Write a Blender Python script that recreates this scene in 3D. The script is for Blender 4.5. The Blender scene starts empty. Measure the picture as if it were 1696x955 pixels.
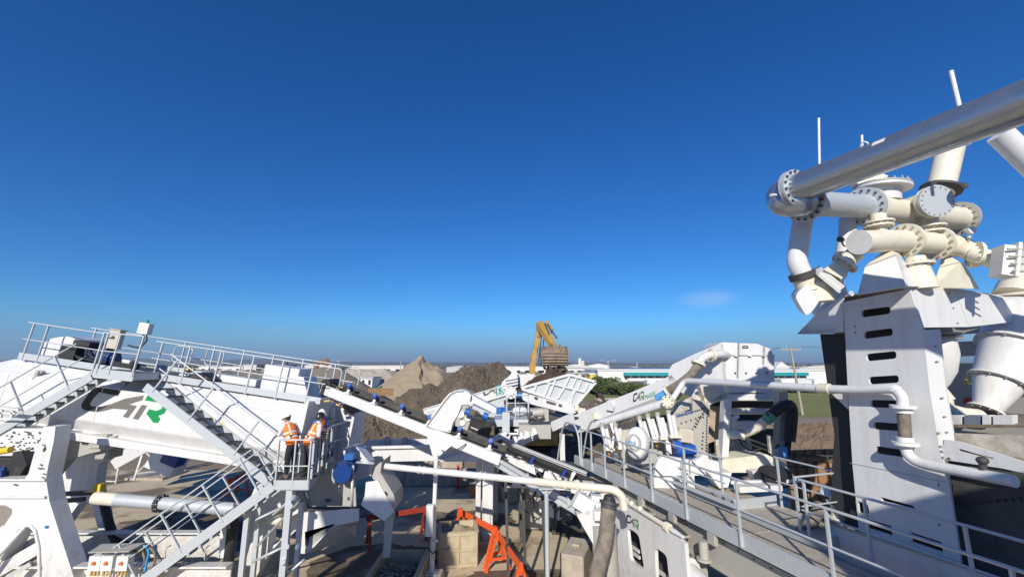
import bpy, bmesh, math, random
from mathutils import Vector, Matrix, Quaternion
from mathutils.geometry import tessellate_polygon
random.seed(7)
S = bpy.context.scene
COL = S.collection
V = Vector
R = math.radians
# ---------------------------------------------------------------- camera
FOC = 690.0                     # focal length in photo pixels (photo is 1696 wide)
PITCH = math.atan((603 - 477.5) / FOC)
EYE = V((0, 0, 6.0))
cam = bpy.data.cameras.new('camera'); camo = bpy.data.objects.new('camera', cam); COL.objects.link(camo)
cam.sensor_width = 36; cam.lens = FOC / 1696 * 36; cam.clip_start = 0.05; cam.clip_end = 20000
camo.location = EYE; camo.rotation_euler = (math.pi / 2 + PITCH, 0, 0)
S.camera = camo
# ---------------------------------------------------------------- light
SUN_EL, SHADOW_AZ = R(28.8), R(13)          # shadows fall away from the camera, a little to the right
W = bpy.data.worlds.new('World'); S.world = W; W.use_nodes = True
nt = W.node_tree; nt.nodes.clear()
o_ = nt.nodes.new('ShaderNodeOutputWorld'); bg = nt.nodes.new('ShaderNodeBackground')
sky = nt.nodes.new('ShaderNodeTexSky'); sky.sky_type = 'NISHITA'; sky.sun_disc = False
sky.sun_elevation = SUN_EL; sky.sun_rotation = math.pi + SHADOW_AZ
sky.altitude = 0; sky.air_density = 1.0; sky.dust_density = 0.0; sky.ozone_density = 4.0
hs = nt.nodes.new('ShaderNodeHueSaturation'); hs.inputs['Saturation'].default_value = 1.22; hs.inputs['Value'].default_value = 1.0
nt.links.new(sky.outputs[0], hs.inputs['Color'])
tint = nt.nodes.new('ShaderNodeMixRGB'); tint.blend_type = 'MULTIPLY'; tint.inputs[0].default_value = 1; tint.inputs[2].default_value = (.34, .66, .97, 1)
nt.links.new(hs.outputs[0], tint.inputs[1])
# grey blue bank of hazy air low over the whole horizon
tc = nt.nodes.new('ShaderNodeTexCoord'); sx = nt.nodes.new('ShaderNodeSeparateXYZ'); nt.links.new(tc.outputs['Generated'], sx.inputs[0])
hz = nt.nodes.new('ShaderNodeMapRange'); hz.interpolation_type = 'SMOOTHSTEP'
hz.inputs[1].default_value = .0; hz.inputs[2].default_value = .12; hz.inputs[3].default_value = .9; hz.inputs[4].default_value = 0
bank = nt.nodes.new('ShaderNodeMixRGB'); bank.inputs[2].default_value = (1.5, 2.6, 4.6, 1)
nt.links.new(sx.outputs[2], hz.inputs[0]); nt.links.new(hz.outputs[0], bank.inputs[0]); nt.links.new(tint.outputs[0], bank.inputs[1])
# thin wisps of cloud: by direction, low over the horizon all the way round
mp = nt.nodes.new('ShaderNodeMapping'); mp.inputs['Scale'].default_value = (3.2, 3.2, 26)
mp.inputs['Location'].default_value = (1.3, 0.4, 2.2)
nz = nt.nodes.new('ShaderNodeTexNoise'); nz.inputs['Scale'].default_value = 1.6; nz.inputs['Detail'].default_value = 7; nz.inputs['Roughness'].default_value = .62
rp = nt.nodes.new('ShaderNodeValToRGB'); rp.color_ramp.elements[0].position = .55; rp.color_ramp.elements[1].position = .82
rp.color_ramp.elements[0].color = (0, 0, 0, 1); rp.color_ramp.elements[1].color = (.55, .55, .55, 1)
mr = nt.nodes.new('ShaderNodeMapRange')
mr.inputs[1].default_value = .0; mr.inputs[2].default_value = .13; mr.inputs[3].default_value = 1; mr.inputs[4].default_value = 0
ml = nt.nodes.new('ShaderNodeMath'); ml.operation = 'MULTIPLY'; mx = nt.nodes.new('ShaderNodeMixRGB')
mx.inputs[2].default_value = (3.6, 4.2, 5.6, 1)
nt.links.new(tc.outputs['Generated'], mp.inputs[0]); nt.links.new(mp.outputs[0], nz.inputs[0]); nt.links.new(nz.outputs[0], rp.inputs[0])
nt.links.new(sx.outputs[2], mr.inputs[0])
nt.links.new(rp.outputs[0], ml.inputs[0]); nt.links.new(mr.outputs[0], ml.inputs[1])
nt.links.new(ml.outputs[0], mx.inputs[0]); nt.links.new(bank.outputs[0], mx.inputs[1]); nt.links.new(mx.outputs[0], bg.inputs[0])
cdir = nt.nodes.new('ShaderNodeVectorMath'); cdir.operation = 'SUBTRACT'; wd = Vector(((1172 - 848) / 690, math.cos(PITCH) + 17.5 / 690 * math.sin(PITCH), math.sin(PITCH) - 17.5 / 690 * math.cos(PITCH))).normalized(); cdir.inputs[1].default_value = wd
csc = nt.nodes.new('ShaderNodeVectorMath'); csc.operation = 'MULTIPLY'; csc.inputs[1].default_value = (13, 13, 40); cln = nt.nodes.new('ShaderNodeVectorMath'); cln.operation = 'LENGTH'
nt.links.new(tc.outputs['Generated'], cdir.inputs[0]); nt.links.new(cdir.outputs[0], csc.inputs[0]); nt.links.new(csc.outputs[0], cln.inputs[0])
cmr = nt.nodes.new('ShaderNodeMapRange'); cmr.interpolation_type = 'SMOOTHSTEP'; cmr.inputs[1].default_value = .1; cmr.inputs[2].default_value = 1.05; cmr.inputs[3].default_value = .55; cmr.inputs[4].default_value = 0
cn = nt.nodes.new('ShaderNodeTexNoise'); cn.inputs['Scale'].default_value = 34; cn.inputs['Detail'].default_value = 9; cn.inputs['Roughness'].default_value = .7; nt.links.new(tc.outputs['Generated'], cn.inputs[0])
cm = nt.nodes.new('ShaderNodeMath'); cm.operation = 'MULTIPLY'; nt.links.new(cln.outputs['Value'], cmr.inputs[0]); nt.links.new(cmr.outputs[0], cm.inputs[0]); nt.links.new(cn.outputs[0], cm.inputs[1])
cmx = nt.nodes.new('ShaderNodeMixRGB'); cmx.inputs[2].default_value = (4.6, 5.8, 7.6, 1); nt.links.new(cm.outputs[0], cmx.inputs[0]); nt.links.new(mx.outputs[0], cmx.inputs[1]); nt.links.new(cmx.outputs[0], bg.inputs[0])
bg.inputs[1].default_value = 0.117
nt.links.new(bg.outputs[0], o_.inputs[0])
sl = bpy.data.lights.new('sun', 'SUN'); sl.energy = 5.0; sl.angle = R(.53); sl.color = (1.0, .945, .84)
so = bpy.data.objects.new('sun', sl); COL.objects.link(so)
LDIR = V((math.sin(SHADOW_AZ) * math.cos(SUN_EL), math.cos(SHADOW_AZ) * math.cos(SUN_EL), -math.sin(SUN_EL)))
so.rotation_euler = LDIR.to_track_quat('-Z', 'Y').to_euler(); so.location = (-8, -20, 25)
S.cycles.max_bounces = 6; S.cycles.diffuse_bounces = 3; S.cycles.glossy_bounces = 3
S.view_settings.view_transform = 'Standard'; S.view_settings.look = 'None'
S.view_settings.exposure = 0.0; S.view_settings.gamma = 1.0
# ---------------------------------------------------------------- measuring: photo pixel -> point in the place
cp_, sp_ = math.cos(PITCH), math.sin(PITCH)
def ray(x, y):
    a, b = (x - 848) / FOC, (477.5 - y) / FOC
    return V((a, cp_ - b * sp_, sp_ + b * cp_))
def P(x, y, Y):                 # at distance Y in front
    d = ray(x, y); return EYE + d * (Y / d.y)
def PZ(x, y, z=0):              # at height z
    d = ray(x, y); return EYE + d * ((z - EYE.z) / d.z)
def PP(x, y, p0, n):            # on a plane
    d = ray(x, y); return EYE + d * ((p0 - EYE).dot(n) / d.dot(n))
X_, Y_, Z_ = V((1, 0, 0)), V((0, 1, 0)), V((0, 0, 1))
# ---------------------------------------------------------------- mesh builder
class MB:
    def __init__(s): s.v, s.f, s.s = [], [], []
    def add(s, vs, fs, smooth=False):
        n = len(s.v); s.v += [tuple(p) for p in vs]
        s.f += [tuple(i + n for i in f) for f in fs]; s.s += [smooth] * len(fs)
        return s
    def hexa(s, p):             # 8 corners, bottom ring then top ring
        return s.add(p, [(0, 3, 2, 1), (4, 5, 6, 7), (0, 1, 5, 4), (1, 2, 6, 5), (2, 3, 7, 6), (3, 0, 4, 7)])
    def box(s, c, d, ax=X_, ay=Y_, az=Z_):
        c = V(c); x, y, z = V(ax) * d[0] / 2, V(ay) * d[1] / 2, V(az) * d[2] / 2
        return s.hexa([c - x - y - z, c + x - y - z, c + x + y - z, c - x + y - z, c - x - y + z, c + x - y + z, c + x + y + z, c - x + y + z])
    def beam(s, p, q, w, h, up=Z_):
        p, q = V(p), V(q); d = (q - p); L = d.length
        if L < 1e-6: return s
        d = d / L; sd = d.cross(up)
        if sd.length < 1e-3: sd = d.cross(Y_)
        sd.normalize(); u = sd.cross(d).normalized()
        return s.box((p + q) / 2, (L, w, h), d, sd, u)
    def tube(s, p, q, r, r2=None, n=14, cap=True, cap2=None):
        p, q = V(p), V(q); r2 = r if r2 is None else r2; d = (q - p).normalized()
        a = d.orthogonal().normalized(); b = d.cross(a)
        cs = [(math.cos(2 * math.pi * i / n), math.sin(2 * math.pi * i / n)) for i in range(n)]
        A = [p + (a * c + b * t) * r for c, t in cs]; B = [q + (a * c + b * t) * r2 for c, t in cs]
        s.add(A + B, [(i, (i + 1) % n, n + (i + 1) % n, n + i) for i in range(n)], True)
        if cap: s.add(A, [tuple(range(n))[::-1]])
        if cap if cap2 is None else cap2: s.add(B, [tuple(range(n))])
        return s
    def path(s, pts, r, n=10, cap=True, closed=False):
        pts = [V(p) for p in pts]; m = len(pts)
        rr = r if isinstance(r, (list, tuple)) else [r] * m
        rings = []; a = None
        for i, p in enumerate(pts):
            if closed: t = (pts[(i + 1) % m] - pts[i - 1]).normalized()
            else:
                t0 = (p - pts[i - 1]).normalized() if i else None
                t1 = (pts[i + 1] - p).normalized() if i < m - 1 else None
                t = ((t0 or V()) + (t1 or V())).normalized()
            a = t.orthogonal().normalized() if a is None else (a - t * a.dot(t)).normalized()
            b = t.cross(a)
            rings.append([p + (a * math.cos(2 * math.pi * k / n) + b * math.sin(2 * math.pi * k / n)) * rr[i] for k in range(n)])
        vs = [p for g in rings for p in g]
        fs = [(i * n + k, i * n + (k + 1) % n, (i + 1) * n + (k + 1) % n, (i + 1) * n + k) for i in range(m - 1) for k in range(n)]
        if closed: fs += [((m - 1) * n + k, (m - 1) * n + (k + 1) % n, (k + 1) % n, k) for k in range(n)]
        s.add(vs, fs, True)
        if cap and not closed: s.add(rings[0], [tuple(range(n))[::-1]]); s.add(rings[-1], [tuple(range(n))])
        return s
    def prism(s, poly, vec):
        poly = [V(p) for p in poly]; vec = V(vec); n = len(poly)
        return s.plate(poly, [], vec)
    def plate(s, outer, holes, vec):
        vec = V(vec); loops = [[V(p) for p in outer]] + [[V(p) for p in h] for h in holes]
        tris = tessellate_polygon(loops); flat = [p for l in loops for p in l]; n = len(flat)
        s.add(flat, [tuple(t) for t in tris]); s.add([p + vec for p in flat], [tuple(t)[::-1] for t in tris])
        for l in loops:
            m = len(l); s.add(l + [p + vec for p in l], [(i, (i + 1) % m, m + (i + 1) % m, m + i) for i in range(m)])
        return s
    def strip(s, rows, closed=False, smooth=False):   # rows of equal length -> quad surface
        n = len(rows[0]); vs = [p for r in rows for p in r]; k = n if closed else n - 1
        return s.add(vs, [(i * n + j, i * n + (j + 1) % n, (i + 1) * n + (j + 1) % n, (i + 1) * n + j) for i in range(len(rows) - 1) for j in range(k)], smooth)
    def ball(s, c, r, n=10, m=7, sc=(1, 1, 1)):
        c = V(c); rows = []
        for i in range(m + 1):
            t = math.pi * i / m
            rows.append([c + V((math.sin(t) * math.cos(2 * math.pi * k / n) * sc[0], math.sin(t) * math.sin(2 * math.pi * k / n) * sc[1], math.cos(t) * sc[2])) * r for k in range(n)])
        return s.strip(rows, True, True)
    def ring(s, c, axis, R0, r1, th, n=20):            # flange: disc ring R0..r1, thickness th along axis
        c, d = V(c), V(axis).normalized(); a = d.orthogonal().normalized(); b = d.cross(a)
        def circ(rad, off): return [c + d * off + (a * math.cos(2 * math.pi * i / n) + b * math.sin(2 * math.pi * i / n)) * rad for i in range(n)]
        rows = [circ(R0, -th / 2), circ(r1, -th / 2), circ(r1, th / 2), circ(R0, th / 2), circ(R0, -th / 2)]
        for i in range(4): s.strip([rows[i], rows[i + 1]], True, i in (1, 3))
        return s
    def bolts(s, c, axis, rad, n, br, h):
        c, d = V(c), V(axis).normalized(); a = d.orthogonal().normalized(); b = d.cross(a)
        for i in range(n):
            t = 2 * math.pi * (i + .5) / n; p = c + (a * math.cos(t) + b * math.sin(t)) * rad
            s.tube(p - d * h / 2, p + d * h / 2, br, n=6)
        return s
def rot2(pts, c, a): return [(c[0] + (x - c[0]) * math.cos(a) - (y - c[1]) * math.sin(a), c[1] + (x - c[0]) * math.sin(a) + (y - c[1]) * math.cos(a)) for x, y in pts]
def rrect(x0, y0, x1, y1, r, n=5):                    # rounded rectangle, 2-D
    out = []
    for cx, cy, a0 in ((x1 - r, y1 - r, 0), (x0 + r, y1 - r, 90), (x0 + r, y0 + r, 180), (x1 - r, y0 + r, 270)):
        for i in range(n + 1):
            t = R(a0 + 90 * i / n); out.append((cx + r * math.cos(t), cy + r * math.sin(t)))
    return out
def rpoly(pts, r, n=4):                                # round the corners of any polygon (2-D)
    out = []; m = len(pts)
    for i in range(m):
        p, a, b = V(pts[i]), V(pts[i - 1]), V(pts[(i + 1) % m])
        u, w = (a - p), (b - p); k = min(r, u.length * .45, w.length * .45)
        s0, e = p + u.normalized() * k, p + w.normalized() * k
        for j in range(n + 1):
            t = j / n; q = s0 * (1 - t) ** 2 + p * 2 * t * (1 - t) + e * t * t; out.append((q.x, q.y))
    return out
def smooth(pts, n=6):                                  # Catmull-Rom
    pts = [V(p) for p in pts]; out = []
    for i in range(len(pts) - 1):
        p0, p1, p2, p3 = pts[max(i - 1, 0)], pts[i], pts[i + 1], pts[min(i + 2, len(pts) - 1)]
        for j in range(n):
            t = j / n
            out.append(.5 * ((2 * p1) + (p2 - p0) * t + (2 * p0 - 5 * p1 + 4 * p2 - p3) * t * t + (3 * p1 - p0 - 3 * p2 + p3) * t ** 3))
    return out + [pts[-1]]
def lerp(a, b, t): return a + (b - a) * t
# ---------------------------------------------------------------- objects
ORG = {}
def org(o): return ORG.get(o.name, V()) if o else V()
def thing(name, label, cat, loc=(0, 0, 0), group=None):
    o = bpy.data.objects.new(name, None); COL.objects.link(o); o.location = loc; o.empty_display_size = .3
    o['label'] = label; o['category'] = cat
    if group: o['group'] = group
    ORG[o.name] = V(loc); return o
def tag(o, label, cat, group=None):
    o['label'] = label; o['category'] = cat
    if group: o['group'] = group
    return o
def mesh_of(name, mb, m):
    me = bpy.data.meshes.new(name); me.from_pydata(mb.v, [], mb.f)
    me.polygons.foreach_set('use_smooth', mb.s)
    b = bmesh.new(); b.from_mesh(me); bmesh.ops.recalc_face_normals(b, faces=b.faces); b.to_mesh(me); b.free()
    for q in (m if isinstance(m, (list, tuple)) else [m]): me.materials.append(q)
    return me
def build(name, mb, m, parent=None, kind=None, label=None, loc=None, bevel=0):
    """mb is in world coordinates; the object's origin is its parent's (or loc)."""
    o0 = V(loc) if loc is not None else org(parent)
    if o0.length: mb.v = [(a - o0.x, b - o0.y, c - o0.z) for a, b, c in mb.v]
    o = bpy.data.objects.new(name, mesh_of(name, mb, m)); COL.objects.link(o)
    if parent: o.parent = parent; o.location = o0 - org(parent)
    else: o.location = o0
    ORG[o.name] = V(o0)
    if kind: o['kind'] = kind
    if label: o['label'] = label
    if bevel:
        md = o.modifiers.new('bevel', 'BEVEL'); md.width = bevel; md.segments = 2; md.limit_method = 'ANGLE'; md.angle_limit = R(40)
    return o
def piece(name, me, parent, loc, rot=None):            # share mesh data between alike pieces
    o = bpy.data.objects.new(name, me); COL.objects.link(o); o.parent = parent
    o.location = V(loc) - org(parent)
    if rot is not None: o.rotation_mode = 'QUATERNION'; o.rotation_quaternion = rot
    ORG[o.name] = V(loc); return o
def frame_quat(x, y, z): return Matrix((V(x), V(y), V(z))).transposed().to_quaternion()
def structure(name, mb, m, **k):
    return build(name, mb, m, kind='structure', **k)
# ---------------------------------------------------------------- materials
MATS = {}
def mat(name, base, rough=.5, metal=0., dirt=None, amt=.4, scale=3., streak=False, bump=.0, bscale=60., lo=.45, hi=.75, spec=.5, mud=None):
    if name in MATS: return MATS[name]
    m = bpy.data.materials.new(name); m.use_nodes = True; t = m.node_tree; b = t.nodes['Principled BSDF']
    b.inputs['Roughness'].default_value = rough; b.inputs['Metallic'].default_value = metal
    b.inputs['Specular IOR Level'].default_value = spec
    b.inputs['Base Color'].default_value = (*base, 1)
    tcd = t.nodes.new('ShaderNodeTexCoord')
    if dirt:
        mpp = t.nodes.new('ShaderNodeMapping'); t.links.new(tcd.outputs['Object'], mpp.inputs[0])
        n1 = t.nodes.new('ShaderNodeTexNoise'); n1.inputs['Scale'].default_value = scale; n1.inputs['Detail'].default_value = 8; n1.inputs['Roughness'].default_value = .65
        if streak: mpp.inputs['Scale'].default_value = (3.2, 3.2, .28)
        t.links.new(mpp.outputs[0], n1.inputs[0])
        r = t.nodes.new('ShaderNodeValToRGB'); r.color_ramp.elements[0].position = lo; r.color_ramp.elements[1].position = hi
        r.color_ramp.elements[1].color = (amt, amt, amt, 1); r.color_ramp.elements[0].color = (0, 0, 0, 1)
        t.links.new(n1.outputs[0], r.inputs[0])
        mxx = t.nodes.new('ShaderNodeMixRGB'); mxx.inputs[1].default_value = (*base, 1); mxx.inputs[2].default_value = (*dirt, 1)
        t.links.new(r.outputs[0], mxx.inputs[0]); t.links.new(mxx.outputs[0], b.inputs['Base Color'])
        ad = t.nodes.new('ShaderNodeMath'); ad.operation = 'MULTIPLY_ADD'; ad.inputs[1].default_value = .35; ad.inputs[2].default_value = rough
        t.links.new(r.outputs[0], ad.inputs[0]); t.links.new(ad.outputs[0], b.inputs['Roughness'])
    if mud:                    # splashed mud on whatever stands near the ground
        g = t.nodes.new('ShaderNodeNewGeometry'); sp = t.nodes.new('ShaderNodeSeparateXYZ'); t.links.new(g.outputs['Position'], sp.inputs[0])
        mz = t.nodes.new('ShaderNodeMapRange'); mz.inputs[1].default_value = .1; mz.inputs[2].default_value = 1.6; mz.inputs[3].default_value = .8; mz.inputs[4].default_value = .42
        t.links.new(sp.outputs[2], mz.inputs[0]); nm = t.nodes.new('ShaderNodeTexNoise'); nm.inputs['Scale'].default_value = 5.5; nm.inputs['Detail'].default_value = 9; nm.inputs['Roughness'].default_value = .7
        t.links.new(g.outputs['Position'], nm.inputs[0]); sb = t.nodes.new('ShaderNodeMath'); sb.operation = 'ADD'; t.links.new(mz.outputs[0], sb.inputs[0]); t.links.new(nm.outputs[0], sb.inputs[1])
        r3 = t.nodes.new('ShaderNodeMapRange'); r3.inputs[1].default_value = 1.0; r3.inputs[2].default_value = 1.5; r3.inputs[3].default_value = 0; r3.inputs[4].default_value = .7; t.links.new(sb.outputs[0], r3.inputs[0])
        mm = t.nodes.new('ShaderNodeMixRGB'); mm.inputs[2].default_value = (*mud, 1); t.links.new(r3.outputs[0], mm.inputs[0])
        sn = t.nodes.new('ShaderNodeSeparateXYZ'); t.links.new(g.outputs['Normal'], sn.inputs[0]); up = t.nodes.new('ShaderNodeMapRange'); up.inputs[1].default_value = .75; up.inputs[2].default_value = 1; up.inputs[4].default_value = .55
        n4 = t.nodes.new('ShaderNodeTexNoise'); n4.inputs['Scale'].default_value = 2.2; n4.inputs['Detail'].default_value = 8; t.links.new(g.outputs['Position'], n4.inputs[0])
        du = t.nodes.new('ShaderNodeMath'); du.operation = 'MULTIPLY'; t.links.new(sn.outputs[2], up.inputs[0]); t.links.new(up.outputs[0], du.inputs[0]); t.links.new(n4.outputs[0], du.inputs[1])
        md = t.nodes.new('ShaderNodeMixRGB'); md.inputs[2].default_value = (.42, .35, .26, 1); t.links.new(du.outputs[0], md.inputs[0])
        src = b.inputs['Base Color'].links[0].from_socket; t.links.new(src, md.inputs[1]); t.links.new(md.outputs[0], mm.inputs[1]); t.links.new(mm.outputs[0], b.inputs['Base Color'])
    if bump:
        n2 = t.nodes.new('ShaderNodeTexNoise'); n2.inputs['Scale'].default_value = bscale; n2.inputs['Detail'].default_value = 5
        t.links.new(tcd.outputs['Object'], n2.inputs[0])
        bp = t.nodes.new('ShaderNodeBump'); bp.inputs['Strength'].default_value = bump; bp.inputs['Distance'].default_value = .02
        t.links.new(n2.outputs[0], bp.inputs['Height']); t.links.new(bp.outputs[0], b.inputs['Normal'])
    MATS[name] = m; return m
WHITE = mat('white_paint', (.74, .74, .73), .38, dirt=(.46, .39, .30), amt=.5, scale=2.2, streak=True, bump=.06, bscale=10, lo=.48, hi=.78, mud=(.30, .235, .165))
CLEAN = mat('clean_white_paint', (.70, .70, .70), .36, dirt=(.46, .41, .34), amt=.46, scale=1.6, streak=True, lo=.46, hi=.8, bump=.05, bscale=5, mud=(.33, .26, .19))
CREAM = mat('cream_dirty_paint', (.74, .69, .56), .45, dirt=(.46, .36, .23), amt=.6, scale=2.6, bump=.06, bscale=22, lo=.48, hi=.8)
DIRTY = mat('mud_splashed_paint', (.62, .57, .48), .6, dirt=(.25, .19, .13), amt=.75, scale=3.5, bump=.15, bscale=30, lo=.42, hi=.68)
GALV = mat('galvanised_steel', (.55, .58, .60), .45, .3, dirt=(.44, .46, .48), amt=.6, scale=7, lo=.4, hi=.7)
GALVP = mat('galvanised_pipe', (.44, .49, .55), .27, .82, dirt=(.38, .42, .47), amt=.45, scale=7, lo=.42, hi=.66, bump=.015, bscale=30)
DARK = mat('dark_steel', (.06, .06, .065), .6, .2, dirt=(.16, .13, .10), amt=.6, scale=4)
BLACK = mat('black_rubber', (.022, .022, .024), .62, dirt=(.10, .085, .07), amt=.5, scale=4, lo=.5, hi=.8)
BELT = mat('dusty_belt', (.045, .044, .045), .8, dirt=(.17, .14, .11), amt=.8, scale=2.5, lo=.4, hi=.7, bump=.1)
BLUE = mat('blue_motor_paint', (.01, .045, .19), .42, dirt=(.10, .12, .16), amt=.45, scale=6)
BLUER = mat('blue_roller', (.015, .045, .26), .45)
BLUED = mat('blue_plastic', (.025, .13, .42), .4)
YEL = mat('excavator_yellow', (.50, .29, .06), .5, dirt=(.22, .13, .05), amt=.7, scale=1.6, lo=.42, hi=.7, bump=.05)
STEELM = mat('muddy_steel', (.20, .15, .11), .65, .2, dirt=(.42, .32, .22), amt=.85, scale=2.2, lo=.4, hi=.66, bump=.2, bscale=16)
ORANGE = mat('orange_paint', (.80, .10, .015), .5, dirt=(.45, .16, .07), amt=.5, scale=5)
CONC = mat('concrete', (.46, .40, .32), .88, dirt=(.24, .19, .14), amt=.7, scale=2.2, bump=.35, bscale=24, lo=.42, hi=.7)
GREYP = mat('grey_plate', (.42, .41, .38), .55, .1, dirt=(.52, .43, .30), amt=.6, scale=3, bump=.05)
RUST = mat('rusty_steel', (.24, .11, .05), .8, dirt=(.36, .2, .1), amt=.6, scale=5, bump=.2)
HOSE = mat('ribbed_hose', (.13, .115, .10), .7, dirt=(.32, .26, .19), amt=.8, scale=5, lo=.38, hi=.66, bump=.15)
BOXW = mat('cabinet_white', (.74, .74, .72), .4, dirt=(.55, .5, .42), amt=.3, scale=4)
BEIGE = mat('cabinet_beige', (.55, .50, .42), .45)
RED = mat('red_plastic', (.65, .03, .03), .4)
TIMB = mat('timber', (.30, .17, .08), .8, dirt=(.16, .09, .05), amt=.7, scale=7, bump=.2)
GRATE = mat('grating_steel', (.13, .135, .14), .6, .4, dirt=(.12, .12, .12), amt=.8, scale=20)
DECK = mat('perforated_deck', (.47, .42, .35), .7, .1, dirt=(.30, .25, .19), amt=.8, scale=3, bump=.5, bscale=60, lo=.4, hi=.7)
LOGOD = mat('logo_dark', (.03, .035, .035), .45); LOGOG = mat('logo_grey', (.17, .158, .14), .45); GREEN = mat('logo_green', (.006, .27, .075), .4)
HOODM = mat('rubber_sheet', (.03, .03, .032), .75)
from mathutils import noise as NZ
def fbm(x, y, z=0., o=5, s=1., H=.62):
    return NZ.fractal(V((x * s, y * s, z)), H, 2.1, o)
# ---------------------------------------------------------------- ground, yard, field, far hills
def ground_material(name, a, b, c, sc, wet=False):
    m = bpy.data.materials.new(name); m.use_nodes = True; t = m.node_tree; bs = t.nodes['Principled BSDF']
    tcd = t.nodes.new('ShaderNodeTexCoord')
    def nz(s, d=8, r=.6):
        n = t.nodes.new('ShaderNodeTexNoise'); n.inputs['Scale'].default_value = s; n.inputs['Detail'].default_value = d; n.inputs['Roughness'].default_value = r
        t.links.new(tcd.outputs['Object'], n.inputs[0]); return n
    def ramp(n, p0, p1, v0=0., v1=1.):
        r = t.nodes.new('ShaderNodeValToRGB'); r.color_ramp.elements[0].position = p0; r.color_ramp.elements[1].position = p1
        r.color_ramp.elements[0].color = (v0, v0, v0, 1); r.color_ramp.elements[1].color = (v1, v1, v1, 1); t.links.new(n.outputs[0], r.inputs[0]); return r
    def mix(f, x, y):
        q = t.nodes.new('ShaderNodeMixRGB')
        t.links.new(f.outputs[0], q.inputs[0])
        for i, w in ((1, x), (2, y)):
            if isinstance(w, tuple): q.inputs[i].default_value = (*w, 1)
            else: t.links.new(w.outputs[0], q.inputs[i])
        return q
    fine = ramp(nz(sc * 5), .4, .7, 0, .55); q1 = mix(fine, a, b)
    big = ramp(nz(sc * .28 if wet else sc * .12, 9, .62), .505 if wet else .5, .59 if wet else .7); q2 = mix(big, q1, c)
    t.links.new(q2.outputs[0], bs.inputs['Base Color'])
    rg = ramp(big, 0, 1, .92, .6 if wet else .95); t.links.new(rg.outputs[0], bs.inputs['Roughness'])
    n2 = nz(sc * 14, 6); bp = t.nodes.new('ShaderNodeBump'); bp.inputs['Strength'].default_value = .5; bp.inputs['Distance'].default_value = .03
    t.links.new(n2.outputs[0], bp.inputs['Height']); t.links.new(bp.outputs[0], bs.inputs['Normal'])
    return m
GROUND = ground_material('dirt_ground', (.27, .20, .14), (.19, .14, .095), (.33, .27, .20), .5)
YARD = ground_material('yard_concrete', (.57, .465, .31), (.44, .35, .23), (.20, .145, .085), 1.1, wet=True)
GRASS = ground_material('field_grass', (.19, .195, .045), (.135, .145, .035), (.27, .235, .08), .3)
mb = MB(); n = 48
rings = [0, 20, 60, 200, 800, 3000, 12000]
mb.v = [(0, 0, 0)] + [(r * math.cos(2 * math.pi * k / n), r * math.sin(2 * math.pi * k / n), 0) for r in rings[1:] for k in range(n)]
mb.f = [(0, 1 + k, 1 + (k + 1) % n) for k in range(n)] + [(1 + i * n + k, 1 + (i + 1) * n + k, 1 + (i + 1) * n + (k + 1) % n, 1 + i * n + (k + 1) % n) for i in range(len(rings) - 2) for k in range(n)]
mb.s = [False] * len(mb.f)
structure('ground', mb, GROUND)
mb = MB(); mb.add([(-34, 2, .006), (16, 2, .006), (16, 25.5, .006), (-34, 25.5, .006)], [(0, 1, 2, 3)]); structure('yard', mb, YARD)
MUD = ground_material('wet_mud', (.13, .095, .06), (.09, .065, .042), (.20, .15, .10), 3.0, wet=True)
def mud(c, rx, ry, seed, z):
    n = 40; k = MB(); k.v = [(c[0], c[1], z)] + [(c[0] + rx * math.cos(a) * (1 + .32 * fbm(math.cos(a) * 2, math.sin(a) * 2, seed, 4)), c[1] + ry * math.sin(a) * (1 + .32 * fbm(math.cos(a) * 2, math.sin(a) * 2, seed + 5, 4)), z) for a in [2 * math.pi * i / n for i in range(n)]]
    k.f = [(0, 1 + i, 1 + (i + 1) % n) for i in range(n)]; k.s = [False] * n; structure('wet_mud', k, MUD)
mud((.9, 12.7), 2.6, 1.1, 2, .010); mud((-4.2, 13.6), 1.9, 2.0, 9, .010); mud((-7.5, 18.6), 2.6, 1.0, 4, .010); mud((3.0, 16.5), 1.6, 1.3, 6, .010); mud((-1.6, 17.8), 1.7, .9, 21, .010); mud((-12.5, 17.6), 2.4, 1.2, 14, .010)
# unseen blocks added behind the viewpoint, shaped to shade the yard and tower foot
def plant(lab, x0, x1, y0, y1, h, roofm):
    t = thing('shade_block', lab, 'building', ((x0 + x1) / 2, (y0 + y1) / 2, 0)); k = MB(); k.box(((x0 + x1) / 2, (y0 + y1) / 2, h / 2 - .1), (x1 - x0, y1 - y0, h - .2)); build('wall', k, WHITE, t)
    k = MB(); k.box(((x0 + x1) / 2, (y0 + y1) / 2, h), (x1 - x0 + .3, y1 - y0 + .3, .2)); build('roof', k, GALV, t)
    for i in range(3): k = MB(); k.box((lerp(x0, x1, (i + .5) / 3), y1 + .03, h * .6), (.8, .06, 1.2)); build('window', k, DARK, t)
plant('slim white unseen block added for shade behind the viewpoint on the left', -8.9, -6.2, -5, -3, 10.8, GALV)
plant('broad white unseen block added for shade behind the viewpoint on the right', 3.25, 11, -6, -2.2, 9.15, GALV)
mb = MB(); mb.add([(14, 50, .01), (260, 50, .01), (260, 105, .01), (10, 105, .01)], [(0, 1, 2, 3)]); structure('grass_field', mb, GRASS)
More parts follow.
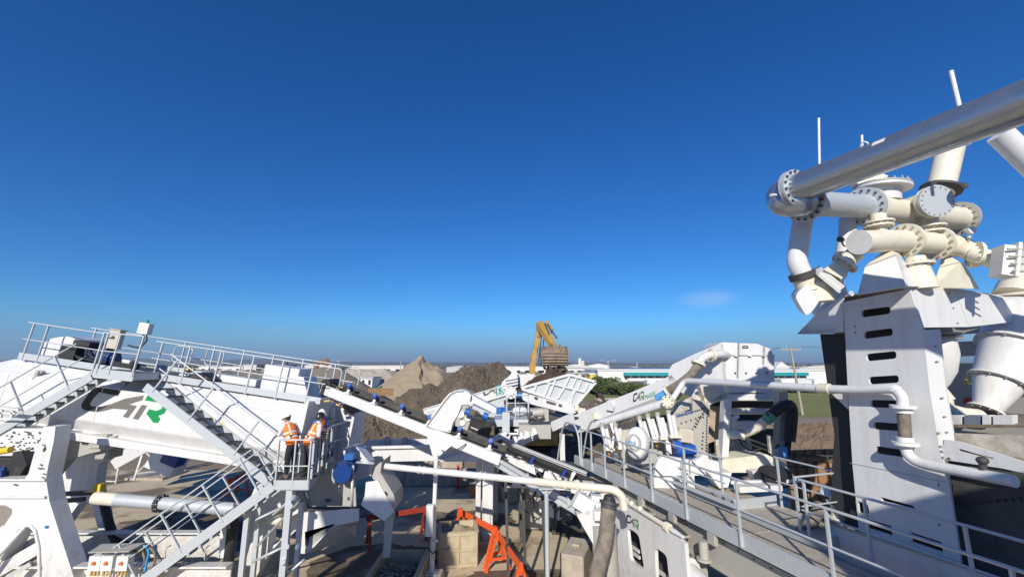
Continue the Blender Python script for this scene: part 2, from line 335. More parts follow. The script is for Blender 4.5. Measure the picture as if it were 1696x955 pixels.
# long blue hills on the skyline
HILL = mat('hill_ground', (.10, .12, .11), .9)
def hills(pts, Y, dep):
    m = MB(); top = [P(x, y, Y) for x, y in pts]
    m.strip([[V((p.x, Y - dep, 0)) for p in top], top, [V((p.x, Y + dep, 0)) for p in top]]); return m
pts = [(-700, 600), (-300, 598), (0, 596), (120, 593.5), (200, 592), (290, 594.5), (360, 596), (430, 594), (520, 597.5), (620, 599.5), (760, 600), (900, 600.5), (1100, 601), (1300, 600.5), (1500, 600), (1900, 598), (2300, 600)]
structure('hills', hills(pts, 2500, 300), HILL)
# ---------------------------------------------------------------- heaps of sand and rubble
def heap_material(name, a, b, c, sc, spots=None):
    m = ground_material(name, a, b, c, sc)
    return m
SAND = heap_material('sand', (.33, .265, .18), (.25, .20, .13), (.29, .23, .155), 1.2)
SOIL = heap_material('rubble_soil', (.115, .088, .062), (.055, .042, .03), (.20, .16, .115), 2.6)
BROWN = heap_material('brown_gravel', (.18, .125, .078), (.10, .07, .045), (.27, .21, .14), 2.2)
GREYSOIL = heap_material('grey_soil', (.20, .17, .14), (.16, .135, .11), (.24, .2, .16), .8)
STONE2 = mat('brown_stone', (.34, .26, .18), .85, dirt=(.2, .14, .09), amt=.8, scale=3)
STONE = mat('pale_stone', (.55, .47, .37), .85, dirt=(.30, .23, .16), amt=.7, scale=9)
def heap(name, label, cat, x0, x1, y0, y1, hf, nx, ny, m, rocks=0, rmin=.08, rmax=.3, rm=None, rough=.3, rsc=.5, clip=True):
    """heap standing on the ground over a rectangle; hf(x, y) is its height."""
    h = MB(); g = []
    for j in range(ny + 1):
        row = []
        for i in range(nx + 1):
            x, y = lerp(x0, x1, i / nx), lerp(y0, y1, j / ny); z = hf(x, y)
            if z > .02: z += fbm(x, y, 3.1, 6, rsc) * rough * min(1, z / 1.2)
            row.append(V((x, y, max(z, -.15 if clip else -1))))
        g.append(row)
    h.strip(g, smooth=False)
    c = V(((x0 + x1) / 2, (y0 + y1) / 2, 0))
    o = build(name, h, m, loc=c); tag(o, label, cat)
    if rocks:
        k = MB(); rnd = random.Random(len(name) * 7 + nx)
        cnt = 0
        while cnt < rocks:
            i, j = rnd.randrange(nx), rnd.randrange(ny); a, b, d = g[j][i], g[j][i + 1], g[j + 1][i]
            if a.z < .05: continue
            p = a + (b - a) * rnd.random() + (d - a) * rnd.random(); r = rmin * (rmax / rmin) ** (rnd.random() ** 1.8)
            vs = [p + V((sx * rnd.uniform(.5, 1.1), sy * rnd.uniform(.5, 1.1), sz * rnd.uniform(.4, .9))) * r for sx, sy, sz in ((1, 0, 0), (0, 1, 0), (-1, 0, 0), (0, -1, 0), (.2, .1, 1), (0, 0, -1))]
            k.add(vs, [(0, 1, 4), (1, 2, 4), (2, 3, 4), (3, 0, 4), (1, 0, 5), (2, 1, 5), (3, 2, 5), (0, 3, 5)]); cnt += 1
        build('stones', k, rm or STONE, o, kind='stuff')
    return o
def sd_seg(x, y, a, b):
    px, py = x - a[0], y - a[1]; dx, dy = b[0] - a[0], b[1] - a[1]; t = max(0, min(1, (px * dx + py * dy) / (dx * dx + dy * dy)))
    return math.hypot(px - dx * t, py - dy * t), t
# tall sand heap with a slumped face
A = P(697, 587, 74); hA = A.z
def sand_h(x, y):
    d = math.hypot(x - A.x, (y - A.y)); z = hA - d * .80
    line = (x - A.x - .1) + (y - A.y) * .30 + math.sin(y * 2.1) * .25 + math.sin(y * .8 + 1) * .3 + (y - A.y) ** 2 * .015
    if y < A.y + 1.0 and line > 0:
        z -= 1.0 * min(1, line / .25) * max(0, 1 - max(0, line - 1.2) / 3.2) * min(1, max(0, (A.y + 1.0 - y) / 1.2))
    if 2.2 < line < 4.4: z += .5 * math.sin((line - 2.2) / 2.2 * math.pi)
    if line > 4.5: z -= .25
    return z
heap('sand_heap', 'tall pale sand heap with a cracked ridge and slumped face', 'sand heap', A.x - 13, A.x + 14, A.y - 11, A.y + 15, sand_h, 170, 150, SAND, rough=.18, rsc=.7)
# dark rubble heap in front of it
B0, B1 = P(781, 603, 38), P(818, 603, 39.5)
def soil_h(x, y):
    d, t = sd_seg(x, y, (B0.x, B0.y), (B1.x, B1.y)); z = 6.0 - d * .66
    d2, t2 = sd_seg(x, y, (B0.x, B0.y), (-10.5, 35.5)); z2 = 5.7 - t2 * 3.0 - d2 * .6
    d3, t3 = sd_seg(x, y, (-10.5, 35.0), (-13.5, 33)); z3 = 2.65 - t3 * .7 - d3 * .42
    z = max(z, z2, z3)
    return z + .2 * math.sin(x * 1.3 + y * .7) * (1 if z > .5 else 0)
heap('rubble_heap', 'wide dark brown rubble heap dotted with pale stones behind the white conveyor', 'rubble heap', -20, 8, 26, 52, soil_h, 300, 240, SOIL, 7000, .025, .12, rough=.5, rsc=.9, rm=STONE2)
def grey_h(x, y):
    d, t = sd_seg(x, y, (P(500, 610, 60).x, 60), (P(560, 608, 60).x, 60)); return 5.6 - d * .62
heap('grey_soil_heap', 'smooth grey brown soil heap behind the belt conveyor head', 'soil heap', -38, -14, 50, 72, grey_h, 60, 50, GREYSOIL, 0, rough=.12)
def left_h(x, y):
    d, t = sd_seg(x, y, (-66, 62), (-34, 74)); return 5.2 - d * .4
heap('brown_bank', 'low brown soil bank seen through the handrails of the screening machine', 'soil bank', -92, -20, 44, 92, left_h, 90, 60, GREYSOIL, 900, .1, .5, rough=.35)
def right_h(x, y):
    d, t = sd_seg(x, y, (15, 29), (30, 27)); return 2.2 - d * .38
heap('gravel_heap', 'brown gravel heap below the grass field at the utility pole', 'gravel heap', 8, 40, 19.5, 36, right_h, 150, 95, BROWN, 5200, .025, .10, rough=.3, rsc=.7, rm=STONE2)
def mid_h(x, y):
    d, t = sd_seg(x, y, (4.0, 32), (7.5, 34)); return 3.2 - d * .55
heap('stony_heap', 'stony brown heap beside the ribbed hopper wing', 'rubble heap', -2, 19, 25, 45, mid_h, 110, 100, SOIL, 2600, .03, .15, rough=.4, rsc=.8, rm=STONE2)
def pale_h(x, y):
    d, t = sd_seg(x, y, (-40, 108), (-33, 110)); return 5.0 - d * .55
heap('pale_gravel_heap', 'pale grey gravel heap left of the sand heap in front of warehouses', 'gravel heap', -54, -20, 95, 124, pale_h, 50, 40, CONC, 0, rough=.35)
# ---------------------------------------------------------------- far buildings
WALLW = mat('warehouse_white', (.74, .73, .70), .6, dirt=(.6, .57, .52), amt=.4, scale=.15)
WALLC = mat('warehouse_cream', (.62, .59, .52), .6, dirt=(.5, .47, .4), amt=.4, scale=.15)
WALLD = mat('warehouse_dark', (.13, .13, .14), .6)
ROOFG = mat('roof_grey', (.45, .45, .45), .6)
TEAL = mat('teal_cladding', (.015, .26, .28), .5)
BLUEROOF = mat('blue_roofing', (.03, .10, .30), .5)
GLASS = mat('window_glass', (.03, .04, .05), .12)
DOCK = mat('dock_door', (.16, .15, .13), .6)
def bldg(name, label, cat, x0, x1, yt, Y, dep, wall, roof=ROOFG, base=0., gable=0, wins=0, doors=0, group=None):
    a, b = P(x0, yt, Y), P(x1, yt, Y); h = a.z; t = thing(name, label, cat, ((a.x + b.x) / 2, Y + dep / 2, 0), group)
    m = MB(); m.box(((a.x + b.x) / 2, Y + dep / 2, (h - .3) / 2), (b.x - a.x, dep, h - .3)); build('wall', m, wall, t)
    m = MB(); w = b.x - a.x
    if gable:
        m.prism([V((a.x - .2, Y - .3, h - .29)), V((b.x + .2, Y - .3, h - .29)), V(((a.x + b.x) / 2, Y - .3, h + gable))], (0, dep + .6, 0))
    else: m.box(((a.x + b.x) / 2, Y + dep / 2, h - .14), (w + .5, dep + .5, .3))
    build('roof', m, roof, t)
    rnd = random.Random(name + str(x0)); xs = []
    for i in range(wins):
        c = a.x + w * (i + .5 + rnd.uniform(-.1, .1)) / wins; m = MB(); m.box((c, Y - .02, h * .62), (min(2.4, w / wins * .5), .1, 1.3)); f = build('window', m, WALLW, t)
        m = MB(); m.box((c, Y - .05, h * .62), (min(2.1, w / wins * .42), .1, 1.05)); build('pane', m, GLASS, f)
    for i in range(doors):
        c = a.x + w * (i + .5) / doors; m = MB(); m.box((c, Y - .03, 1.6), (min(3.2, w / doors * .6), .12, 3.2)); build('door', m, DOCK, t)
    return t
bldg('warehouse', 'long low white warehouse with flat roof left of the sand heap', 'warehouse', 584, 668, 605, 190, 60, WALLC, WALLW, wins=5, doors=3)
bldg('warehouse', 'small white box shaped building in front of the long warehouse', 'warehouse', 574, 597, 612, 120, 14, WALLW, wins=0, doors=2)
bldg('container_office', 'short white cabin beside the green tarpaulin', 'cabin', 598, 617, 624, 98, 6, WALLW, wins=2)
bldg('warehouse', 'white warehouse behind the dark rubble heap and the excavator boom', 'warehouse', 826, 905, 607, 170, 50, WALLW, WALLW, wins=4, doors=3)
bldg('warehouse', 'grey white warehouse row behind the excavator bucket', 'warehouse', 905, 1002, 609, 200, 40, WALLW, ROOFG, wins=8, doors=4)
bldg('shop_building', 'low white building with open bays left of the teal depot', 'building', 948, 985, 617, 125, 12, WALLC, wins=3, doors=3)
bldg('barn', 'beige shed with dark side on the far left skyline', 'shed', 404, 425, 603, 210, 30, WALLC, ROOFG)
bldg('barn', 'dark shed next to the beige shed on the far left skyline', 'shed', 425, 442, 604, 215, 30, WALLD, WALLD)
bldg('warehouse', 'pale flat building behind the handrail beside the dark shed', 'warehouse', 330, 402, 606, 230, 30, WALLW, ROOFG, wins=5)
bldg('warehouse', 'blue roofed hall behind the teal striped depot', 'hall', 1040, 1190, 609.2, 230, 40, WALLW, BLUEROOF)
bldg('gabled_hall', 'white gabled hall right of the tall hood', 'hall', 1284, 1306, 607, 190, 30, WALLW, WALLW, gable=2.2, doors=1)
bldg('warehouse', 'white flat warehouse behind the utility pole', 'warehouse', 1335, 1560, 613, 130, 30, WALLW, WALLW, wins=4, doors=5)
bldg('warehouse', 'pale building on the far right seen through the tower slots', 'warehouse', 1580, 1800, 610, 150, 30, WALLC, ROOFG, wins=6, doors=3)
bldg('warehouse', 'low white hall on the far left skyline behind the hull', 'warehouse', 90, 240, 607, 240, 30, WALLW, ROOFG, wins=6)
for (x0, x1, yt, lab) in ((1308, 1314, 601, 'short hazy office tower beside the utility pole'), (1319, 1326, 600, 'left of two taller hazy office towers right of the utility pole'), (1328, 1333, 602, 'right of two taller hazy office towers right of the utility pole'), (1345, 1352, 603.4, 'lowest hazy office block right of the utility pole')):
    bldg('office_tower', lab, 'tower block', x0, x1, yt, 1500, 30, WALLD, ROOFG)
# silo tower
t = thing('silo_tower', 'white and tan concrete plant tower on the skyline right of the excavator bucket', 'silo', (P(962, 600, 300).x, 300, 0))
for (x0, x1, yt, m_) in ((957.5, 963, 593, WALLW), (963, 968, 597, WALLC), (953, 957.5, 603, ROOFG), (968, 971.5, 605, WALLC)):
    a, b = P(x0, yt, 300), P(x1, yt, 300); m = MB(); m.tube(((a.x + b.x) / 2, 300, 0), ((a.x + b.x) / 2, 300, a.z), (b.x - a.x) / 2, n=14); build('silo', m, m_, t)
# teal depot
D0, D1 = P(990, 613, 112), P(1385, 613, 112)
t = thing('depot', 'long white depot with a teal canopy band over loading docks', 'depot', ((D0.x + D1.x) / 2, 120, 0))
m = MB(); m.box(((D0.x + D1.x) / 2, 122, D0.z / 2), (D1.x - D0.x, 20, D0.z)); build('wall', m, WALLW, t)
m = MB(); m.box(((D0.x + D1.x) / 2, 122, D0.z + .12), (D1.x - D0.x + .6, 20.6, .24)); build('roof', m, WALLW, t)
for x0, x1 in ((1033, 1112), (1112, 1190), (1190, 1268), (1268, 1338)):
    a, b = P(x0, 616.2, 111.2), P(x1, 621.8, 111.2); m = MB(); m.box(((a.x + b.x) / 2, 111.3, (a.z + b.z) / 2), (b.x - a.x - .15, 1.3, a.z - b.z)); build('canopy', m, TEAL, t)
    for k in range(6):
        c = lerp(a.x, b.x, (k + .5) / 6); m = MB(); m.box((c, 111.95, b.z - .55), (1.35, .14, .9)); build('door', m, DOCK, t)
m = MB(); a, b = P(1040, 626, 110), P(1340, 630, 110); m.box(((a.x + b.x) / 2, 110, (a.z + b.z) / 2), (b.x - a.x, 1.2, a.z - b.z)); build('dock_wall', m, WALLW, t)
bldg('yellow_canopy', 'small white kiosk with yellow fascia left of the depot', 'kiosk', 977, 990, 618, 116, 6, mat('yellow_fascia', (.75, .5, .05), .5), WALLW)
# parked trailers
def trailer(x0, x1, y0, Y, lab, m_=WALLW):
    a, b = P(x0, y0, Y), P(x1, y0, Y); t = thing('parked_trailer', lab, 'trailer', ((a.x + b.x) / 2, Y, 0), 'trailers and vans parked by the depot')
    m = MB(); m.box(((a.x + b.x) / 2, Y, (a.z + 1.0) / 2), (b.x - a.x, 2.4, a.z - 1.0)); build('body', m, m_, t)
    for k in (.12, .8, .92):
        c = lerp(a.x, b.x, k); m = MB(); m.tube((c, Y - 1.25, .5), (c, Y + 1.25, .5), .5, n=12); build('wheel', m, BLACK, t)
    m = MB(); m.box(((a.x + b.x) / 2, Y, .85), (b.x - a.x, 1.2, .25)); build('chassis', m, DARK, t)
TRM = mat('trailer_silver', (.62, .63, .65), .4)
for i, (x0, x1, y0, Y, lab) in enumerate(((1069, 1083, 629, 95, 'white box trailer half hidden by the hedge'), (1084, 1094, 630, 95, 'grey trailer beside the box trailer at the hedge'), (1288, 1310, 627, 92, 'white trailer parked right behind the tall hood'), (1312, 1338, 628, 92, 'long silver trailer parked behind the utility pole'), (1341, 1364, 627.5, 92, 'white trailer parked left of the tower rubber sheet'), (927, 940, 626, 110, 'white van body by the open bay building'))):
    trailer(x0, x1, y0, Y, lab, TRM if i in (1, 3) else WALLW)
# ---------------------------------------------------------------- poles and masts
POLE = mat('weathered_pole', (.36, .32, .26), .8, dirt=(.25, .2, .15), amt=.6, scale=2); LAMPM = mat('lamp_metal', (.5, .5, .5), .4, .5)
def pole(name, lab, x, yb_z, ytop, Y, r, arm=0., cat='utility pole', lean=0., dbl=0):
    a = P(x, ytop, Y); base = V((a.x + lean, Y, yb_z)); t = thing(name, lab, cat, base)
    m = MB(); m.tube(base, a, r, r * .7, n=10); build('pole', m, POLE if cat == 'utility pole' else LAMPM, t)
    if arm:
        m = MB(); m.beam(a + V((-arm, 0, -.35)), a + V((arm, 0, -.35)), .12, .14); build('crossarm', m, POLE, t)
        for k in (-.9, -.4, .4, .9):
            m = MB(); m.tube(a + V((arm * k, 0, -.28)), a + V((arm * k, 0, .02)), .05, n=6); build('insulator', m, LAMPM, t)
    for k in range(dbl):
        s = -1 if k % 2 else 1; m = MB(); m.path([a + V((0, 0, -.4)), a + V((s * .8, 0, 0)), a + V((s * 1.7, 0, .05))], .05, 6); h = build('arm', m, LAMPM, t)
        m = MB(); m.box(a + V((s * 1.9, 0, .04)), (.8, .3, .14)); build('lamp_head', m, LAMPM, h)
    return a
a0 = pole('utility_pole', 'leaning grey utility pole with a crossarm standing in the grass field', 1309, 0, 574, 52, .16, arm=1.3, lean=.5)
pole('light_mast', 'tall thin light mast standing left of the depot', 1007, 0, 597, 118, .17, cat='light mast', dbl=2)
pole('street_lamp', 'double armed street lamp on the skyline above the grey soil heap', 561, 0, 597, 150, .2, cat='street lamp', dbl=2)
pole('mast', 'thin white mast on the skyline right of the depot light mast', 1055, 0, 600, 260, .5, cat='mast')
pole('mast', 'white mast on the skyline left of the sand heap', 664, 0, 597, 160, .22, cat='mast')
for i, (dz, dx, lab) in enumerate(((-.1, -1.1, 'lower power line running left from the utility pole'), (.0, 1.1, 'upper power line running right from the utility pole'))):
    s = a0 + V((dx, 0, dz)); e = (P(1060, 597, 150) if i == 0 else P(1760, 560, 60)); m = MB()
    m.path([lerp(s, e, k / 10) - V((0, 0, math.sin(math.pi * k / 10) * .7)) for k in range(11)], .022, 5); tag(build('power_line', m, BLACK, loc=s), lab, 'power line')
# far off treeline (a wood that reads as one mass) and single trees
LEAF = mat('foliage', (.06, .088, .022), .7, dirt=(.12, .135, .04), amt=.8, scale=1.2, lo=.4, hi=.65)
BARK = mat('bark', (.12, .085, .06), .9)
def leafball(m, c, rad, n, sz, rnd):
    for _ in range(n):
        d = V((rnd.gauss(0, 1), rnd.gauss(0, 1), rnd.gauss(0, 1))).normalized(); p = V(c) + V((d.x * rad[0], d.y * rad[1], d.z * rad[2])) * (rnd.random() ** .4)
        a = V((rnd.gauss(0, 1), rnd.gauss(0, 1), rnd.gauss(0, .6))).normalized(); b = a.orthogonal().normalized(); q = sz * rnd.uniform(.6, 1.3)
        m.add([p - a * q, p + b * q * .6, p + a * q, p - b * q * .6], [(0, 1, 2, 3)])
def tree(name, lab, x, ytop, Y, wid, n, cat='tree', hz=None, grp=None, seed=1):
    rnd = random.Random(seed); a = P(x, ytop, Y); h = a.z; t = thing(name, lab, cat, (a.x, Y, 0), grp)
    m = MB(); m.tube((a.x, Y, 0), (a.x, Y, h * .55), .03 * h + .05, .02 * h, n=8)
    for k in range(4):
        an = k * 1.6 + rnd.random(); m.tube((a.x, Y, h * .35), (a.x + math.cos(an) * wid * .5, Y + math.sin(an) * wid * .4, h * .7), .05, .03, n=5)
    build('trunk', m, BARK, t); m = MB()
    for k in range(9):
        c = V((a.x + rnd.uniform(-.5, .5) * wid, Y + rnd.uniform(-.5, .5) * wid * .7, h * rnd.uniform(.36, .82))); r = wid * rnd.uniform(.25, .42)
        leafball(m, c, (r, r, min(r * .85, h - c.z)), n // 9, .2 + wid * .02, rnd)
    build('crown', m, LEAF, t)
tree('leafy_tree', 'round dark green tree in front of the depot wall', 1005, 622, 88, 3.9, 2600, seed=3)
for i, (x, yt, Y, w, lab) in enumerate(((1026, 635, 84, 3.2, 'leftmost low bush of the hedge beside the round tree'), (1042, 633, 84, 3.4, 'middle low bush of the hedge beside the round tree'), (1060, 635, 84, 3.0, 'right low bush of the hedge by the box trailer'), (986, 637, 88, 2.0, 'small olive bush left of the round tree'))):
    tree('green_bush', lab, x, yt, Y, w, 1700, 'bush', grp='bushes in front of the depot', seed=20 + i)
for i, (x, yt, Y, w, lab) in enumerate(((1605, 606, 60, 6, 'dark tree seen through the tower legs'), (1660, 610, 66, 5, 'smaller dark tree behind the tower on the right'),)):
    tree('leafy_tree', lab, x, yt, Y, w, 1500, seed=40 + i)
rnd = random.Random(5); m = MB()
for x in range(-500, 2300, 4):
    if NZ.noise(V((x * .021, 3.3, 0))) < -.12: continue
    Y = rnd.uniform(420, 640); h = rnd.uniform(3, 7.6) * (1 if rnd.random() < .7 else .5); c = V((P(x, 603, Y).x, Y, h * .5)); leafball(m, c, (4.5, 3, h * .5), 9, 1.6, rnd)
o = build('treeline', m, LEAF, kind='stuff'); o['label'] = 'far off dark wood along the skyline'
# far small houses along the skyline
rnd = random.Random(11)
for i in range(34):
    x = rnd.uniform(250, 1380); Y = rnd.uniform(240, 400); w = rnd.uniform(8, 20); h = rnd.uniform(2.4, 5.6); a = V((P(x, 603, Y).x, Y, 0))
    m = MB(); m.box(a + V((0, 0, h / 2)), (w, 8, h)); m.prism([a + V((-w / 2 - .2, -4.2, h)), a + V((w / 2 + .2, -4.2, h)), a + V((0, -4.2, h + 1))], (0, 8.4, 0))
    tag(build('far_building', m, rnd.choice((WALLW, WALLC, WALLC, WALLD, ROOFG)), loc=a), 'tiny far building on the skyline behind the yard', 'building', 'tiny far buildings along the skyline')
# plank retaining fence, tarpaulin, concrete pieces near the heaps
t = thing('plank_fence', 'brown upright plank fence in front of the sand heap', 'fence', P(630, 655, 58))
a, b = P(609, 655, 58), P(651, 655, 58); ht = P(630, 642.5, 58).z - a.z
pm = None
m = MB(); m.box((0, 0, ht / 2), ((b.x - a.x) / 15 * .86, .06, ht)); pm = mesh_of('plank', m, TIMB)
for i in range(15): piece('plank', pm, t, V((lerp(a.x, b.x, (i + .5) / 15), 58, a.z)))
for z in (.15, ht - .15):
    m = MB(); m.box(((a.x + b.x) / 2, 58.08, a.z + z), (b.x - a.x, .08, .14)); build('rail', m, TIMB, t)
m = MB(); a, b = P(600, 640, 66), P(633, 631, 70); m.add([V((a.x, 62, .3)), V((b.x, 62, 1.1)), V((b.x, 70, 2.6)), V((a.x, 70, 1.7)), V((a.x, 62, .0)), V((b.x, 62, 0)), V((b.x, 70, 0)), V((a.x, 70, 0))], [(0, 1, 2, 3), (0, 4, 5, 1), (1, 5, 6, 2), (2, 6, 7, 3), (3, 7, 4, 0)])
tag(build('tarpaulin', m, mat('green_tarp', (.01, .30, .12), .5), loc=(a.x, 66, 0)), 'bright green tarpaulin left of the sand heap', 'tarpaulin')
m = MB(); a, b = P(985, 646, 40), P(1021, 652, 40); m.box((0, 0, .45), (2.2, .8, .9)); m.v = [(x + a.x + 1.0, y + 39, z + 2.1 + .03 * x) for x, y, z in m.v]
tag(build('concrete_beam', m, CONC, loc=(a.x + 1, 39, 2.4), bevel=.05), 'pale concrete block lying on the stony heap', 'concrete block')
# ================================================================= left: screening machine with stairs
def handrail(parent, base, up, h=1.05, r=.021, post_at=(), mids=(.5,), m=None, post_r=None, sq=True, toe=0., ends=True, top=True):
    """base: list of floor points under the rail; post_at: list of (segment index, t)."""
    m = m or GALV; up = V(up).normalized(); base = [V(p) for p in base]
    k = MB(); k.path(smooth_corners([p + up * h for p in base], .12), r, 8); hr = build('handrail', k, m, parent)
    for f in mids:
        k = MB(); k.path(smooth_corners([p + up * h * f for p in base], .12), r * .8, 8); build('mid_rail', k, m, hr)
    for i, t in post_at:
        p = lerp(base[i], base[i + 1], t); k = MB(); d = (base[i + 1] - base[i]).normalized()
        if sq: k.beam(p - up * .12, p + up * (h - r * .5), .05, .035, d)
        else: k.tube(p - up * .1, p + up * h, post_r or r, n=8)
        build('post', k, m, hr)
    if toe:
        k = MB()
        for a, b in zip(base[:-1], base[1:]): k.beam(a + up * toe * .5, b + up * toe * .5, .012, toe, up)
        build('toe_board', k, m, hr)
    return hr
def smooth_corners(pts, r):
    pts = [V(p) for p in pts]
    if len(pts) < 3: return pts
    out = [pts[0]]
    for i in range(1, len(pts) - 1):
        p, a, b = pts[i], pts[i - 1], pts[i + 1]; k = min(r, (a - p).length * .4, (b - p).length * .4)
        s0, e = p + (a - p).normalized() * k, p + (b - p).normalized() * k
        for j in range(5):
            t = j / 4; out.append(s0 * (1 - t) ** 2 + p * 2 * t * (1 - t) + e * t * t)
    return out + [pts[-1]]
def staircase(lab, top, bot, width, n, rail=True, railfar=False, rail_h=.98, ext=(), posts=(.12, .5, .88), sd=.24, midf=(.5,)):
    """stringer centre line from top to bot (near one); width vector towards the far one."""
    top, bot, w = V(top), V(bot), V(width); d = (bot - top).normalized(); up = w.cross(d).normalized()
    if up.z < 0: up = -up
    t = thing('staircase', lab, 'staircase', V((bot.x, bot.y, bot.z - .1)))
    for o in (V(), w):
        k = MB(); k.beam(top + o, bot + o, .014, sd, up)
        e = w.normalized() * (.0 if o.length == 0 else 0)
        for s in (-1, 1): k.beam(top + o + up * (sd / 2 - .007) * s + w.normalized() * .02 * (1 if o.length == 0 else -1), bot + o + up * (sd / 2 - .007) * s + w.normalized() * .02 * (1 if o.length == 0 else -1), .04, .0135, up)
        k2 = 7
        for i in range(k2): k.tube(lerp(top, bot, (i + .5) / k2) + o - w.normalized() * .012, lerp(top, bot, (i + .5) / k2) + o + w.normalized() * .012, .012, n=6)
        build('stringer', k, GALV, t)
    k = MB(); wl = w.length - .02; wd = w.normalized(); hd = wd.cross(Z_)
    # a grating tread: bearing bars, nosing and end plates
    for i in range(8): k.box(hd * (-.12 + .24 * i / 7), (wl, .006, .03), wd, hd, Z_)
    for i in range(9): k.box(wd * (-wl / 2 + wl * (i + .5) / 9) - Z_ * .004, (.006, .24, .02), wd, hd, Z_)
    for s in (-1, 1): k.box(hd * (.125 * s), (wl, .012, .045), wd, hd, Z_); k.box(wd * (wl / 2 * s) - Z_ * .01, (.006, .25, .06), wd, hd, Z_)
    k.box(-Z_ * .02, (wl, .235, .006), wd, hd, Z_)
    me = mesh_of('tread', k, GRATE)
    for i in range(n): piece('tread', me, t, lerp(top, bot, (i + .5) / n) + w * .5 + up * .02)
    sides = ([V()] if rail else []) + ([w] if railfar else [])
    for o in sides:
        base = [p + o + up * sd * .5 for p in [top, bot]]
        bb = [V(p) + o for p in ext[0]] if ext and ext[0] else []
        be = [V(p) + o for p in ext[1]] if ext and ext[1] else []
        # extension points are given at rail-top height minus the rail height along up
        hr_pts = bb + base + be
        handrail(t, hr_pts, up, rail_h, post_at=[(len(bb), q) for q in posts], mids=midf)
    return t
# ---- hull axes
HY = 13.3
h0, h1 = P(21, 595, HY), P(510, 669, HY)
HA = V((h1.x - h0.x, 0, h1.z - h0.z)).normalized(); HU = V((-HA.z, 0, HA.x))       # along the hull, square to it
hL, hR = h0 - HA * .35, h0 + HA * ((h1 - h0).dot(HA))
def HP(s, dy, u):             # s metres along the hull from the left crease, dy behind the near face, u square to it
    return h0 + HA * s + V((0, dy, 0)) + HU * u
HLEN = (h1 - h0).dot(HA)
t = thing('screening_machine', 'big white inclined screening machine with dark and green letters on its side', 'screening machine', (P(250, 700, 13.3).x, 14.5, 0))
SCR = t
sec = [(.45, .02), (.06, -.36), (.0, -.40), (.0, -1.44), (.02, -1.49), (.22, -1.80), (.22, -1.84), (-.02, -1.84), (-.02, -2.06), (.5, -2.06), (2.2, -2.06), (2.7, -1.84), (2.7, -.36), (2.3, .02)]
k = MB(); rows = []
for s, sh in [(-1.9, 1.0), (-1.5, .62), (-1.0, .27), (-.5, .08), (0.0, 0.0), (HLEN * .5, 0), (HLEN, 0)]:
    rows.append([HP(s, dy, u - sh * (1 if u > -.5 else (.35 if u > -1 else 0))) for dy, u in sec])
k.strip(rows, True); k.add(rows[0], [tuple(range(len(sec)))]); k.add(rows[-1], [tuple(range(len(sec)))])
hull = build('hull', k, CLEAN, t, bevel=.018)
# seams, end frame, lugs on the hull
k = MB()
for s in (.05, 3.1, 6.2): k.box(HP(s, -.004, -.92), (.02, .012, 1.0), HA, Y_, HU)
build('seam', k, WHITE, hull)
k = MB(); k.box(HP(HLEN + .03, 1.3, -1.0), (.1, 2.9, 2.2), HA, Y_, HU); build('end_frame', k, WHITE, t, bevel=.015)
k = MB(); k.box(HP(HLEN + .2, .9, -1.3), (.3, 1.0, 1.5), HA, Y_, HU); build('discharge_lip', k, GREYP, t)
k = MB(); k.prism([HP(.85, -.012, -.25), HP(1.1, -.012, -.19), HP(.82, -.012, -.5)], (0, .05, 0)); k.tube(HP(.93, -.05, -.26), HP(.93, .1, -.26), .06, n=10); build('lifting_lug', k, GREYP, t)
k = MB(); k.prism([HP(6.95, -.006, -1.0), HP(7.15, -.006, -1.0), HP(7.05, -.006, -.83)], (0, .004, 0)); build('warning_sticker', k, mat('sticker_yellow', (.75, .6, .2), .5), hull)
# ---- letters on the hull
LOGO = {'C': ([(150, 530), (408, 553), (393, 610), (205, 580), (165, 640), (148, 700), (170, 728), (270, 722), (350, 695), (240, 780), (125, 770), (80, 745), (68, 705), (100, 610), (122, 560)], 'd'),
        'A': ([(240, 780), (350, 695), (470, 633), (620, 597), (642, 592), (640, 640), (525, 690), (605, 702), (555, 825), (500, 815), (530, 745), (385, 738), (300, 768)], 'g'),
        'I': ([(648, 688), (702, 695), (655, 838), (600, 830)], 'g'),
        'R': ([(678, 592), (830, 605), (885, 650), (898, 720), (885, 765), (835, 792), (865, 822), (850, 862), (808, 860), (716, 775), (730, 728), (800, 742), (845, 722), (855, 685), (830, 662), (664, 642)], 'n')}
def logo(parent, f, names=('letter',), green=GREEN):
    """f maps logo sheet coordinates (0..1, 0..1 down) to a point on the surface."""
    for c, (poly, w) in LOGO.items():
        k = MB(); pts = [f((x - 65) / 833, (y - 530 - (x - 65) * .11) / 270) for x, y in poly]
        nrm = (f(1, 0) - f(0, 0)).cross(f(0, 1) - f(0, 0)).normalized()
        if nrm.dot(EYE - pts[0]) < 0: nrm = -nrm
        k.plate([p + nrm * .003 for p in pts], [], nrm * .003); build('logo_letter', k, {'d': LOGOD, 'g': LOGOG, 'n': green}[w], parent)
c00, c10 = P(140.5, 650, HY), P(280, 664, HY)
s00, u00 = (c00 - h0).dot(HA), (c00 - h0).dot(HU); Lw = (c10 - c00).dot(HA)
logo(hull, lambda x, y: HP(s00 + Lw * x, 0, -.47 - y * .80))
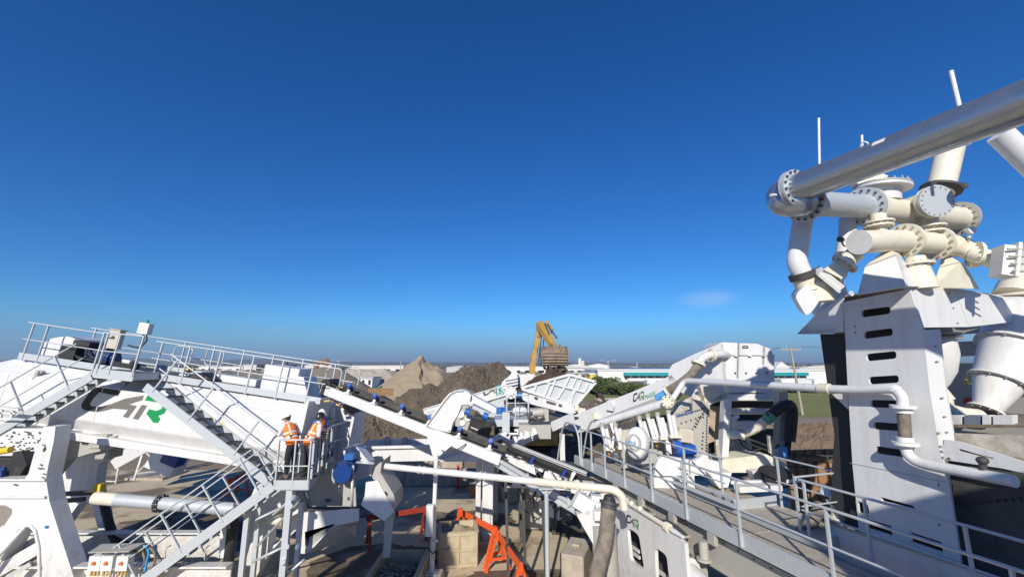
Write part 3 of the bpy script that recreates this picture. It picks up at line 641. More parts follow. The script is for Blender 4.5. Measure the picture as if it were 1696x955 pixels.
# ---- walkway on top: toe boards and handrails, near and far
NB = [HP(-.15, .25, .02), HP(HLEN + .25, .25, .02)]
def ts(pxs, y, Yq): return [((P(x, y, Yq) - NB[0]).dot(HA)) / (NB[1] - NB[0]).length for x in pxs]
L_ = (NB[1] - NB[0]).length
k = MB(); k.beam(NB[0] + HU * .09, NB[1] + HU * .09, .012, .20, HU)
for i in range(9): k.tube(lerp(NB[0], NB[1], (i + .4) / 9) + HU * .12 - Y_ * .02, lerp(NB[0], NB[1], (i + .4) / 9) + HU * .12 + Y_ * .02, .013, n=6)
build('toe_board', k, GALV, t)
handrail(t, [HP(-.2, .25, .1), HP(2.35, .25, .1)], HU, 1.08, post_at=[(0, .08), (0, .27)])
handrail(t, [HP(4.1, .25, .1), HP(HLEN + .3, .25, .1)], HU, 1.08, post_at=[(0, .04), (0, .2), (0, .38), (0, .57), (0, .74), (0, .91)])
handrail(t, [HP(-.1, 2.2, .1), HP(HLEN + .5, 2.2, .1)], HU, 1.08, post_at=[(0, .02), (0, .2), (0, .36), (0, .47), (0, .58), (0, .69), (0, .8), (0, .92)], toe=.14)
# rounded gates and rail ends
def loop(parent, c, ax, up, w, h, name='safety_gate'):
    k = MB(); q = rrect(-w / 2, -h / 2, w / 2, h / 2, .14, 4); k.path([c + ax * a + up * b for a, b in q], .021, 8, closed=True); return build(name, k, GALV, parent)
loop(t, HP(4.55, .9, .82), HA, HU, .62, .56); loop(t, HP(5.15, 1.6, .82), HA, HU, .62, .56)
loop(t, HP(HLEN + .35, .6, .75), HA, HU, .5, .8); loop(t, HP(HLEN + .55, 1.7, .75), HA, HU, .5, .8)
k = MB(); k.box(HP(5.6, 1.2, .07), (HLEN - .5, 1.9, .03), HA, Y_, HU); k.v = [tuple(HP(min(max((V(p) - h0).dot(HA), 1.2), HLEN), p[1] - HY, (V(p) - h0).dot(HU))) for p in k.v]
build('walkway_deck', k, GRATE, t)
# equipment on top: feed hood, drives, control cabinet, beacon box, white cover
k = MB(); q = rpoly([(65, 588), (66, 574), (84, 560), (112, 556), (128, 562), (104, 590)], 8, 4); k.prism([P(x, y, 14.0) for x, y in q], (0, 1.2, 0)); build('feed_hood', k, CLEAN, t, bevel=.03)
for i, (x, y) in enumerate(((128, 580), (158, 585), (172, 592))):
    c = P(x, y, 14.3); d = build('drive_motor', MB().tube(c - HA * .42, c + HA * .36, .27, n=16).tube(c + HA * .36, c + HA * .44, .2, n=16), BLUE if i else DARK, t)
    k = MB(); k.box(c + HU * .28, (.3, .3, .14), HA, Y_, HU)
    for a in range(7): k.ring(c - HA * (.34 - a * .1), HA, .272, .285, .02, 16)
    build('terminal_box', k, DARK, d)
k = MB(); k.box(P(142, 569, 14.0), (.55, .3, .16), HA, Y_, HU); k.box(P(122, 584, 14.0), (.5, .4, .5), HA, Y_, HU); build('valve_block', k, BLACK, t)
k = MB()
for pts in ([(120, 572), (124, 585), (132, 594), (146, 590)], [(138, 573), (150, 588), (166, 597)], [(128, 590), (150, 597), (176, 600)]): k.path(smooth([P(x, y, 13.85) for x, y in pts]), .03, 7)
build('hydraulic_hose', k, BLACK, t)
c = P(191, 564, 13.9); k = MB(); k.box(c + HU * .05, (.34, .22, .62), HA, Y_, HU); cab = build('control_cabinet', k, BEIGE, t, bevel=.01)
k = MB(); k.box(c - Y_ * .115 + HU * .1, (.1, .012, .1), HA, Y_, HU); build('screen', k, DARK, cab)
k = MB(); k.box(c + HU * .37, (.4, .3, .025), HA, Y_, HU); build('lid', k, BEIGE, cab)
c = P(241, 544, 13.7); k = MB(); k.box(c, (.34, .2, .36), HA, Y_, HU); bx = build('sensor_box', k, BOXW, t, bevel=.01)
k = MB(); k.tube(c + HU * .18, c + HU * .24, .045, n=10); k.ball(c + HU * .26, .045); build('beacon', k, mat('beacon_green', (.02, .35, .2), .3), bx)
k = MB(); k.tube(c - HU * .18, c - HU * .52, .03, n=8); k.path(smooth([c - HU * .2 + HA * .1, c - HU * .4 + HA * .14, c - HU * .62 - HA * .03, c - HU * .6 - HA * .4]), .025, 7); build('bracket', k, BLACK, bx)
k = MB(); c = P(474, 633, 14.3); k.box(c, (1.15, .9, 1.05), HA, Y_, HU); k.prism([c + HA * .575 + HU * .3 - Y_ * .45, c + HA * .575 - HU * .52 - Y_ * .45, c + HA * 1.15 - HU * .52 - Y_ * .45, c + HA * .75 + HU * .3 - Y_ * .45], (0, .9, 0)); build('drive_cover', k, CLEAN, t, bevel=.02)
k = MB(); k.box(P(335, 622, 14.9), (1.4, .3, .18), HA, Y_, HU); k.box(P(380, 628, 15.0), (2.2, .5, .3), HA, Y_, HU); build('side_beam', k, WHITE, t)
k = MB(); k.tube(P(310, 612, 14.2), P(316, 613, 14.2), .09, n=10); k.tube(P(319, 612, 14.2), P(322, 612, 14.2), .06, n=10); build('yellow_valve', k, mat('brass', (.6, .42, .12), .4, .3), t)
k = MB(); q = HP(4.8, .9, .16); k.prism([q, q + HA * .9, q + HA * .55 + HU * .2], (0, .5, 0)); build('hatch', k, DARK, t)
k = MB(); k.box(P(208, 606, 14.2), (.7, .3, .25), HA, Y_, HU); build('battery_box', k, BLACK, t)
k = MB(); k.tube(P(205, 598, 14.1), P(217, 600, 14.1), .07, n=10); build('filter', k, BOXW, t)
# ---- landing in front of the hull
z_l = P(185, 622, 12.5).z
la, lb = P(152, 617, 12.6), P(219, 634, 12.6); lb.z = la.z - .12
k = MB()
k.beam(la, lb, .014, .27, Z_); k.beam(la + Y_ * .9, lb + Y_ * .9, .014, .2, Z_)
k.beam(lb, lb + Y_ * .88, .014, .2, Z_); k.beam(la, la + Y_ * .88, .014, .2, Z_)
ld = build('landing', k, GALV, t)
k = MB(); k.hexa([la + V((0, .02, .07)), lb + V((0, .02, .07)), lb + V((0, .88, .07)), la + V((0, .88, .07)), la + V((0, .02, .1)), lb + V((0, .02, .1)), lb + V((0, .88, .1)), la + V((0, .88, .1))]); build('deck_plate', k, GRATE, ld)
k = MB(); k.prism([la + V((.35, .2, -.13)), lb + V((-.2, .2, -.13)), lb + V((-.75, .6, -.36)), la + V((.5, .6, -.3))], (0, .03, 0)); build('bracket', k, DARK, ld)
handrail(t, [la + Z_ * .12, lb + Z_ * .12], HU, 1.08, post_at=[(0, .02), (0, .12), (0, .42), (0, .98)])
# ---- support frame at the far left (near and far side plates)
def frame_plate(Y, th, m_, nm, dx=0):
    out = [(-60, 715), (-60, 800), (0, 805), (-80, 955), (-110, 1010), (150, 1010), (128, 955), (84, 800), (79, 745), (92, 722), (92, 708), (70, 708), (66, 722), (52, 760), (46, 785), (40, 792), (-10, 796), (-20, 715)]
    out = [(-40, 795), (40, 793), (47, 784), (56, 752), (68, 728), (72, 706), (92, 706), (89, 730), (80, 770), (76, 792), (82, 830), (106, 905), (120, 948), (150, 1030), (85, 1030), (64, 905), (58, 876), (44, 868), (30, 876), (-10, 950), (-60, 1030), (-130, 1030), (-50, 900), (8, 868), (20, 850), (20, 842), (8, 836), (-40, 836)]
    k = MB(); k.plate([P(x + dx, y, Y) for x, y in out], [], (0, th, 0)); return build(nm, k, m_, t, bevel=.012)
fp = frame_plate(11.9, .42, CLEAN, 'support_frame')
for y in (794, 822.5):
    k = MB(); k.beam(P(-30, y, 11.86), P(75, y, 11.86), .05, .05); build('stiffener', k, WHITE, fp)
k = MB(); k.path([P(x, y, 11.88) for x, y in smooth([(62, 955), (60, 890), (54, 872), (42, 868), (32, 876), (-2, 930)], 4) if True] if False else [P(x, y, 11.88) for x, y in ((66, 960), (64, 905), (58, 878), (50, 870), (40, 869), (31, 875), (0, 925))], .035, 8); build('edge_pipe', k, WHITE, fp)
for (x, y) in ((67, 769), (69, 775), (64, 775), (72, 784), (70, 790), (23, 802), (26, 802), (71, 736)):
    k = MB(); k.tube(P(x, y, 11.88), P(x, y, 11.84), .018, n=6); build('bolt', k, DARK, fp)
k = MB(); k.prism([P(x, y, 11.885) for x, y in ((71, 744), (75, 738), (76, 743), (72, 748))], (0, -.01, 0)); build('slot', k, DARK, fp)
k = MB(); k.ball(P(77, 872, 11.885), .055, sc=(1, .15, .7)); build('sticker', k, BLUED, fp)
k = MB(); k.tube(P(44, 869, 11.9), P(-40, 960, 11.6), .05); k.prism([P(x, y, 12.4) for x, y in ((24, 905), (58, 888), (64, 918), (30, 940))], (0, .25, 0)); k.beam(P(-20, 955, 12.0), P(85, 895, 12.2), .25, .3); k.beam(P(12, 955, 11.8), P(52, 932, 12.0), .12, .1); build('cross_brace', k, WHITE, t)
# far side: arched portal leg in shade
out = [(86, 760), (110, 752), (165, 738), (186, 752), (162, 770), (158, 800), (160, 820), (168, 845), (178, 905), (192, 915), (192, 1000), (150, 1000), (172, 905), (158, 860), (152, 836), (141, 829), (130, 834), (104, 870), (92, 895), (84, 870), (84, 800)]
k = MB(); k.plate([P(x, y, 14.6) for x, y in out], [], (0, .35, 0)); build('far_portal', k, CLEAN, t, bevel=.012)
out2 = [(82, 722), (190, 722), (188, 742), (150, 750), (110, 762), (86, 790)]
k = MB(); k.plate([P(x, y, 13.4) for x, y in out2], [[(P(x, y, 13.4)) for x, y in rpoly([(97, 737), (104, 731), (110, 742), (98, 748)], 2)], [P(x, y, 13.4) for x, y in rpoly([(135, 728), (150, 726), (146, 738), (135, 736)], 2)]], (0, .3, 0)); build('cradle_plate', k, GREYP, t)
k = MB()
for (x0, y0, x1, y1) in ((100, 752, 178, 735), (112, 738, 180, 728), (84, 818, 160, 815), (90, 830, 140, 826)): k.beam(P(x0, y0, 13.9), P(x1, y1, 13.9), .1, .12)
build('tie_beam', k, DARK, t)
k = MB(); k.box(P(38, 730, 12.75), (1.7, .3, .75)); build('vibrator_plate', k, CLEAN, t)
k = MB(); k.box(P(10, 772, 12.6), (.9, .5, .5)); k.prism([P(x, y, 12.3) for x, y in ((22, 748), (36, 746), (44, 770), (30, 790), (8, 790))], (0, .2, 0)); build('spring_box', k, BLACK, t)
k = MB(); k.tube(P(-4, 780, 12.4), P(14, 778, 12.4), .13, n=12); k.box(P(4, 784, 12.3), (.3, .3, .2)); build('vibrator_motor', k, BLUE, t)
k = MB(); k.tube(P(0, 747, 12.3), P(18, 744, 12.3), .09, n=12); build('coupling_guard', k, mat('safety_yellow', (.75, .5, .03), .5), t)
rnd = random.Random(3); k = MB()
for _ in range(60): p = P(rnd.uniform(2, 76), rnd.uniform(714, 745), 12.6); k.tube(p, p - Y_ * .03, .018, n=6)
build('bolt_row', k, DARK, t, kind='stuff')
# hull underside rail and legs at the right end, skid beam, cross pipe
k = MB(); k.box(P(175, 728, 13.6), (.5, .5, .4)); k.box(P(183, 740, 13.8), (.4, .5, .6)); build('hull_bearing', k, GREYP, t)
sk0, sk1 = V((-18, 12.2, .45)), V((P(385, 930, 12.2).x, 12.2, .45))
k = MB(); k.beam(sk0, sk1, .06, .7); k.beam(sk0 + V((0, -.1, .35)), sk1 + V((0, -.1, .35)), .3, .05); k.beam(sk0 + V((0, -.1, -.35)), sk1 + V((0, -.1, -.35)), .3, .05); build('skid_beam', k, WHITE, t, bevel=.008)
k = MB(); sk2, sk3 = V((-18, 14.2, .5)), V((P(385, 890, 14.2).x, 14.2, .5)); k.beam(sk2, sk3, .06, .75); k.beam(sk2 + V((0, -.1, .37)), sk3 + V((0, -.1, .37)), .26, .05); build('skid_beam', k, WHITE, t, bevel=.008)
k = MB()
for x in (280, 345): k.path(smooth_corners([P(x, 923, 12.1) + V((0, 0, 0)), P(x, 923, 12.1) + V((0, -.15, 0)), P(x, 923, 12.1) + V((0, -.15, .3)), P(x, 923, 12.1) + V((0, 0, .3))], .06), .015, 6)
build('lashing_ring', k, GALV, t)
# control boxes with red switches under a slanted rain cover
for i, x in enumerate((162, 182, 207)):
    c = P(x, 930, 11.75); k = MB(); k.box(c, (.30, .2, .34)); b_ = build('switch_box', k, BOXW, t, bevel=.01)
    k = MB(); k.tube(c + V((0, -.1, .02)), c + V((0, -.14, .02)), .045, n=10); build('switch_knob', k, mat('switch_orange', (.75, .15, .03), .4), b_)
    k = MB()
    for j in range(3): k.tube(c + V((-.09 + .09 * j, -.03, -.2)), c + V((-.09 + .09 * j, -.03, -.3)), .03, n=8)
    build('cable_gland', k, mat('brass', (.6, .42, .12)), b_)
k = MB(); q = [P(146, 914, 11.45), P(214, 912, 11.45), P(240, 898, 12.0), P(168, 900, 12.0)]; k.prism(q, (0, 0, -.02)); build('rain_cover', k, GREYP, t)
k = MB(); k.path(smooth([P(238, 902, 11.8), P(246, 912, 11.8), P(243, 930, 11.8), P(240, 945, 11.8)]), .03, 7); build('blue_hose', k, mat('hose_blue', (.03, .3, .6), .4), t)
k = MB(); k.path(smooth([P(246, 904, 11.8), P(256, 915, 11.8), P(256, 930, 11.8), P(246, 943, 11.8)]), .03, 7); k.path(smooth([P(236, 910, 11.8), P(240, 930, 11.8), P(232, 945, 11.8)]), .03, 7); build('drain_hose', k, HOSE, t)
# lower rail at the far left edge (lower platform of the machine)
k = MB(); k.beam(P(-60, 668, 12.0), P(34, 678, 12.0), .12, .05); k.beam(P(-60, 682, 12.0), P(26, 684, 12.0), .05, .04)
for x in (4, 22): k.beam(P(x, 676, 12.0), P(x - 3, 692, 12.0), .05, .05)
build('lower_platform', k, WHITE, t)
# support legs right of the machine, below the platform (white brackets with round openings)
out = [(412, 832), (425, 798), (438, 795), (470, 806), (490, 812), (500, 840), (500, 868), (440, 925), (400, 1000), (388, 1000), (398, 950), (405, 900)]
k = MB(); k.plate([P(x, y, 12.9) for x, y in out], [[P(x, y, 12.9) for x, y in rpoly([(447, 905), (449, 850), (466, 838), (478, 870), (462, 898)], 8)]], (0, .3, 0)); build('end_leg', k, CLEAN, t, bevel=.012)
k = MB(); k.tube(P(445, 858, 12.85), P(478, 862, 12.5), .14, n=14); k.tube(P(470, 800, 13.2), P(476, 815, 13.2), .2, n=14); build('end_bearing', k, CREAM, t)
k = MB(); k.path(smooth([P(386, 860, 12.4), P(384, 885, 12.4), P(380, 920, 12.5), P(372, 960, 12.5)]), .14, 12); build('drain_sleeve', k, BLACK, t)
for y in (866, 884, 902):
    k = MB(); k.box(P(398, y, 12.9), (.3, .3, .22)); build('hydraulic_unit', k, BLUE if y != 902 else BLUED, t)
k = MB(); k.beam(P(374, 864, 12.45), P(370, 922, 12.45), .2, .1, Y_); build('louvre_post', k, WHITE, t)
# ---- stairs
st1t, st1b = P(151, 623, 12.55), P(-46, 738, 12.55)
staircase('light grey staircase going down left from the landing across the white hull', st1t, st1b, V((0, .48, 0)), 11, rail_h=1.02, posts=(.19, .57, .9))
st2t, st2b = P(240, 640, 12.6), P(446, 800, 12.5)
staircase('steep grey staircase going down right past the green letter to the platform with people', st2t, st2b, V((0, .72, 0)), 12, rail_h=1.02, posts=(.06, .36, .72, .98))
PLZ = P(451, 796, 11.7).z
# ---- raised platform where the three people stand
pa, pb = P(454, 796, 11.7), P(512, 796, 11.7); pc = P(562, 752, 16.0)
pc = V((P(560, 750, 15.6).x, 15.6, PLZ)); pd = V((pa.x - .1, 15.6, PLZ))
pa.z = pb.z = PLZ
t = thing('platform', 'raised grey steel platform where three people in orange vests stand', 'platform', V((pa.x, 12.5, 0)))
k = MB()
for a, b in ((pa, pb), (pb, pc), (pd, pa)): k.beam(a - Z_ * .1, b - Z_ * .1, .014, .24, Z_)
k.beam(pa - Z_ * .1, pb - Z_ * .1, .03, .2); fr = build('edge_frame', k, GALV, t)
k = MB(); k.hexa([pa - Z_ * .05, pb - Z_ * .05, pc - Z_ * .05, pd - Z_ * .05, pa, pb, pc, pd]); build('deck', k, GRATE, t)
handrail(t, [pa + V((.02, 0, 0)), pb, pb + (pc - pb) * .97], Z_, 1.03, post_at=[(0, .02), (0, .52), (0, .97), (1, .05), (1, .14), (1, .24), (1, .36), (1, .5), (1, .66), (1, .82), (1, .98)], mids=(.36,))
handrail(t, [pa + V((-.25, .9, 0)), pa + V((.3, .9, 0)), pa + V((.45, 3.6, 0))], Z_, 1.03, post_at=[(0, .3), (0, .8)])
for (x0, y0, x1, y1, Yq, w) in ((482, 800, 470, 1010, 11.8, .16), (500, 830, 492, 1010, 12.3, .12), (434, 800, 420, 1010, 12.6, .12), (412, 835, 408, 1010, 12.0, .13)):
    k = MB(); k.beam(P(x0, y0, Yq), V((P(x0, y0, Yq).x, Yq, .0)), w, w * .8, Y_); build('leg', k, GALV, t)
k = MB()
for (x0, y0, x1, y1, Yq) in ((420, 862, 470, 838, 12.2), (425, 905, 500, 825, 12.3), (418, 930, 470, 905, 12.2), (470, 955, 505, 925, 12.0), (452, 852, 495, 815, 12.2)): k.tube(P(x0, y0, Yq), P(x1, y1, Yq), .035, n=8)
build('brace', k, GALV, t)
k = MB()
for (x, y) in ((486, 823), (480, 838), (474, 905), (468, 930), (494, 905)): k.tube(P(x, y, 11.75), P(x, y, 11.66), .07, n=10)
build('pipe_clamp', k, GALV, t)
st3t, st3b = P(452, 804, 11.7), None
st3b = V((st3t.x - 3.75, 11.7, .12))
staircase('wide grey staircase going down left from the platform to the yard', st3t, st3b, V((0, .8, 0)), 13, rail=True, railfar=True, rail_h=1.0, posts=(.08, .32, .58, .84), midf=(.55,))
# ================================================================= centre: conveyors, pipe, chute, feeder, excavator
def pxplate(pts, Y, th, holes=()):
    k = MB(); k.plate([P(x, y, Y) for x, y in pts], [[P(x, y, Y) for x, y in h] for h in holes], (0, th, 0)); return k
def text_on(body, size, origin, ax, ay, m, parent, name='lettering', shear=0., width=None):
    cu = bpy.data.curves.new(name, 'FONT'); cu.body = body; cu.size = 1; cu.extrude = .012; cu.shear = shear
    tmp = bpy.data.objects.new(name, cu); COL.objects.link(tmp); bpy.context.view_layer.update()
    me = bpy.data.meshes.new_from_object(tmp.evaluated_get(bpy.context.evaluated_depsgraph_get())); bpy.data.objects.remove(tmp)
    xs = [v.co.x for v in me.vertices]; w = max(xs) - min(xs); x0 = min(xs); sx = (width / w) if width else size
    az = V(ax).cross(V(ay)).normalized(); o0 = org(parent)
    for v in me.vertices:
        c = v.co.copy(); v.co = V(origin) + V(ax).normalized() * (c.x - x0) * sx + V(ay).normalized() * c.y * size + az * (c.z * .3 + .004) - o0
    me.materials.clear(); me.materials.append(m); o = bpy.data.objects.new(name, me); COL.objects.link(o); o.parent = parent; ORG[o.name] = o0; return o
# ---- main belt conveyor
ca, cm = P(532, 643, 13.9), P(724, 720, 12.9)
cd_ = (cm - ca).normalized(); cb = ca + cd_ * ((cm - ca).length * 1.47); cs = V((-cd_.y, cd_.x, 0)).normalized()
if cs.y < 0: cs = -cs
cu_ = cs.cross(cd_); cu_ = cu_ if cu_.z > 0 else -cu_
t = thing('belt_conveyor', 'long white belt conveyor with blue idler rollers descending from the screening machine', 'conveyor', V((cm.x, cm.y, 0)))
CONV = t
CL = (cb - ca).length
def CP(s, w, u): return ca + cd_ * s + cs * w + cu_ * u
for w in (0, .56):
    k = MB(); k.beam(CP(0, w, 0), CP(CL, w, 0), .02, .30, cu_)
    for s in (-1, 1): k.beam(CP(0, w + .03, .142 * s), CP(CL, w + .03, .142 * s), .08, .016, cu_)
    bm = build('side_beam', k, CLEAN, t)
    for s in (1.55, 3.1, 4.65):
        k = MB(); k.box(CP(s, w - .014, 0), (.012, .01, .28), cd_, cs, cu_); build('seam', k, WHITE, bm)
sec_ = [(.05, .24), (.17, .16), (.39, .16), (.51, .23), (.53, .22), (.40, .14), (.16, .14), (.035, .225)]
k = MB(); k.strip([[CP(s, w, u) for w, u in sec_] for s in [CL * i / 12 for i in range(13)]], True); build('belt', k, BELT, t)
k = MB(); k.strip([[CP(s, w, u) for w, u in [(.49, .21), (.51, .24), (.53, .30), (.545, .29), (.53, .23)]] for s in (0.4, CL)], True); build('skirt_rubber', k, BLACK, t)
k = MB(); k.strip([[CP(s, w, u) for w, u in [(.1, -.05), (.5, -.05), (.5, -.07), (.1, -.07)]] for s in (0.2, CL)], True); build('return_belt', k, BELT, t)
kb = MB(); kb.hexa([V((-.05, -.1, .0)), V((.05, -.1, 0)), V((.05, .14, 0)), V((-.05, .14, 0)), V((-.03, -.05, .14)), V((.03, -.05, .14)), V((.03, .1, .12)), V((-.03, .1, .12))]); kb.box((0, -.02, .02), (.2, .2, .03)); idb = mesh_of('idler_bracket', kb, BOXW)
kr = MB(); kr.tube((0, -.13, .28), (0, .12, .12), .078, n=14); idr = mesh_of('roller', kr, BLUER)
kc = MB(); kc.tube((0, -.145, .29), (0, -.128, .28), .05, n=12); idc = mesh_of('roller_cap', kc, BLUED)
q_ = frame_quat(cd_, cs, cu_)
for i in range(8):
    s = .98 + i * .99
    if s > CL - .15: break
    o = piece('idler', idb, t, CP(s, .06, .15), q_)
    for me, nm in ((idr, 'roller'), (idc, 'roller_cap')):
        c = bpy.data.objects.new(nm, me); COL.objects.link(c); c.parent = o
k = MB(); k.beam(CP(.1, -.06, .02), CP(.1, .6, .02), .1, .4, cu_); k.tube(CP(.1, 0, .14), CP(.1, .55, .14), .2, n=16); build('head_drum', k, BLACK, t)
k = MB(); rnd = random.Random(4)
for _ in range(14):
    c = CP(rnd.uniform(.2, .9), rnd.uniform(.1, .9), rnd.uniform(-.5, .25)); k.box(c, (rnd.uniform(.1, .22), .1, .05), V((1, 0, rnd.uniform(-.5, .5))).normalized(), Y_, V((0, 0, 1)))
build('scraper_blade', k, mat('polyurethane', (.62, .42, .16), .5), t, kind='stuff')
# post under it with a white cabinet
px_ = P(722, 745, 12.75); pt = V((px_.x, 12.75, .0)); 
k = MB(); k.prism([CP(s, -.04, u) for s, u in (((cm - ca).length - .3, -.1), ((cm - ca).length + .55, -.1), ((cm - ca).length + .28, -.5), ((cm - ca).length + .1, -.62))], cs * .08); build('gusset', k, CLEAN, t)
k = MB(); k.tube(V((px_.x - .02, 12.85, .28)), V((px_.x, 12.85, 3.45)), .062, n=14); lg = build('support_leg', k, WHITE, t)
k = MB(); k.box((px_.x - .04, 12.85, .75), (.09, .09, 1.0)); k.box((px_.x - .04, 12.85, .29), (.32, .32, .03)); build('jack', k, WHITE, lg)
k = MB(); k.tube((px_.x - .04, 12.78, 1.18), (px_.x - .04, 12.92, 1.18), .07, n=12); k.box((px_.x - .0, 12.8, 1.12), (.24, .06, .05)); build('jack_clamp', k, GALV, lg)
m = MB(); m.hexa([V((px_.x - .32, 12.55, 0)), V((px_.x + .3, 12.55, 0)), V((px_.x + .3, 13.2, 0)), V((px_.x - .32, 13.2, 0)), V((px_.x - .26, 12.6, .275)), V((px_.x + .25, 12.6, .275)), V((px_.x + .25, 13.15, .275)), V((px_.x - .26, 13.15, .275))])
tag(build('foot_block', m, CONC, loc=(px_.x, 12.9, 0), bevel=.03), 'pale concrete block under the white post of the belt conveyor', 'concrete block')
c0, c1 = P(706, 835, 12.7), P(718, 886, 12.7); m = MB(); m.box((c0 + c1) / 2 + V((0, 0, 0)), (.21, .18, (c0 - c1).z)); 
tb = thing('junction_cabinet', 'tall narrow white cabinet hung on the white conveyor post', 'cabinet', (c0 + c1) / 2 - Z_ * .5); build('cabinet_body', m, BOXW, tb, bevel=.012)
m = MB(); m.box((c0 + c1) / 2 - Y_ * .1, (.17, .02, (c0 - c1).z - .08)); build('cabinet_door', m, CLEAN, tb, bevel=.006)
m = MB(); m.path(smooth([c1 - V((.06, 0, 0)), c1 - V((.12, 0, .25)), c1 - V((.02, 0, .45)), c1 + V((.1, .1, -.4))]), .018, 6); build('cable', m, DARK, tb)
m = MB(); m.path(smooth([P(731, 745, 12.7), P(745, 749, 12.7), P(762, 741, 12.6), P(772, 734, 12.6)]), .016, 6); build('cable', m, DARK, CONV)
# ---- cable tray / tail belt running on to the right
ta, tb_ = P(818, 764, 12.7), P(997, 871, 10.9)
t = thing('tail_conveyor', 'narrow dark tail belt with a grey cable tray sloping down behind the white pipe', 'conveyor', V(((ta.x + tb_.x) / 2, 12, 0)))
dd = (tb_ - ta).normalized()
k = MB(); k.beam(ta, tb_, .03, .13); k.beam(ta + V((0, -.02, -.06)), tb_ + V((0, -.02, -.06)), .1, .02); build('side_beam', k, GALV, t)
k = MB(); k.beam(ta + V((.05, .24, .04)), tb_ + V((.05, .24, .04)), .36, .04); build('belt', k, BELT, t)
k = MB(); k.beam(ta + V((0, -.07, .12)), tb_ + V((0, -.07, .12)), .11, .03)
for s in (-1, 1): k.beam(ta + V((0, -.07 + .055 * s, .15)), tb_ + V((0, -.07 + .055 * s, .15)), .008, .07)
ct = build('cable_tray', k, GALV, t)
for j in range(3): k = MB(); k.tube(ta + V((0, -.1 + j * .03, .15)), tb_ + V((0, -.1 + j * .03, .15)), .012, n=6); build('cable', k, DARK if j != 1 else BLUE, ct)
for f in (.05, .35, .72, .9):
    k = MB(); k.box(lerp(ta, tb_, f) + V((0, -.07, .13)), (.06, .17, .2)); build('tray_clip', k, GALV, ct)
k = MB()
for f in (.12, .3, .5): c = lerp(ta, tb_, f); k.beam(c + V((0, .5, 0)), V((c.x + .1, c.y + .5, .02)), .08, .08, Y_)
build('support_leg', k, DARK, t)
k = MB(); k.path([lerp(ta, tb_, .98) + V((-.2, -.1, .1)), lerp(ta, tb_, 1.0) + V((.15, -.12, -.12)), P(1000, 870, 10.9), P(1008, 890, 10.9)], .035, 8); build('conduit', k, GALV, t)
# ---- second conveyor (white upper beam, belt, white broken lower beam)
sa, sb = P(848, 736, 15.6), P(972, 785, 14.6)
t = thing('feed_conveyor', 'white feed conveyor with open blue rollers right of the black engine box', 'conveyor', V(((sa.x + sb.x) / 2, 15, 0)))
sd_ = (sb - sa).normalized(); ss = V((-sd_.y, sd_.x, 0)).normalized(); ss = ss if ss.y > 0 else -ss; su = ss.cross(sd_); su = su if su.z > 0 else -su
SL = (sb - sa).length
def SP(s, w, u): return sa + sd_ * s + ss * w + su * u
k = MB(); k.beam(SP(0, 0, 0), SP(SL, 0, 0), .1, .10, su); k.beam(SP(0, -.06, .06), SP(SL, -.06, .06), .22, .025, su); build('upper_beam', k, CLEAN, t)
k = MB(); k.beam(SP(-.3, -.24, -.2), SP(SL + .8, -.24, -.2), .36, .03, su); k.beam(SP(-.3, -.05, -.12), SP(SL + .8, -.05, -.12), .02, .16, su); build('belt', k, BLACK, t)
for a, b in ((.2, 1.25), (1.5, 2.45), (2.75, 3.6)):
    k = MB(); k.beam(SP(a, -.5, -.36), SP(b, -.5, -.38), .05, .2, su); k.beam(SP(a, -.46, -.26), SP(b, -.46, -.28), .12, .02, su); build('lower_plate', k, CLEAN, t)
for f in (-.28, 2.3):
    q = SP(f, -.5, -.28); k = MB(); k.prism([q - su * .24 - sd_ * .06, q + su * .34 + sd_ * .08, q + su * .34 + sd_ * .2, q + sd_ * .1 - su * .02, q + sd_ * .1 - su * .24], ss * .1); build('upright', k, CLEAN, t, bevel=.01)
for f in (-.6, .95, 2.1, 3.15):
    c = SP(f, -.36, -.16); r_ = build('roller', MB().tube(c - V((.07, .04, .08)), c + V((.07, .08, .09)), .06, n=12), BLUER, t)
    k = MB(); k.box(c - su * .13, (.18, .16, .06)); build('bracket', k, BOXW, r_)
rnd = random.Random(9)
k = MB()
for i in range(34):
    c = SP(rnd.uniform(-.2, 3.9), rnd.uniform(-.5, -.35), rnd.uniform(-.34, -.2)); k.box(c, (rnd.uniform(.06, .2), rnd.uniform(.06, .16), rnd.uniform(.04, .1)), sd_, ss, su)
build('fittings', k, BOXW, t, kind='stuff')
for f in (.4, 2.9):
    c = SP(f, .1, -.3); k = MB(); k.beam(c, V((c.x, c.y, 0.02)), .12, .12, Y_); build('leg', k, DARK, t)
# ---- white slurry pipe across the front
W0, W1 = P(636, 770, 12.5), P(1000, 811, 10.35); W1.z = W0.z = 3.17
t = thing('slurry_pipe', 'long white pipe crossing over the yard and turning cream at its dirty right elbow', 'pipe', V(((W0.x + W1.x) / 2, 11.4, 0)))
split = .73
k = MB(); k.tube(W0, lerp(W0, W1, split), .085, n=18); build('pipe', k, CLEAN, t)
k = MB(); k.path(smooth_corners([lerp(W0, W1, split), W1, W1 + (W1 - W0).normalized() * .22, W1 + (W1 - W0).normalized() * .42 - Z_ * .12, W1 + (W1 - W0).normalized() * .45 - Z_ * .4], .12), .088, 16); build('pipe', k, CREAM, t, label='cream stained end of the pipe')
pd_ = (W1 - W0).normalized()
for f in (.19, .215, .49, .51, .855, .905):
    c = lerp(W0, W1, f); k = MB(); k.ring(c, pd_, .08, .125 if f > .8 else .105, .05 if f > .8 else .03, 18); fl = build('coupling', k, CREAM if f > .6 else BOXW, t)
k = MB(); k.path(smooth([W0 + pd_ * .02, W0 - pd_ * .12, W0 - pd_ * .18 - Z_ * .16, W0 - pd_ * .18 - Z_ * .5]), .086, 14); build('elbow', k, GREYP, t)
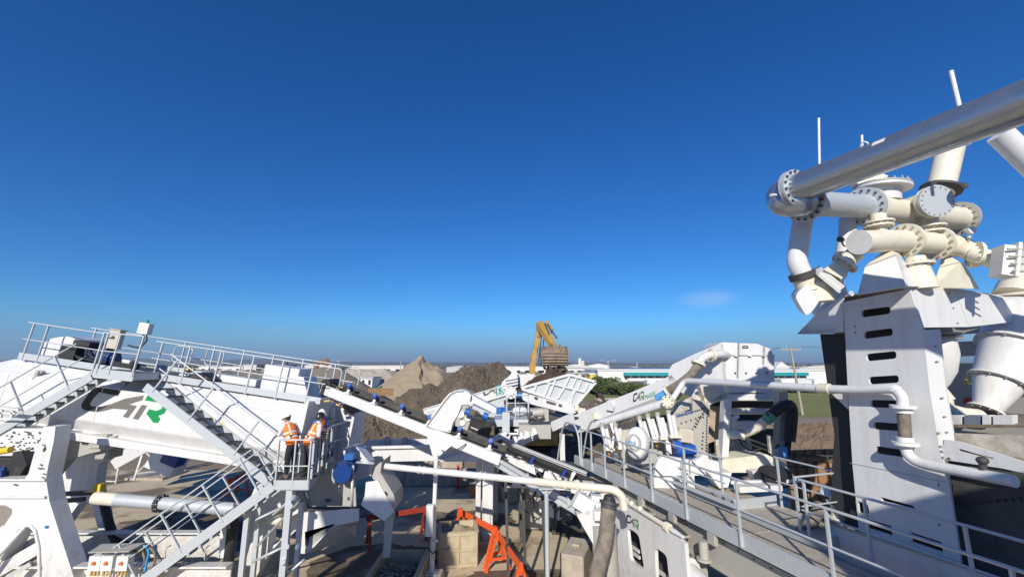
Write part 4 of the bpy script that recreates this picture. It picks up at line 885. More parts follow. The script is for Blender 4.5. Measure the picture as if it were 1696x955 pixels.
c = P(906, 818, 10.9); bx_ = lerp(W0, W1, .775); bp = V((bx_.x, bx_.y, 0))
k = MB(); k.tube(bp, bp + Z_ * 3.02, .052, n=12); k.box(bp + Z_ * 3.05, (.3, .22, .03)); k.prism([bp + V((-.2, 0, 3.03)), bp + V((.2, 0, 3.03)), bp + V((0, 0, 2.85))], (0, .02, 0)); build('post', k, GALV, t)
k = MB(); k.box(bp + Z_ * .015, (.3, .3, .03)); build('base_plate', k, GALV, t)
# ---- pump head and thick grey hose at the pipe's right end
t = thing('slurry_pump', 'cluster of white pump columns below the dirty pipe elbow', 'pump', P(1000, 900, 10.2) * V((1, 1, 0)).x if False else V((P(1000, 870, 10.2).x, 10.3, 0)))
for x, y0, y1, r, m_ in ((990, 818, 880, .17, CLEAN), (1004, 812, 868, .15, CREAM), (978, 824, 872, .11, WHITE)):
    a, b = P(x, y0, 10.5), P(x, y1, 10.5); k = MB(); k.tube(a, b, r, n=16); cc = build('column', k, m_, t)
    for z in (a.z - .1, (a.z + b.z) / 2): k = MB(); k.ring(V((a.x, a.y, z)), Z_, r * .9, r + .05, .03, 16); build('flange', k, m_, cc)
k = MB(); k.box(P(966, 832, 10.4), (.45, .3, .34), V((.86, 0, -.5)), Y_, V((.5, 0, .86))); k.box(P(1000, 850, 10.2), (.5, .35, .2)); build('gear_box', k, WHITE, t, bevel=.02)
out = [(955, 852), (985, 842), (1006, 862), (1002, 930), (985, 905), (966, 872)]
k = pxplate(out, 10.25, .25); build('bracket_plate', k, CLEAN, t, bevel=.01)
k = MB(); k.tube(P(1000, 868, 10.3), V((P(1000, 868, 10.3).x + .05, 10.35, 0)), .28, n=14); build('stand', k, GREYP, t)
H = smooth([P(1009, 832, 9.7), P(1007, 850, 9.65), P(1003, 890, 9.5), P(992, 935, 9.4), P(984, 985, 9.3), P(980, 1040, 9.3)], 8)
t = thing('suction_hose', 'thick worn grey suction hose hanging in front of the white pump columns', 'hose', V((H[-1].x, H[-1].y, 0)))
k = MB(); k.path(H, [.155 + .006 * (i % 2) for i in range(len(H))], 16); build('hose_body', k, HOSE, t)
k = MB(); k.ring(H[0], H[1] - H[0], .1, .21, .06, 20); k.ring(H[3], H[4] - H[3], .14, .172, .12, 20); build('hose_clamp', k, DARK, t)
k = MB(); k.tube(H[0], H[0] + Z_ * .15, .15, .1, n=16); build('hose_nozzle', k, BLACK, t)
# ---- discharge chute with motor beside the platform
t = thing('discharge_chute', 'white bent discharge chute dropping into the open rubble bay', 'chute', V((P(640, 900, 12.4).x, 12.4, 0)))
k = pxplate([(606, 798), (626, 795), (652, 845), (652, 848), (636, 862), (598, 836), (604, 820)], 12.2, .05); build('side_plate', k, CLEAN, t, bevel=.006)
k = pxplate([(622, 772), (632, 764), (630, 782), (652, 818), (655, 830), (652, 845), (626, 795), (616, 790)], 12.25, .9, [[(638, 812), (643, 818), (641, 822), (636, 816)]]); build('chute_cheek', k, GREYP, t, bevel=.006)
k = MB(); k.hexa([P(637, 860, 12.3), P(653, 848, 12.3), P(653, 848, 12.9), P(637, 860, 12.9), P(634, 923, 12.3), P(646, 922, 12.3), P(646, 922, 12.8), P(634, 923, 12.8)][4:] + [P(637, 860, 12.3), P(653, 848, 12.3), P(653, 848, 12.9), P(637, 860, 12.9)]); build('spout', k, GREYP, t, bevel=.006)
k = pxplate([(506, 812), (512, 770), (570, 762), (588, 790), (590, 838), (506, 838)], 13.2, .06); build('mount_plate', k, GREYP, t)
for (x, y) in ((541, 828), (546, 828), (577, 825), (560, 800)): k = MB(); k.box(P(x, y, 13.18), (.05, .03, .08)); build('bolt_pad', k, DARK, t)
a, b = P(567, 784, 12.7), P(578, 768, 13.5); k = MB(); d = (b - a).normalized(); k.tube(a, b, .27, n=20); k.tube(b, b + d * .2, .2, n=18); mo = build('motor', k, BLUE, t)
k = MB(); k.tube(a - d * .03, a, .25, n=20); build('fan_cover', k, mat('motor_dark_blue', (.01, .05, .22), .4), mo)
for i in range(6): k = MB(); k.ring(lerp(a, b, .25 + i * .13), d, .26, .295, .03, 20); build('cooling_fin', k, BLUE, mo)
k = MB(); k.box(P(580, 755, 13.0), (.26, .26, .16)); build('terminal_box', k, BLUED, mo)
k = pxplate([(500, 848), (594, 842), (594, 862), (556, 866), (520, 905), (505, 916), (490, 916), (490, 900)], 12.7, .06); build('lower_trough', k, CLEAN, t)
k = MB(); k.hexa([P(505, 916, 12.7), P(556, 866, 12.7), P(594, 862, 12.7), P(505, 880, 12.7), P(500, 905, 14.0), P(590, 890, 14.0), P(590, 870, 14.0), P(505, 860, 14.0)]); build('trough_side', k, WHITE, t)
k = pxplate([(566, 742), (590, 738), (612, 766), (608, 790), (588, 796), (575, 770)], 14.0, .5); build('back_box', k, CLEAN, t, bevel=.01)
k = MB()
for x0, y0, x1, y1 in ((585, 770, 583, 840), (590, 765, 620, 767), (583, 790, 583, 842)): k.tube(P(x0, y0, 12.9), P(x1, y1, 12.9), .035, n=8)
build('stay_tube', k, GALV, t)
# white box with rusty lining right of the platform
t = thing('feed_box', 'white upright feed box with a rusty open top right of the people', 'feed box', V((P(562, 740, 15.4).x, 15.6, 0)))
k = pxplate([(538, 672), (545, 668), (565, 668), (588, 684), (586, 695), (570, 770), (540, 775), (535, 720)], 15.2, 1.2); build('box_wall', k, CLEAN, t, bevel=.02)
k = MB(); k.prism([P(567, 669, 15.15), P(587, 684, 15.15), P(583, 686, 15.15), P(566, 674, 15.15)], (0, .9, 0)); build('lining', k, RUST, t)
k = MB(); k.tube(P(549, 672, 15.0), P(546, 740, 15.0), .13, n=14); vp = build('vent_pipe', k, CLEAN, t)
k = MB(); k.ring(P(548, 695, 15.0), Z_, .12, .2, .05, 16); build('flange', k, CLEAN, vp)
k = MB(); k.path(smooth([P(511, 672, 14.4), P(514, 680, 14.3), P(519, 682, 14.2), P(525, 690, 14.2), P(522, 700, 14.2)]), .1, 12); build('white_hose', k, CLEAN, t)
# ---- low white frame (flume) with legs
t = thing('flume_frame', 'long low white flume on square legs standing in front of the concrete blocks', 'flume', V((P(700, 800, 15.8).x, 16.2, 0)))
k = pxplate([(586, 762), (600, 741), (722, 738), (800, 741), (806, 752), (728, 762), (640, 764), (625, 786), (590, 790), (584, 778)], 15.6, .12); build('front_panel', k, CLEAN, t, bevel=.015)
k = MB()
for a, b in (((600, 741), (722, 738)), ((722, 738), (800, 741)), ((586, 762), (600, 741))): k.beam(P(*a, 15.55), P(*b, 15.55), .12, .09)
build('top_rail', k, WHITE, t)
k = MB(); k.hexa([P(606, 744, 15.8), P(800, 744, 15.8), P(800, 741, 17.8), P(606, 740, 17.8), P(606, 742, 15.8), P(800, 742, 15.8), P(800, 739, 17.8), P(606, 738, 17.8)]); build('flume_bed', k, WHITE, t)
k = pxplate([(600, 738), (606, 729), (722, 726), (722, 738)], 18.1, .12); build('back_panel', k, CLEAN, t, bevel=.015)
for x in (621, 650): k = MB(); k.box(P(x + 20, 733, 17.9), (.18, .3, .4)); build('panel_rib', k, GREYP, t)
for x0, x1 in ((789, 797), (800, 817)):
    a = P((x0 + x1) / 2, 825, 16.1); a.z = 0; w = (x1 - x0) / 690 * 15.2; tp = P(800, 756, 15.8).z
    k = MB(); k.box((a.x, 15.95, tp / 2), (w, .35, tp)); lg = build('leg', k, CLEAN, t, bevel=.015)
    if x0 == 800: k = MB(); k.box((a.x, 15.75, .75), (w * .55, .04, .5)); build('hatch', k, WHITE, lg)
k = pxplate([(800, 740), (806, 742), (818, 757), (818, 764), (730, 764), (730, 760)], 15.5, .14); build('end_panel', k, CLEAN, t, bevel=.01)
# ---- big concrete blocks in rows behind the flume
kb = MB(); kb.box((0, 0, .4), (1.55, .8, .78)); kb.box((0, 0, .84), (.3, .3, .1)); me_b = mesh_of('concrete_block', kb, CONC)
def block(x, Y, z, rz, lab, grp='big concrete blocks behind the flume', sc=1.0):
    o = bpy.data.objects.new('concrete_block', me_b); COL.objects.link(o); o.location = (P(x, 800, Y).x, Y, z); o.rotation_euler = (0, 0, rz); o.scale = (sc, sc, sc)
    md = o.modifiers.new('bevel', 'BEVEL'); md.width = .04; md.segments = 1
    tag(o, lab, 'concrete block', grp); return o
bl = [(648, 22.6, 0, 'lower'), (698, 22.6, 0, 'lower'), (748, 22.6, 0, 'lower'), (655, 22.8, .8, 'upper'), (700, 22.8, .8, 'upper'), (742, 22.8, .8, 'upper')]
names = ['leftmost big concrete block of the lower row behind the flume', 'middle big concrete block of the lower row behind the flume', 'rightmost big concrete block of the lower row behind the flume', 'leftmost big concrete block of the upper row behind the flume', 'middle big concrete block of the upper row behind the flume', 'rightmost big concrete block of the upper row under the flume edge']
for (x, Y, z, _), lab in zip(bl, names): block(x, Y, z, random.uniform(-.05, .05), lab)
block(862, 20.2, 0, .5, 'slanted big concrete block in shade behind the thin pipe post', None); block(828, 21.5, 0, -.4, 'big concrete block right of the hatch leg of the flume', None)
block(952, 13.6, 0, 1.2, 'big concrete block standing below the tail conveyor', None, .85)
m = MB(); m.prism([P(776, 806, 20.4) * 1, P(790, 806, 20.4), P(800, 820, 20.4), P(782, 822, 20.4)], (0, .5, 0)); tag(build('scrap_plate', m, RUST, loc=(P(788, 815, 20.4).x, 20.6, 0)), 'small rusty scrap plate at the foot of the flume leg', 'scrap plate')
# ---- rubble bay, concrete crate, barriers
def crate(name, lab, c, w, d, h, th, rz, m_, ribs=3):
    c = V(c); t = thing(name, lab, 'concrete bin', c); ax = V((math.cos(rz), math.sin(rz), 0)); ay = V((-ax.y, ax.x, 0))
    for s in (-1, 1):
        for L, a1, a2, off in ((w, ax, ay, d / 2 - th / 2), (d - 2 * th, ay, ax, w / 2 - th / 2)):
            k = MB(); k.box(c + a2 * off * s + Z_ * h / 2, (L, th, h), a1, a2, Z_); o2 = a2 * (off + th / 2 + .02) * s
            for i in range(ribs + 1): k.box(c + o2 + a1 * (L * (i / ribs - .5) * .94) + Z_ * h / 2, (.08, .05, h * .98), a1, a2, Z_)
            for z in (.06, h * .5, h - .06): k.box(c + o2 + Z_ * z, (L * .98, .045, .08), a1, a2, Z_)
            build('bin_wall', k, m_, t)
    return t, ax, ay
c0 = PZ(757, 932, 0); c0 = V((c0.x - .02, 14.3, 0)); cr, ax, ay = crate('concrete_bin', 'cream concrete bin between the cabinet post and the orange barrier', c0, 1.15, 1.0, .98, .07, .16, mat('bin_concrete', (.50, .42, .28), .85, dirt=(.3, .22, .14), amt=.7, scale=3, bump=.2), 2)
k = MB(); gg_ = [[c0 + ax * (-.5 + i / 12) + ay * (-.42 + .84 * j / 10) + Z_ * (.80 + .22 * max(0, 1 - math.hypot(i - 6, j - 6) / 6) + .06 * fbm(i * .5, j * .5, 4)) for i in range(13)] for j in range(11)]; k.strip(gg_); build('bin_fill', k, mat('bin_soil', (.36, .28, .19), .9, dirt=(.2, .15, .1), amt=.8, scale=4, bump=.4), cr)
c1 = V((P(655, 940, 12.3).x, 12.4, 0)); cr2, ax, ay = crate('rubble_bay', 'open cream bay full of rubble under the discharge chute', c1, 1.3, 2.2, .62, .08, .0, mat('bin_concrete', (.5, .42, .28)), 4)
g = []; 
for j in range(19):
    row = []
    for i in range(17):
        x, y = c1.x - .57 + 1.14 * i / 16, c1.y - 1.02 + 2.04 * j / 18; z = .25 + .35 * max(0, 1 - math.hypot(x - c1.x + .1, y - c1.y - .1) / .9) + .07 * fbm(x, y, 1, 5, 3); row.append(V((x, y, z)))
    g.append(row)
k = MB(); k.strip(g); rb = build('rubble_fill', k, SOIL, cr2)
k = MB(); rnd = random.Random(2)
for _ in range(420):
    r0 = rnd.choice(g); p = rnd.choice(r0) + V((rnd.uniform(-.04, .04), rnd.uniform(-.05, .05), .01)); r = rnd.uniform(.018, .06)
    k.add([p + V((a * rnd.uniform(.6, 1.2), b * rnd.uniform(.6, 1.2), c * rnd.uniform(.5, 1))) * r for a, b, c in ((1, 0, 0), (0, 1, 0), (-1, 0, 0), (0, -1, 0), (0, 0, 1))], [(0, 1, 4), (1, 2, 4), (2, 3, 4), (3, 0, 4)])
build('stones', k, mat('mixed_stone', (.33, .24, .16), .85, dirt=(.52, .44, .34), amt=.9, scale=6), rb, kind='stuff')
def barrier(lab, e0, e1, h, m_, grp, braces=True):
    e0, e1 = V(e0), V(e1); d = (e1 - e0).normalized(); s = V((-d.y, d.x, 0)); t = thing('sawhorse_barrier', lab, 'barrier', (e0 + e1) / 2 * 1)
    k = MB(); k.beam(e0 + Z_ * h - d * .12, e1 + Z_ * h + d * .12, .07, .17); build('beam', k, m_, t, bevel=.008)
    k = MB(); k.beam(lerp(e0, e1, .42) + Z_ * h, lerp(e0, e1, .5) + Z_ * h, .074, .176); build('dark_mark', k, DARK, t)
    for e in (e0, e1):
        for w in (-1, 1): k = MB(); k.beam(e + s * .36 * w + Z_ * .02, e + s * .03 * w + Z_ * (h + .02), .06, .09, d); k.box(e + s * .36 * w + Z_ * .015, (.12, .12, .03)); build('leg', k, m_, t)
        k = MB(); k.beam(e - s * .25 + Z_ * .32, e + s * .25 + Z_ * .32, .05, .07); build('cross_bar', k, m_, t)
        k = MB(); k.box(e + Z_ * (h - .02) - d * .0, (.1, .1, .26), d, s, Z_); build('bracket', k, m_, t)
    return t
b0 = PZ(762, 898, 0); b1 = PZ(819, 935, 0)
barrier('bright orange sawhorse barrier standing in the sun beside the concrete bin', b0, b1, .98, ORANGE, 'sawhorse barriers in the yard')
b2 = b1 + V((.12, -.35, 0)); b3 = V((b1.x + .75, b1.y - 2.4, 0)); barrier('orange sawhorse barrier at the bottom edge behind the thin pipe post', b2, b3, .98, ORANGE, 'sawhorse barriers in the yard')
b4, b5 = PZ(610, 905, 0), PZ(702, 888, 0); barrier('sawhorse barrier behind the discharge chute with shade painted into its red', b4, b5, .9, mat('red_barrier_shaded', (.34, .035, .02), .5, dirt=(.2, .06, .04), amt=.6, scale=5), 'sawhorse barriers in the yard')  # shade is put into this barrier's red, darker than the orange ones
b6, b7 = PZ(376, 833, 0), PZ(400, 822, 0); barrier('short orange sawhorse barrier seen through the lower stair handrail', b6, b7, .95, ORANGE, 'sawhorse barriers in the yard')
m = MB(); a = PZ(758, 810, 0); m.tube(a, a + Z_ * 1.1, .06, n=10); tag(build('red_post', m, RED, loc=a), 'thin red post beside the flume leg', 'post')
m = MB(); a = PZ(928, 858, 0); m.tube(a, a + Z_ * 1.15, .05, n=10); tag(build('red_post', m, RED, loc=a), 'thin red post right of the thin pipe post', 'post')
# ---- curved white housing and black engine box
t = thing('crusher_unit', 'white crusher unit with an arched white elevator casing and a black engine box', 'crusher', V((P(790, 720, 17).x, 17, 0)))
arc = [(706, 698), (733, 661)] + [(733 + 34 * (1 - math.cos(a)) * .9, 661 - 16 * math.sin(a)) for a in (.5, .9, 1.3)] + [(766, 645), (780, 651), (781, 654), (772, 668), (766, 672), (758, 690), (745, 716), (722, 712), (700, 706)]
arc = [(703, 704), (722, 678), (735, 661), (744, 651), (755, 646), (766, 645), (774, 648), (780, 653), (778, 664), (764, 671), (759, 685), (750, 700), (746, 716), (722, 711)]
k = pxplate(arc, 12.86, .6); build('elevator_casing', k, CLEAN, t, bevel=.03)
k = MB(); k.path([P(x, y, 12.84) for x, y in ((707, 704), (738, 662), (747, 652), (757, 647.5), (768, 647))], .02, 6); build('casing_seam', k, GREYP, t)
k = pxplate([(780, 653), (822, 675), (822, 682), (816, 683), (778, 664)], 13.0, .4); build('casing_arm', k, CLEAN, t, bevel=.02)
c = [P(774, 712, 16.2), P(810, 724, 16.2), P(818, 700, 16.2), P(781, 690, 16.2)]
k = MB(); k.prism(c, (0, 1.3, 0)); eb = build('engine_box', k, mat('black_paint', (.018, .018, .02), .35, dirt=(.1, .09, .08), amt=.3, scale=3), t, bevel=.04)
k = MB(); k.beam(P(780, 707, 16.18), P(792, 712, 16.18), .02, .03); build('door_handle', k, BOXW, eb)
k = MB(); k.beam(lerp(c[0], c[3], .33) - Y_ * .012, lerp(c[1], c[2], .33) - Y_ * .012, .008, .03); build('panel_seam', k, DARK, eb)
k = MB(); k.box(P(766, 692, 17.2), (.5, .4, 1.0)); k.box(P(775, 702, 17.1), (.5, .3, .7), V((.9, 0, -.3)), Y_, V((.3, 0, .9))); build('engine_block', k, GREYP, t)
for i, (x, y, r) in enumerate(((763, 686, .14), (775, 692, .12), (766, 700, .1))): k = MB(); k.tube(P(x, y, 16.9), P(x + 2, y + 1, 17.5), r, n=12); build('pulley', k, BOXW, t)
for (x, y) in ((774, 680), (804, 687)): k = MB(); k.tube(P(x - 4, y, 16.6), P(x + 4, y + 3, 16.6), .13, n=12); build('blue_pump', k, BLUED, t)
k = MB(); k.hexa([P(782, 676, 17), P(812, 690, 17), P(812, 686, 18), P(782, 672, 18), P(784, 671, 17), P(814, 685, 17), P(814, 681, 18), P(784, 667, 18)]); build('top_cover', k, GALV, t)
k = pxplate([(812, 726), (838, 714), (846, 720), (842, 732), (832, 726), (816, 732)], 16.2, .3); build('outlet_lip', k, CLEAN, t)
k = MB(); k.box(P(760, 730, 17.3), (1.6, 1.0, .4)); k.box(P(800, 735, 17.3), (2.6, 1.2, .5)); k.box(P(838, 730, 17.9), (.9, 1.0, 1.1)); build('chassis', k, DARK, t)
for x in (838,): k = MB(); k.box(P(x, 712, 16.7), (.28, .28, 1.35)); build('column', k, GALV, t)
# small service platform with rails
q0, q1 = P(817, 695, 17.2), P(877, 693, 17.2); zq = q0.z; q1.z = zq
t2 = thing('service_platform', 'small grey service platform with square handrails behind the black engine box', 'platform', V(((q0.x + q1.x) / 2, 18, 0)))
k = MB(); k.box(((q0.x + q1.x) / 2, 17.9, zq - .12), (q1.x - q0.x, 1.4, .26)); build('deck', k, GALV, t2)
handrail(t2, [V((q0.x + .5, 17.25, zq)), V((q1.x, 17.25, zq)), V((q1.x, 18.5, zq))], Z_, .95, post_at=[(0, .03), (0, .4), (0, .97), (1, .97)], mids=(.35, .68), r=.022)
for x in (822, 868): k = MB(); k.box((P(x, 700, 17.6).x, 17.6, zq / 2 - .1), (.14, .14, zq - .1)); build('leg', k, GALV, t2)
for i, x in enumerate((828, 838)):
    k = MB(); k.tube(P(x, 679, 18.4) - Z_ * .15, P(x, 679, 18.4) + Z_ * .12, .16, n=12); bm_ = build('blue_motor', k, BLUED, t2)
    k = MB(); k.path([P(x - 3, 676, 18.4), P(x - 4, 668, 18.4), P(x, 674, 18.4), P(x + 4, 667, 18.4)], .02, 5); build('hose', k, BOXW, bm_)
k = MB(); k.ball(P(861, 680, 18.3), .26, sc=(1.4, 1, .8)); build('white_tank', k, CLEAN, t2)
# pump skid right of it
t2 = thing('pump_skid', 'grey pump skid with hoses under the arched grey handrail', 'pump', V((P(893, 720, 16.5).x, 16.6, 0)))
k = MB(); k.box(P(893, 686, 16.6), (.7, .5, .45)); k.tube(P(882, 684, 16.4), P(900, 682, 16.4), .16, n=14); build('pump_body', k, GREYP, t2, bevel=.02)
k = MB(); k.ring(P(882, 690, 16.3), Y_, .1, .2, .08, 16); k.path(smooth([P(876, 700, 16.3), P(880, 692, 16.2), P(890, 695, 16.2), P(902, 690, 16.2)]), .04, 8); build('pump_hose', k, DARK, t2)
k = MB(); k.box(P(885, 712, 16.8), (1.2, .8, .5)); k.box((P(885, 735, 16.9).x, 16.9, .9), (1.0, .8, 1.6)); build('skid_frame', k, GREYP, t2)
# white clutter beams (tail of the feeder) left of the walkway end
t2 = thing('side_conveyor', 'white side conveyor beam rising right under the grey walkway end', 'conveyor', V((P(900, 720, 15.8).x, 15.8, 0)))
k = MB(); k.beam(P(845, 737, 16.0), P(950, 690, 17.5), .08, .36); build('side_beam', k, CLEAN, t2, bevel=.01)
k = MB(); k.beam(P(845, 737, 16.5), P(950, 690, 18.0), .7, .06); build('belt', k, BELT, t2)
for i, (x, y, s) in enumerate(((852, 728, .35), (862, 722, .28), (872, 720, .3), (884, 715, .25))): k = MB(); k.prism([P(x - 5, y + 7, 15.7), P(x + 6, y + 3, 15.7), P(x + 3, y - 6, 15.7), P(x - 2, y - 9, 15.7)], (0, .25, 0)); build('skirt_clamp', k, CLEAN, t2, bevel=.01)
k = MB(); k.path([P(840, 722, 15.6), P(842, 718, 15.6), P(858, 718, 15.6), P(858, 712, 15.6), P(852, 712, 15.6)], .05, 8); build('handle_bar', k, CLEAN, t2)
for x in (866, 915): k = MB(); k.box((P(x, 740, 16.3).x, 16.3, .9), (.14, .14, 1.8)); build('leg', k, DARK, t2)
# ---- feeder with belt casing and ribbed hopper wing
t = thing('feeder', 'white inclined feeder with a ribbed hopper wing and letters on its belt casing', 'feeder', V((P(870, 700, 22).x, 22.5, 0)))
fa, fb = P(703, 686, 22.0), P(842, 645, 22.0); fd = (fb - fa).normalized(); fu = V((-fd.z, 0, fd.x))
k = MB(); k.beam(fa, fb, .05, .50, fu); k.beam(fa + fu * .27, fb + fu * .27, .14, .05, fu); cas = build('belt_casing', k, CLEAN, t, bevel=.01)
FT = TEALT = mat('logo_teal', (.02, .28, .25), .4)
fo = P(800, 652, 21.97) + fu * .20
logo(cas, lambda x, y: fo + fd * x * 1.0 - fu * y * .36 - Y_ * .003, green=FT)
text_on('R4500', .34, P(822, 655.5, 21.93), fd, fu, FT, cas, width=.68)
k = MB(); k.box(P(716, 684, 21.95), (.5, .03, .3), fd, Y_, fu); build('sticker', k, GALV, cas)
k = pxplate([(788, 675), (838, 655), (846, 672), (830, 690), (800, 690)], 22.1, .3); build('speckled_panel', k, GALV, t)
k = pxplate([(826, 645), (832, 632), (844, 622), (851, 612), (856, 612), (858, 640), (842, 648), (828, 652)], 22.6, 1.0); build('chute_side', k, CLEAN, t, bevel=.02)
k = pxplate([(836, 634), (852, 620), (884, 619), (897, 631), (868, 638), (850, 642)], 23.4, .12); build('hopper_back', k, CLEAN, t, bevel=.02)
for i in range(3): k = MB(); k.beam(P(836, 628 + i * 5, 22.4), P(858, 624 + i * 5, 22.4), .08, .05); build('rib', k, CLEAN, t)
a = P(846, 650, 21.4); k = MB(); k.tube(a, a + Y_ * .5, .30, n=18); k.tube(a - Y_ * .1, a, .13, n=12); gb = build('gearbox', k, BOXW, t)
k = MB(); k.bolts(a, Y_, .24, 8, .03, .03); build('bolt_ring', k, DARK, gb, kind='stuff')
k = MB(); k.tube(P(857, 654, 21.4), P(868, 655, 21.4), .17, n=14); build('motor', k, BLUED, t)
wing = [(863, 642), (943, 620), (986, 632), (951, 672), (944, 670), (870, 649)]
wn = 21.6
k = pxplate(wing, wn, .06); wg = build('hopper_wing', k, GALV, t)
for (a, b, w_) in (((863, 642), (943, 620), .12), ((943, 620), (987, 632), .12), ((987, 632), (951, 673), .12), ((865, 644), (950, 672), .12), ((903, 632), (968, 649), .07)):
    k = MB(); k.beam(P(*a, wn - .07), P(*b, wn - .07), .12, w_); build('wing_frame', k, CLEAN, wg)
for (x0, y0, x1, y1) in ((889, 635, 883, 650), (910, 634, 901, 655), (920, 628, 908, 658), (935, 640, 923, 660), (943, 622, 935, 640), (954, 626, 946, 643), (963, 629, 955, 646), (974, 634, 967, 648), (953, 645, 940, 668), (950, 644, 945, 668)):
    k = MB(); k.beam(P(x0, y0, wn - .06), P(x1, y1, wn - .06), .1, .09, Y_); build('rib', k, CLEAN, wg)
sl = lambda x, y, w, h: [(x, y), (x + w, y + w * .27), (x + w, y + w * .27 + h), (x, y + h)]
k = pxplate([(864, 652), (868, 650), (951, 674), (955, 682), (948, 686), (880, 669), (866, 662)], 21.0, .1, [sl(885, 656, 6, 5), sl(905, 662.5, 16, 5), sl(925, 668, 6, 5)]); build('sill_beam', k, CLEAN, t, bevel=.008)
k = MB()
for i, (x, y) in enumerate(((955, 675), (960, 679), (966, 680))): k.box(P(x, y, 21.0), (.2, .2, .25))
build('end_fitting', k, CREAM, t)
k = MB(); k.box(P(905, 690, 22.4), (3.4, 1.5, .5), V((.97, 0, -.24)), Y_, V((.24, 0, .97))); k.box(P(860, 680, 22.6), (1.6, 1.4, 1.2)); build('underframe', k, DARK, t)
for x in (850, 930): a = P(x, 690, 22.5); k = MB(); k.box((a.x, 22.5, a.z / 2), (.25, .25, a.z)); build('leg', k, CLEAN, t)
# ---- small brackets, struts and pipes crowding the crossing of the conveyors
rnd = random.Random(31)
t = thing('pipe_rack', 'tangle of white struts and thin pipes below the crossing conveyors', 'pipe rack', V((P(930, 800, 14.6).x, 14.6, 0)))
for (x0, y0, x1, y1, Y0, Y1, r) in ((842, 770, 905, 802, 14.2, 14.0, .03), (850, 790, 930, 800, 14.6, 14.6, .04), (880, 806, 960, 812, 14.0, 14.2, .03), (925, 800, 925, 860, 14.4, 14.4, .05), (955, 795, 990, 835, 13.6, 13.2, .05), (862, 812, 870, 850, 14.8, 14.8, .05), (840, 805, 880, 806, 14.7, 14.7, .04), (905, 826, 940, 826, 14.6, 14.6, .05), (960, 838, 985, 800, 13.0, 13.0, .04)):
    k = MB(); k.tube(P(x0, y0, Y0), P(x1, y1, Y1), r, n=8); build('strut', k, rnd.choice((CLEAN, GALV, GREYP)), t)
for (x, y, Yq, w, h) in ((858, 800, 14.5, .4, .2), (888, 812, 14.4, .5, .16), (912, 808, 14.3, .35, .25), (940, 800, 14.0, .4, .2), (958, 812, 13.6, .5, .2), (975, 806, 13.2, .35, .3), (935, 832, 14.6, .7, .3), (905, 842, 14.7, .5, .35)):
    k = MB(); k.box(P(x, y, Yq), (w, .2, h), V((.95, 0, rnd.uniform(-.5, -.1))).normalized(), Y_, Z_); build('bracket', k, rnd.choice((CLEAN, BOXW, GREYP, DARK)), t, bevel=.008)
for i in range(7):
    a = P(rnd.uniform(850, 960), rnd.uniform(760, 800), 14.3); k = MB(); k.path(smooth([a, a + V((rnd.uniform(-.3, .3), -.05, -.4)), a + V((rnd.uniform(-.2, .5), 0, -.8)), a + V((rnd.uniform(-.2, .6), 0, -1.2))]), .02, 6); build('cable', k, DARK, t)
# ---- excavator behind the feeder
EY = 26.5
t = thing('excavator', 'yellow excavator arm raising a muddy bucket above the feeder hopper', 'excavator', V((P(884, 640, EY).x, EY + 1.5, 0)))
k = pxplate([(877, 650), (877, 606), (880, 596), (884, 573), (888, 552), (890, 536), (897, 534), (899, 540), (896, 556), (890, 578), (887, 606), (886, 650)], EY, .55); build('boom', k, YEL, t, bevel=.03)
k = MB(); k.tube(P(885.5, 640, EY + .15), P(885, 600, EY + .15), .07, n=8); k.tube(P(886, 600, EY + .15), P(893, 558, EY + .1), .05, n=8); build('boom_cylinder', k, DARK, t)
for (x, y) in ((878, 592), (891, 556), (893, 545)): k = MB(); k.tube(P(x, y, EY - .08), P(x, y, EY + .65), .1, n=10); build('pivot_pin', k, STEELM, t)
p0, p1 = P(893, 537, EY + .1), P(920, 578, 24.3)
k = MB(); k.add([], []); 
def taper(k, a, b, w0, h0, w1, h1, up=Z_):
    d = (b - a).normalized(); s = d.cross(up).normalized(); u = s.cross(d)
    return k.hexa([a - s * w0 / 2 - u * h0 / 2, a + s * w0 / 2 - u * h0 / 2, b + s * w1 / 2 - u * h1 / 2, b - s * w1 / 2 - u * h1 / 2, a - s * w0 / 2 + u * h0 / 2, a + s * w0 / 2 + u * h0 / 2, b + s * w1 / 2 + u * h1 / 2, b - s * w1 / 2 + u * h1 / 2])
taper(k, p0, p1, .42, .5, .34, .32); build('stick', k, YEL, t, bevel=.03)
k = MB(); a, b = p0 + V((.45, -.1, .15)), lerp(p0, p1, .75) + V((.32, -.15, .25)); k.tube(a, lerp(a, b, .55), .11, n=10); bc = build('bucket_cylinder', k, YEL, t)
k = MB(); k.tube(lerp(a, b, .5), b, .06, n=8); build('rod', k, GALVP, bc)
k = MB(); 
for s in (-.22, .22): k.prism([p1 + V((s, -.05, .35)), p1 + V((s, -.5, .12)), p1 + V((s, -.45, -.2)), p1 + V((s, .05, -.3))], (.06, 0, 0))
build('bucket_link', k, STEELM, t)
for o in (.12, .3):
    k = MB(); k.path(smooth([P(889, 600, EY - .06) + V((o, 0, 0)), P(893, 560, EY - .08) + V((o, 0, 0)), P(897, 540, EY - .1) + V((o, 0, .1)), lerp(p0, p1, .3) + V((o, -.1, .35)), lerp(p0, p1, .6) + V((o - .1, -.1, .3))]), .03, 6); build('hydraulic_line', k, BLACK, t)
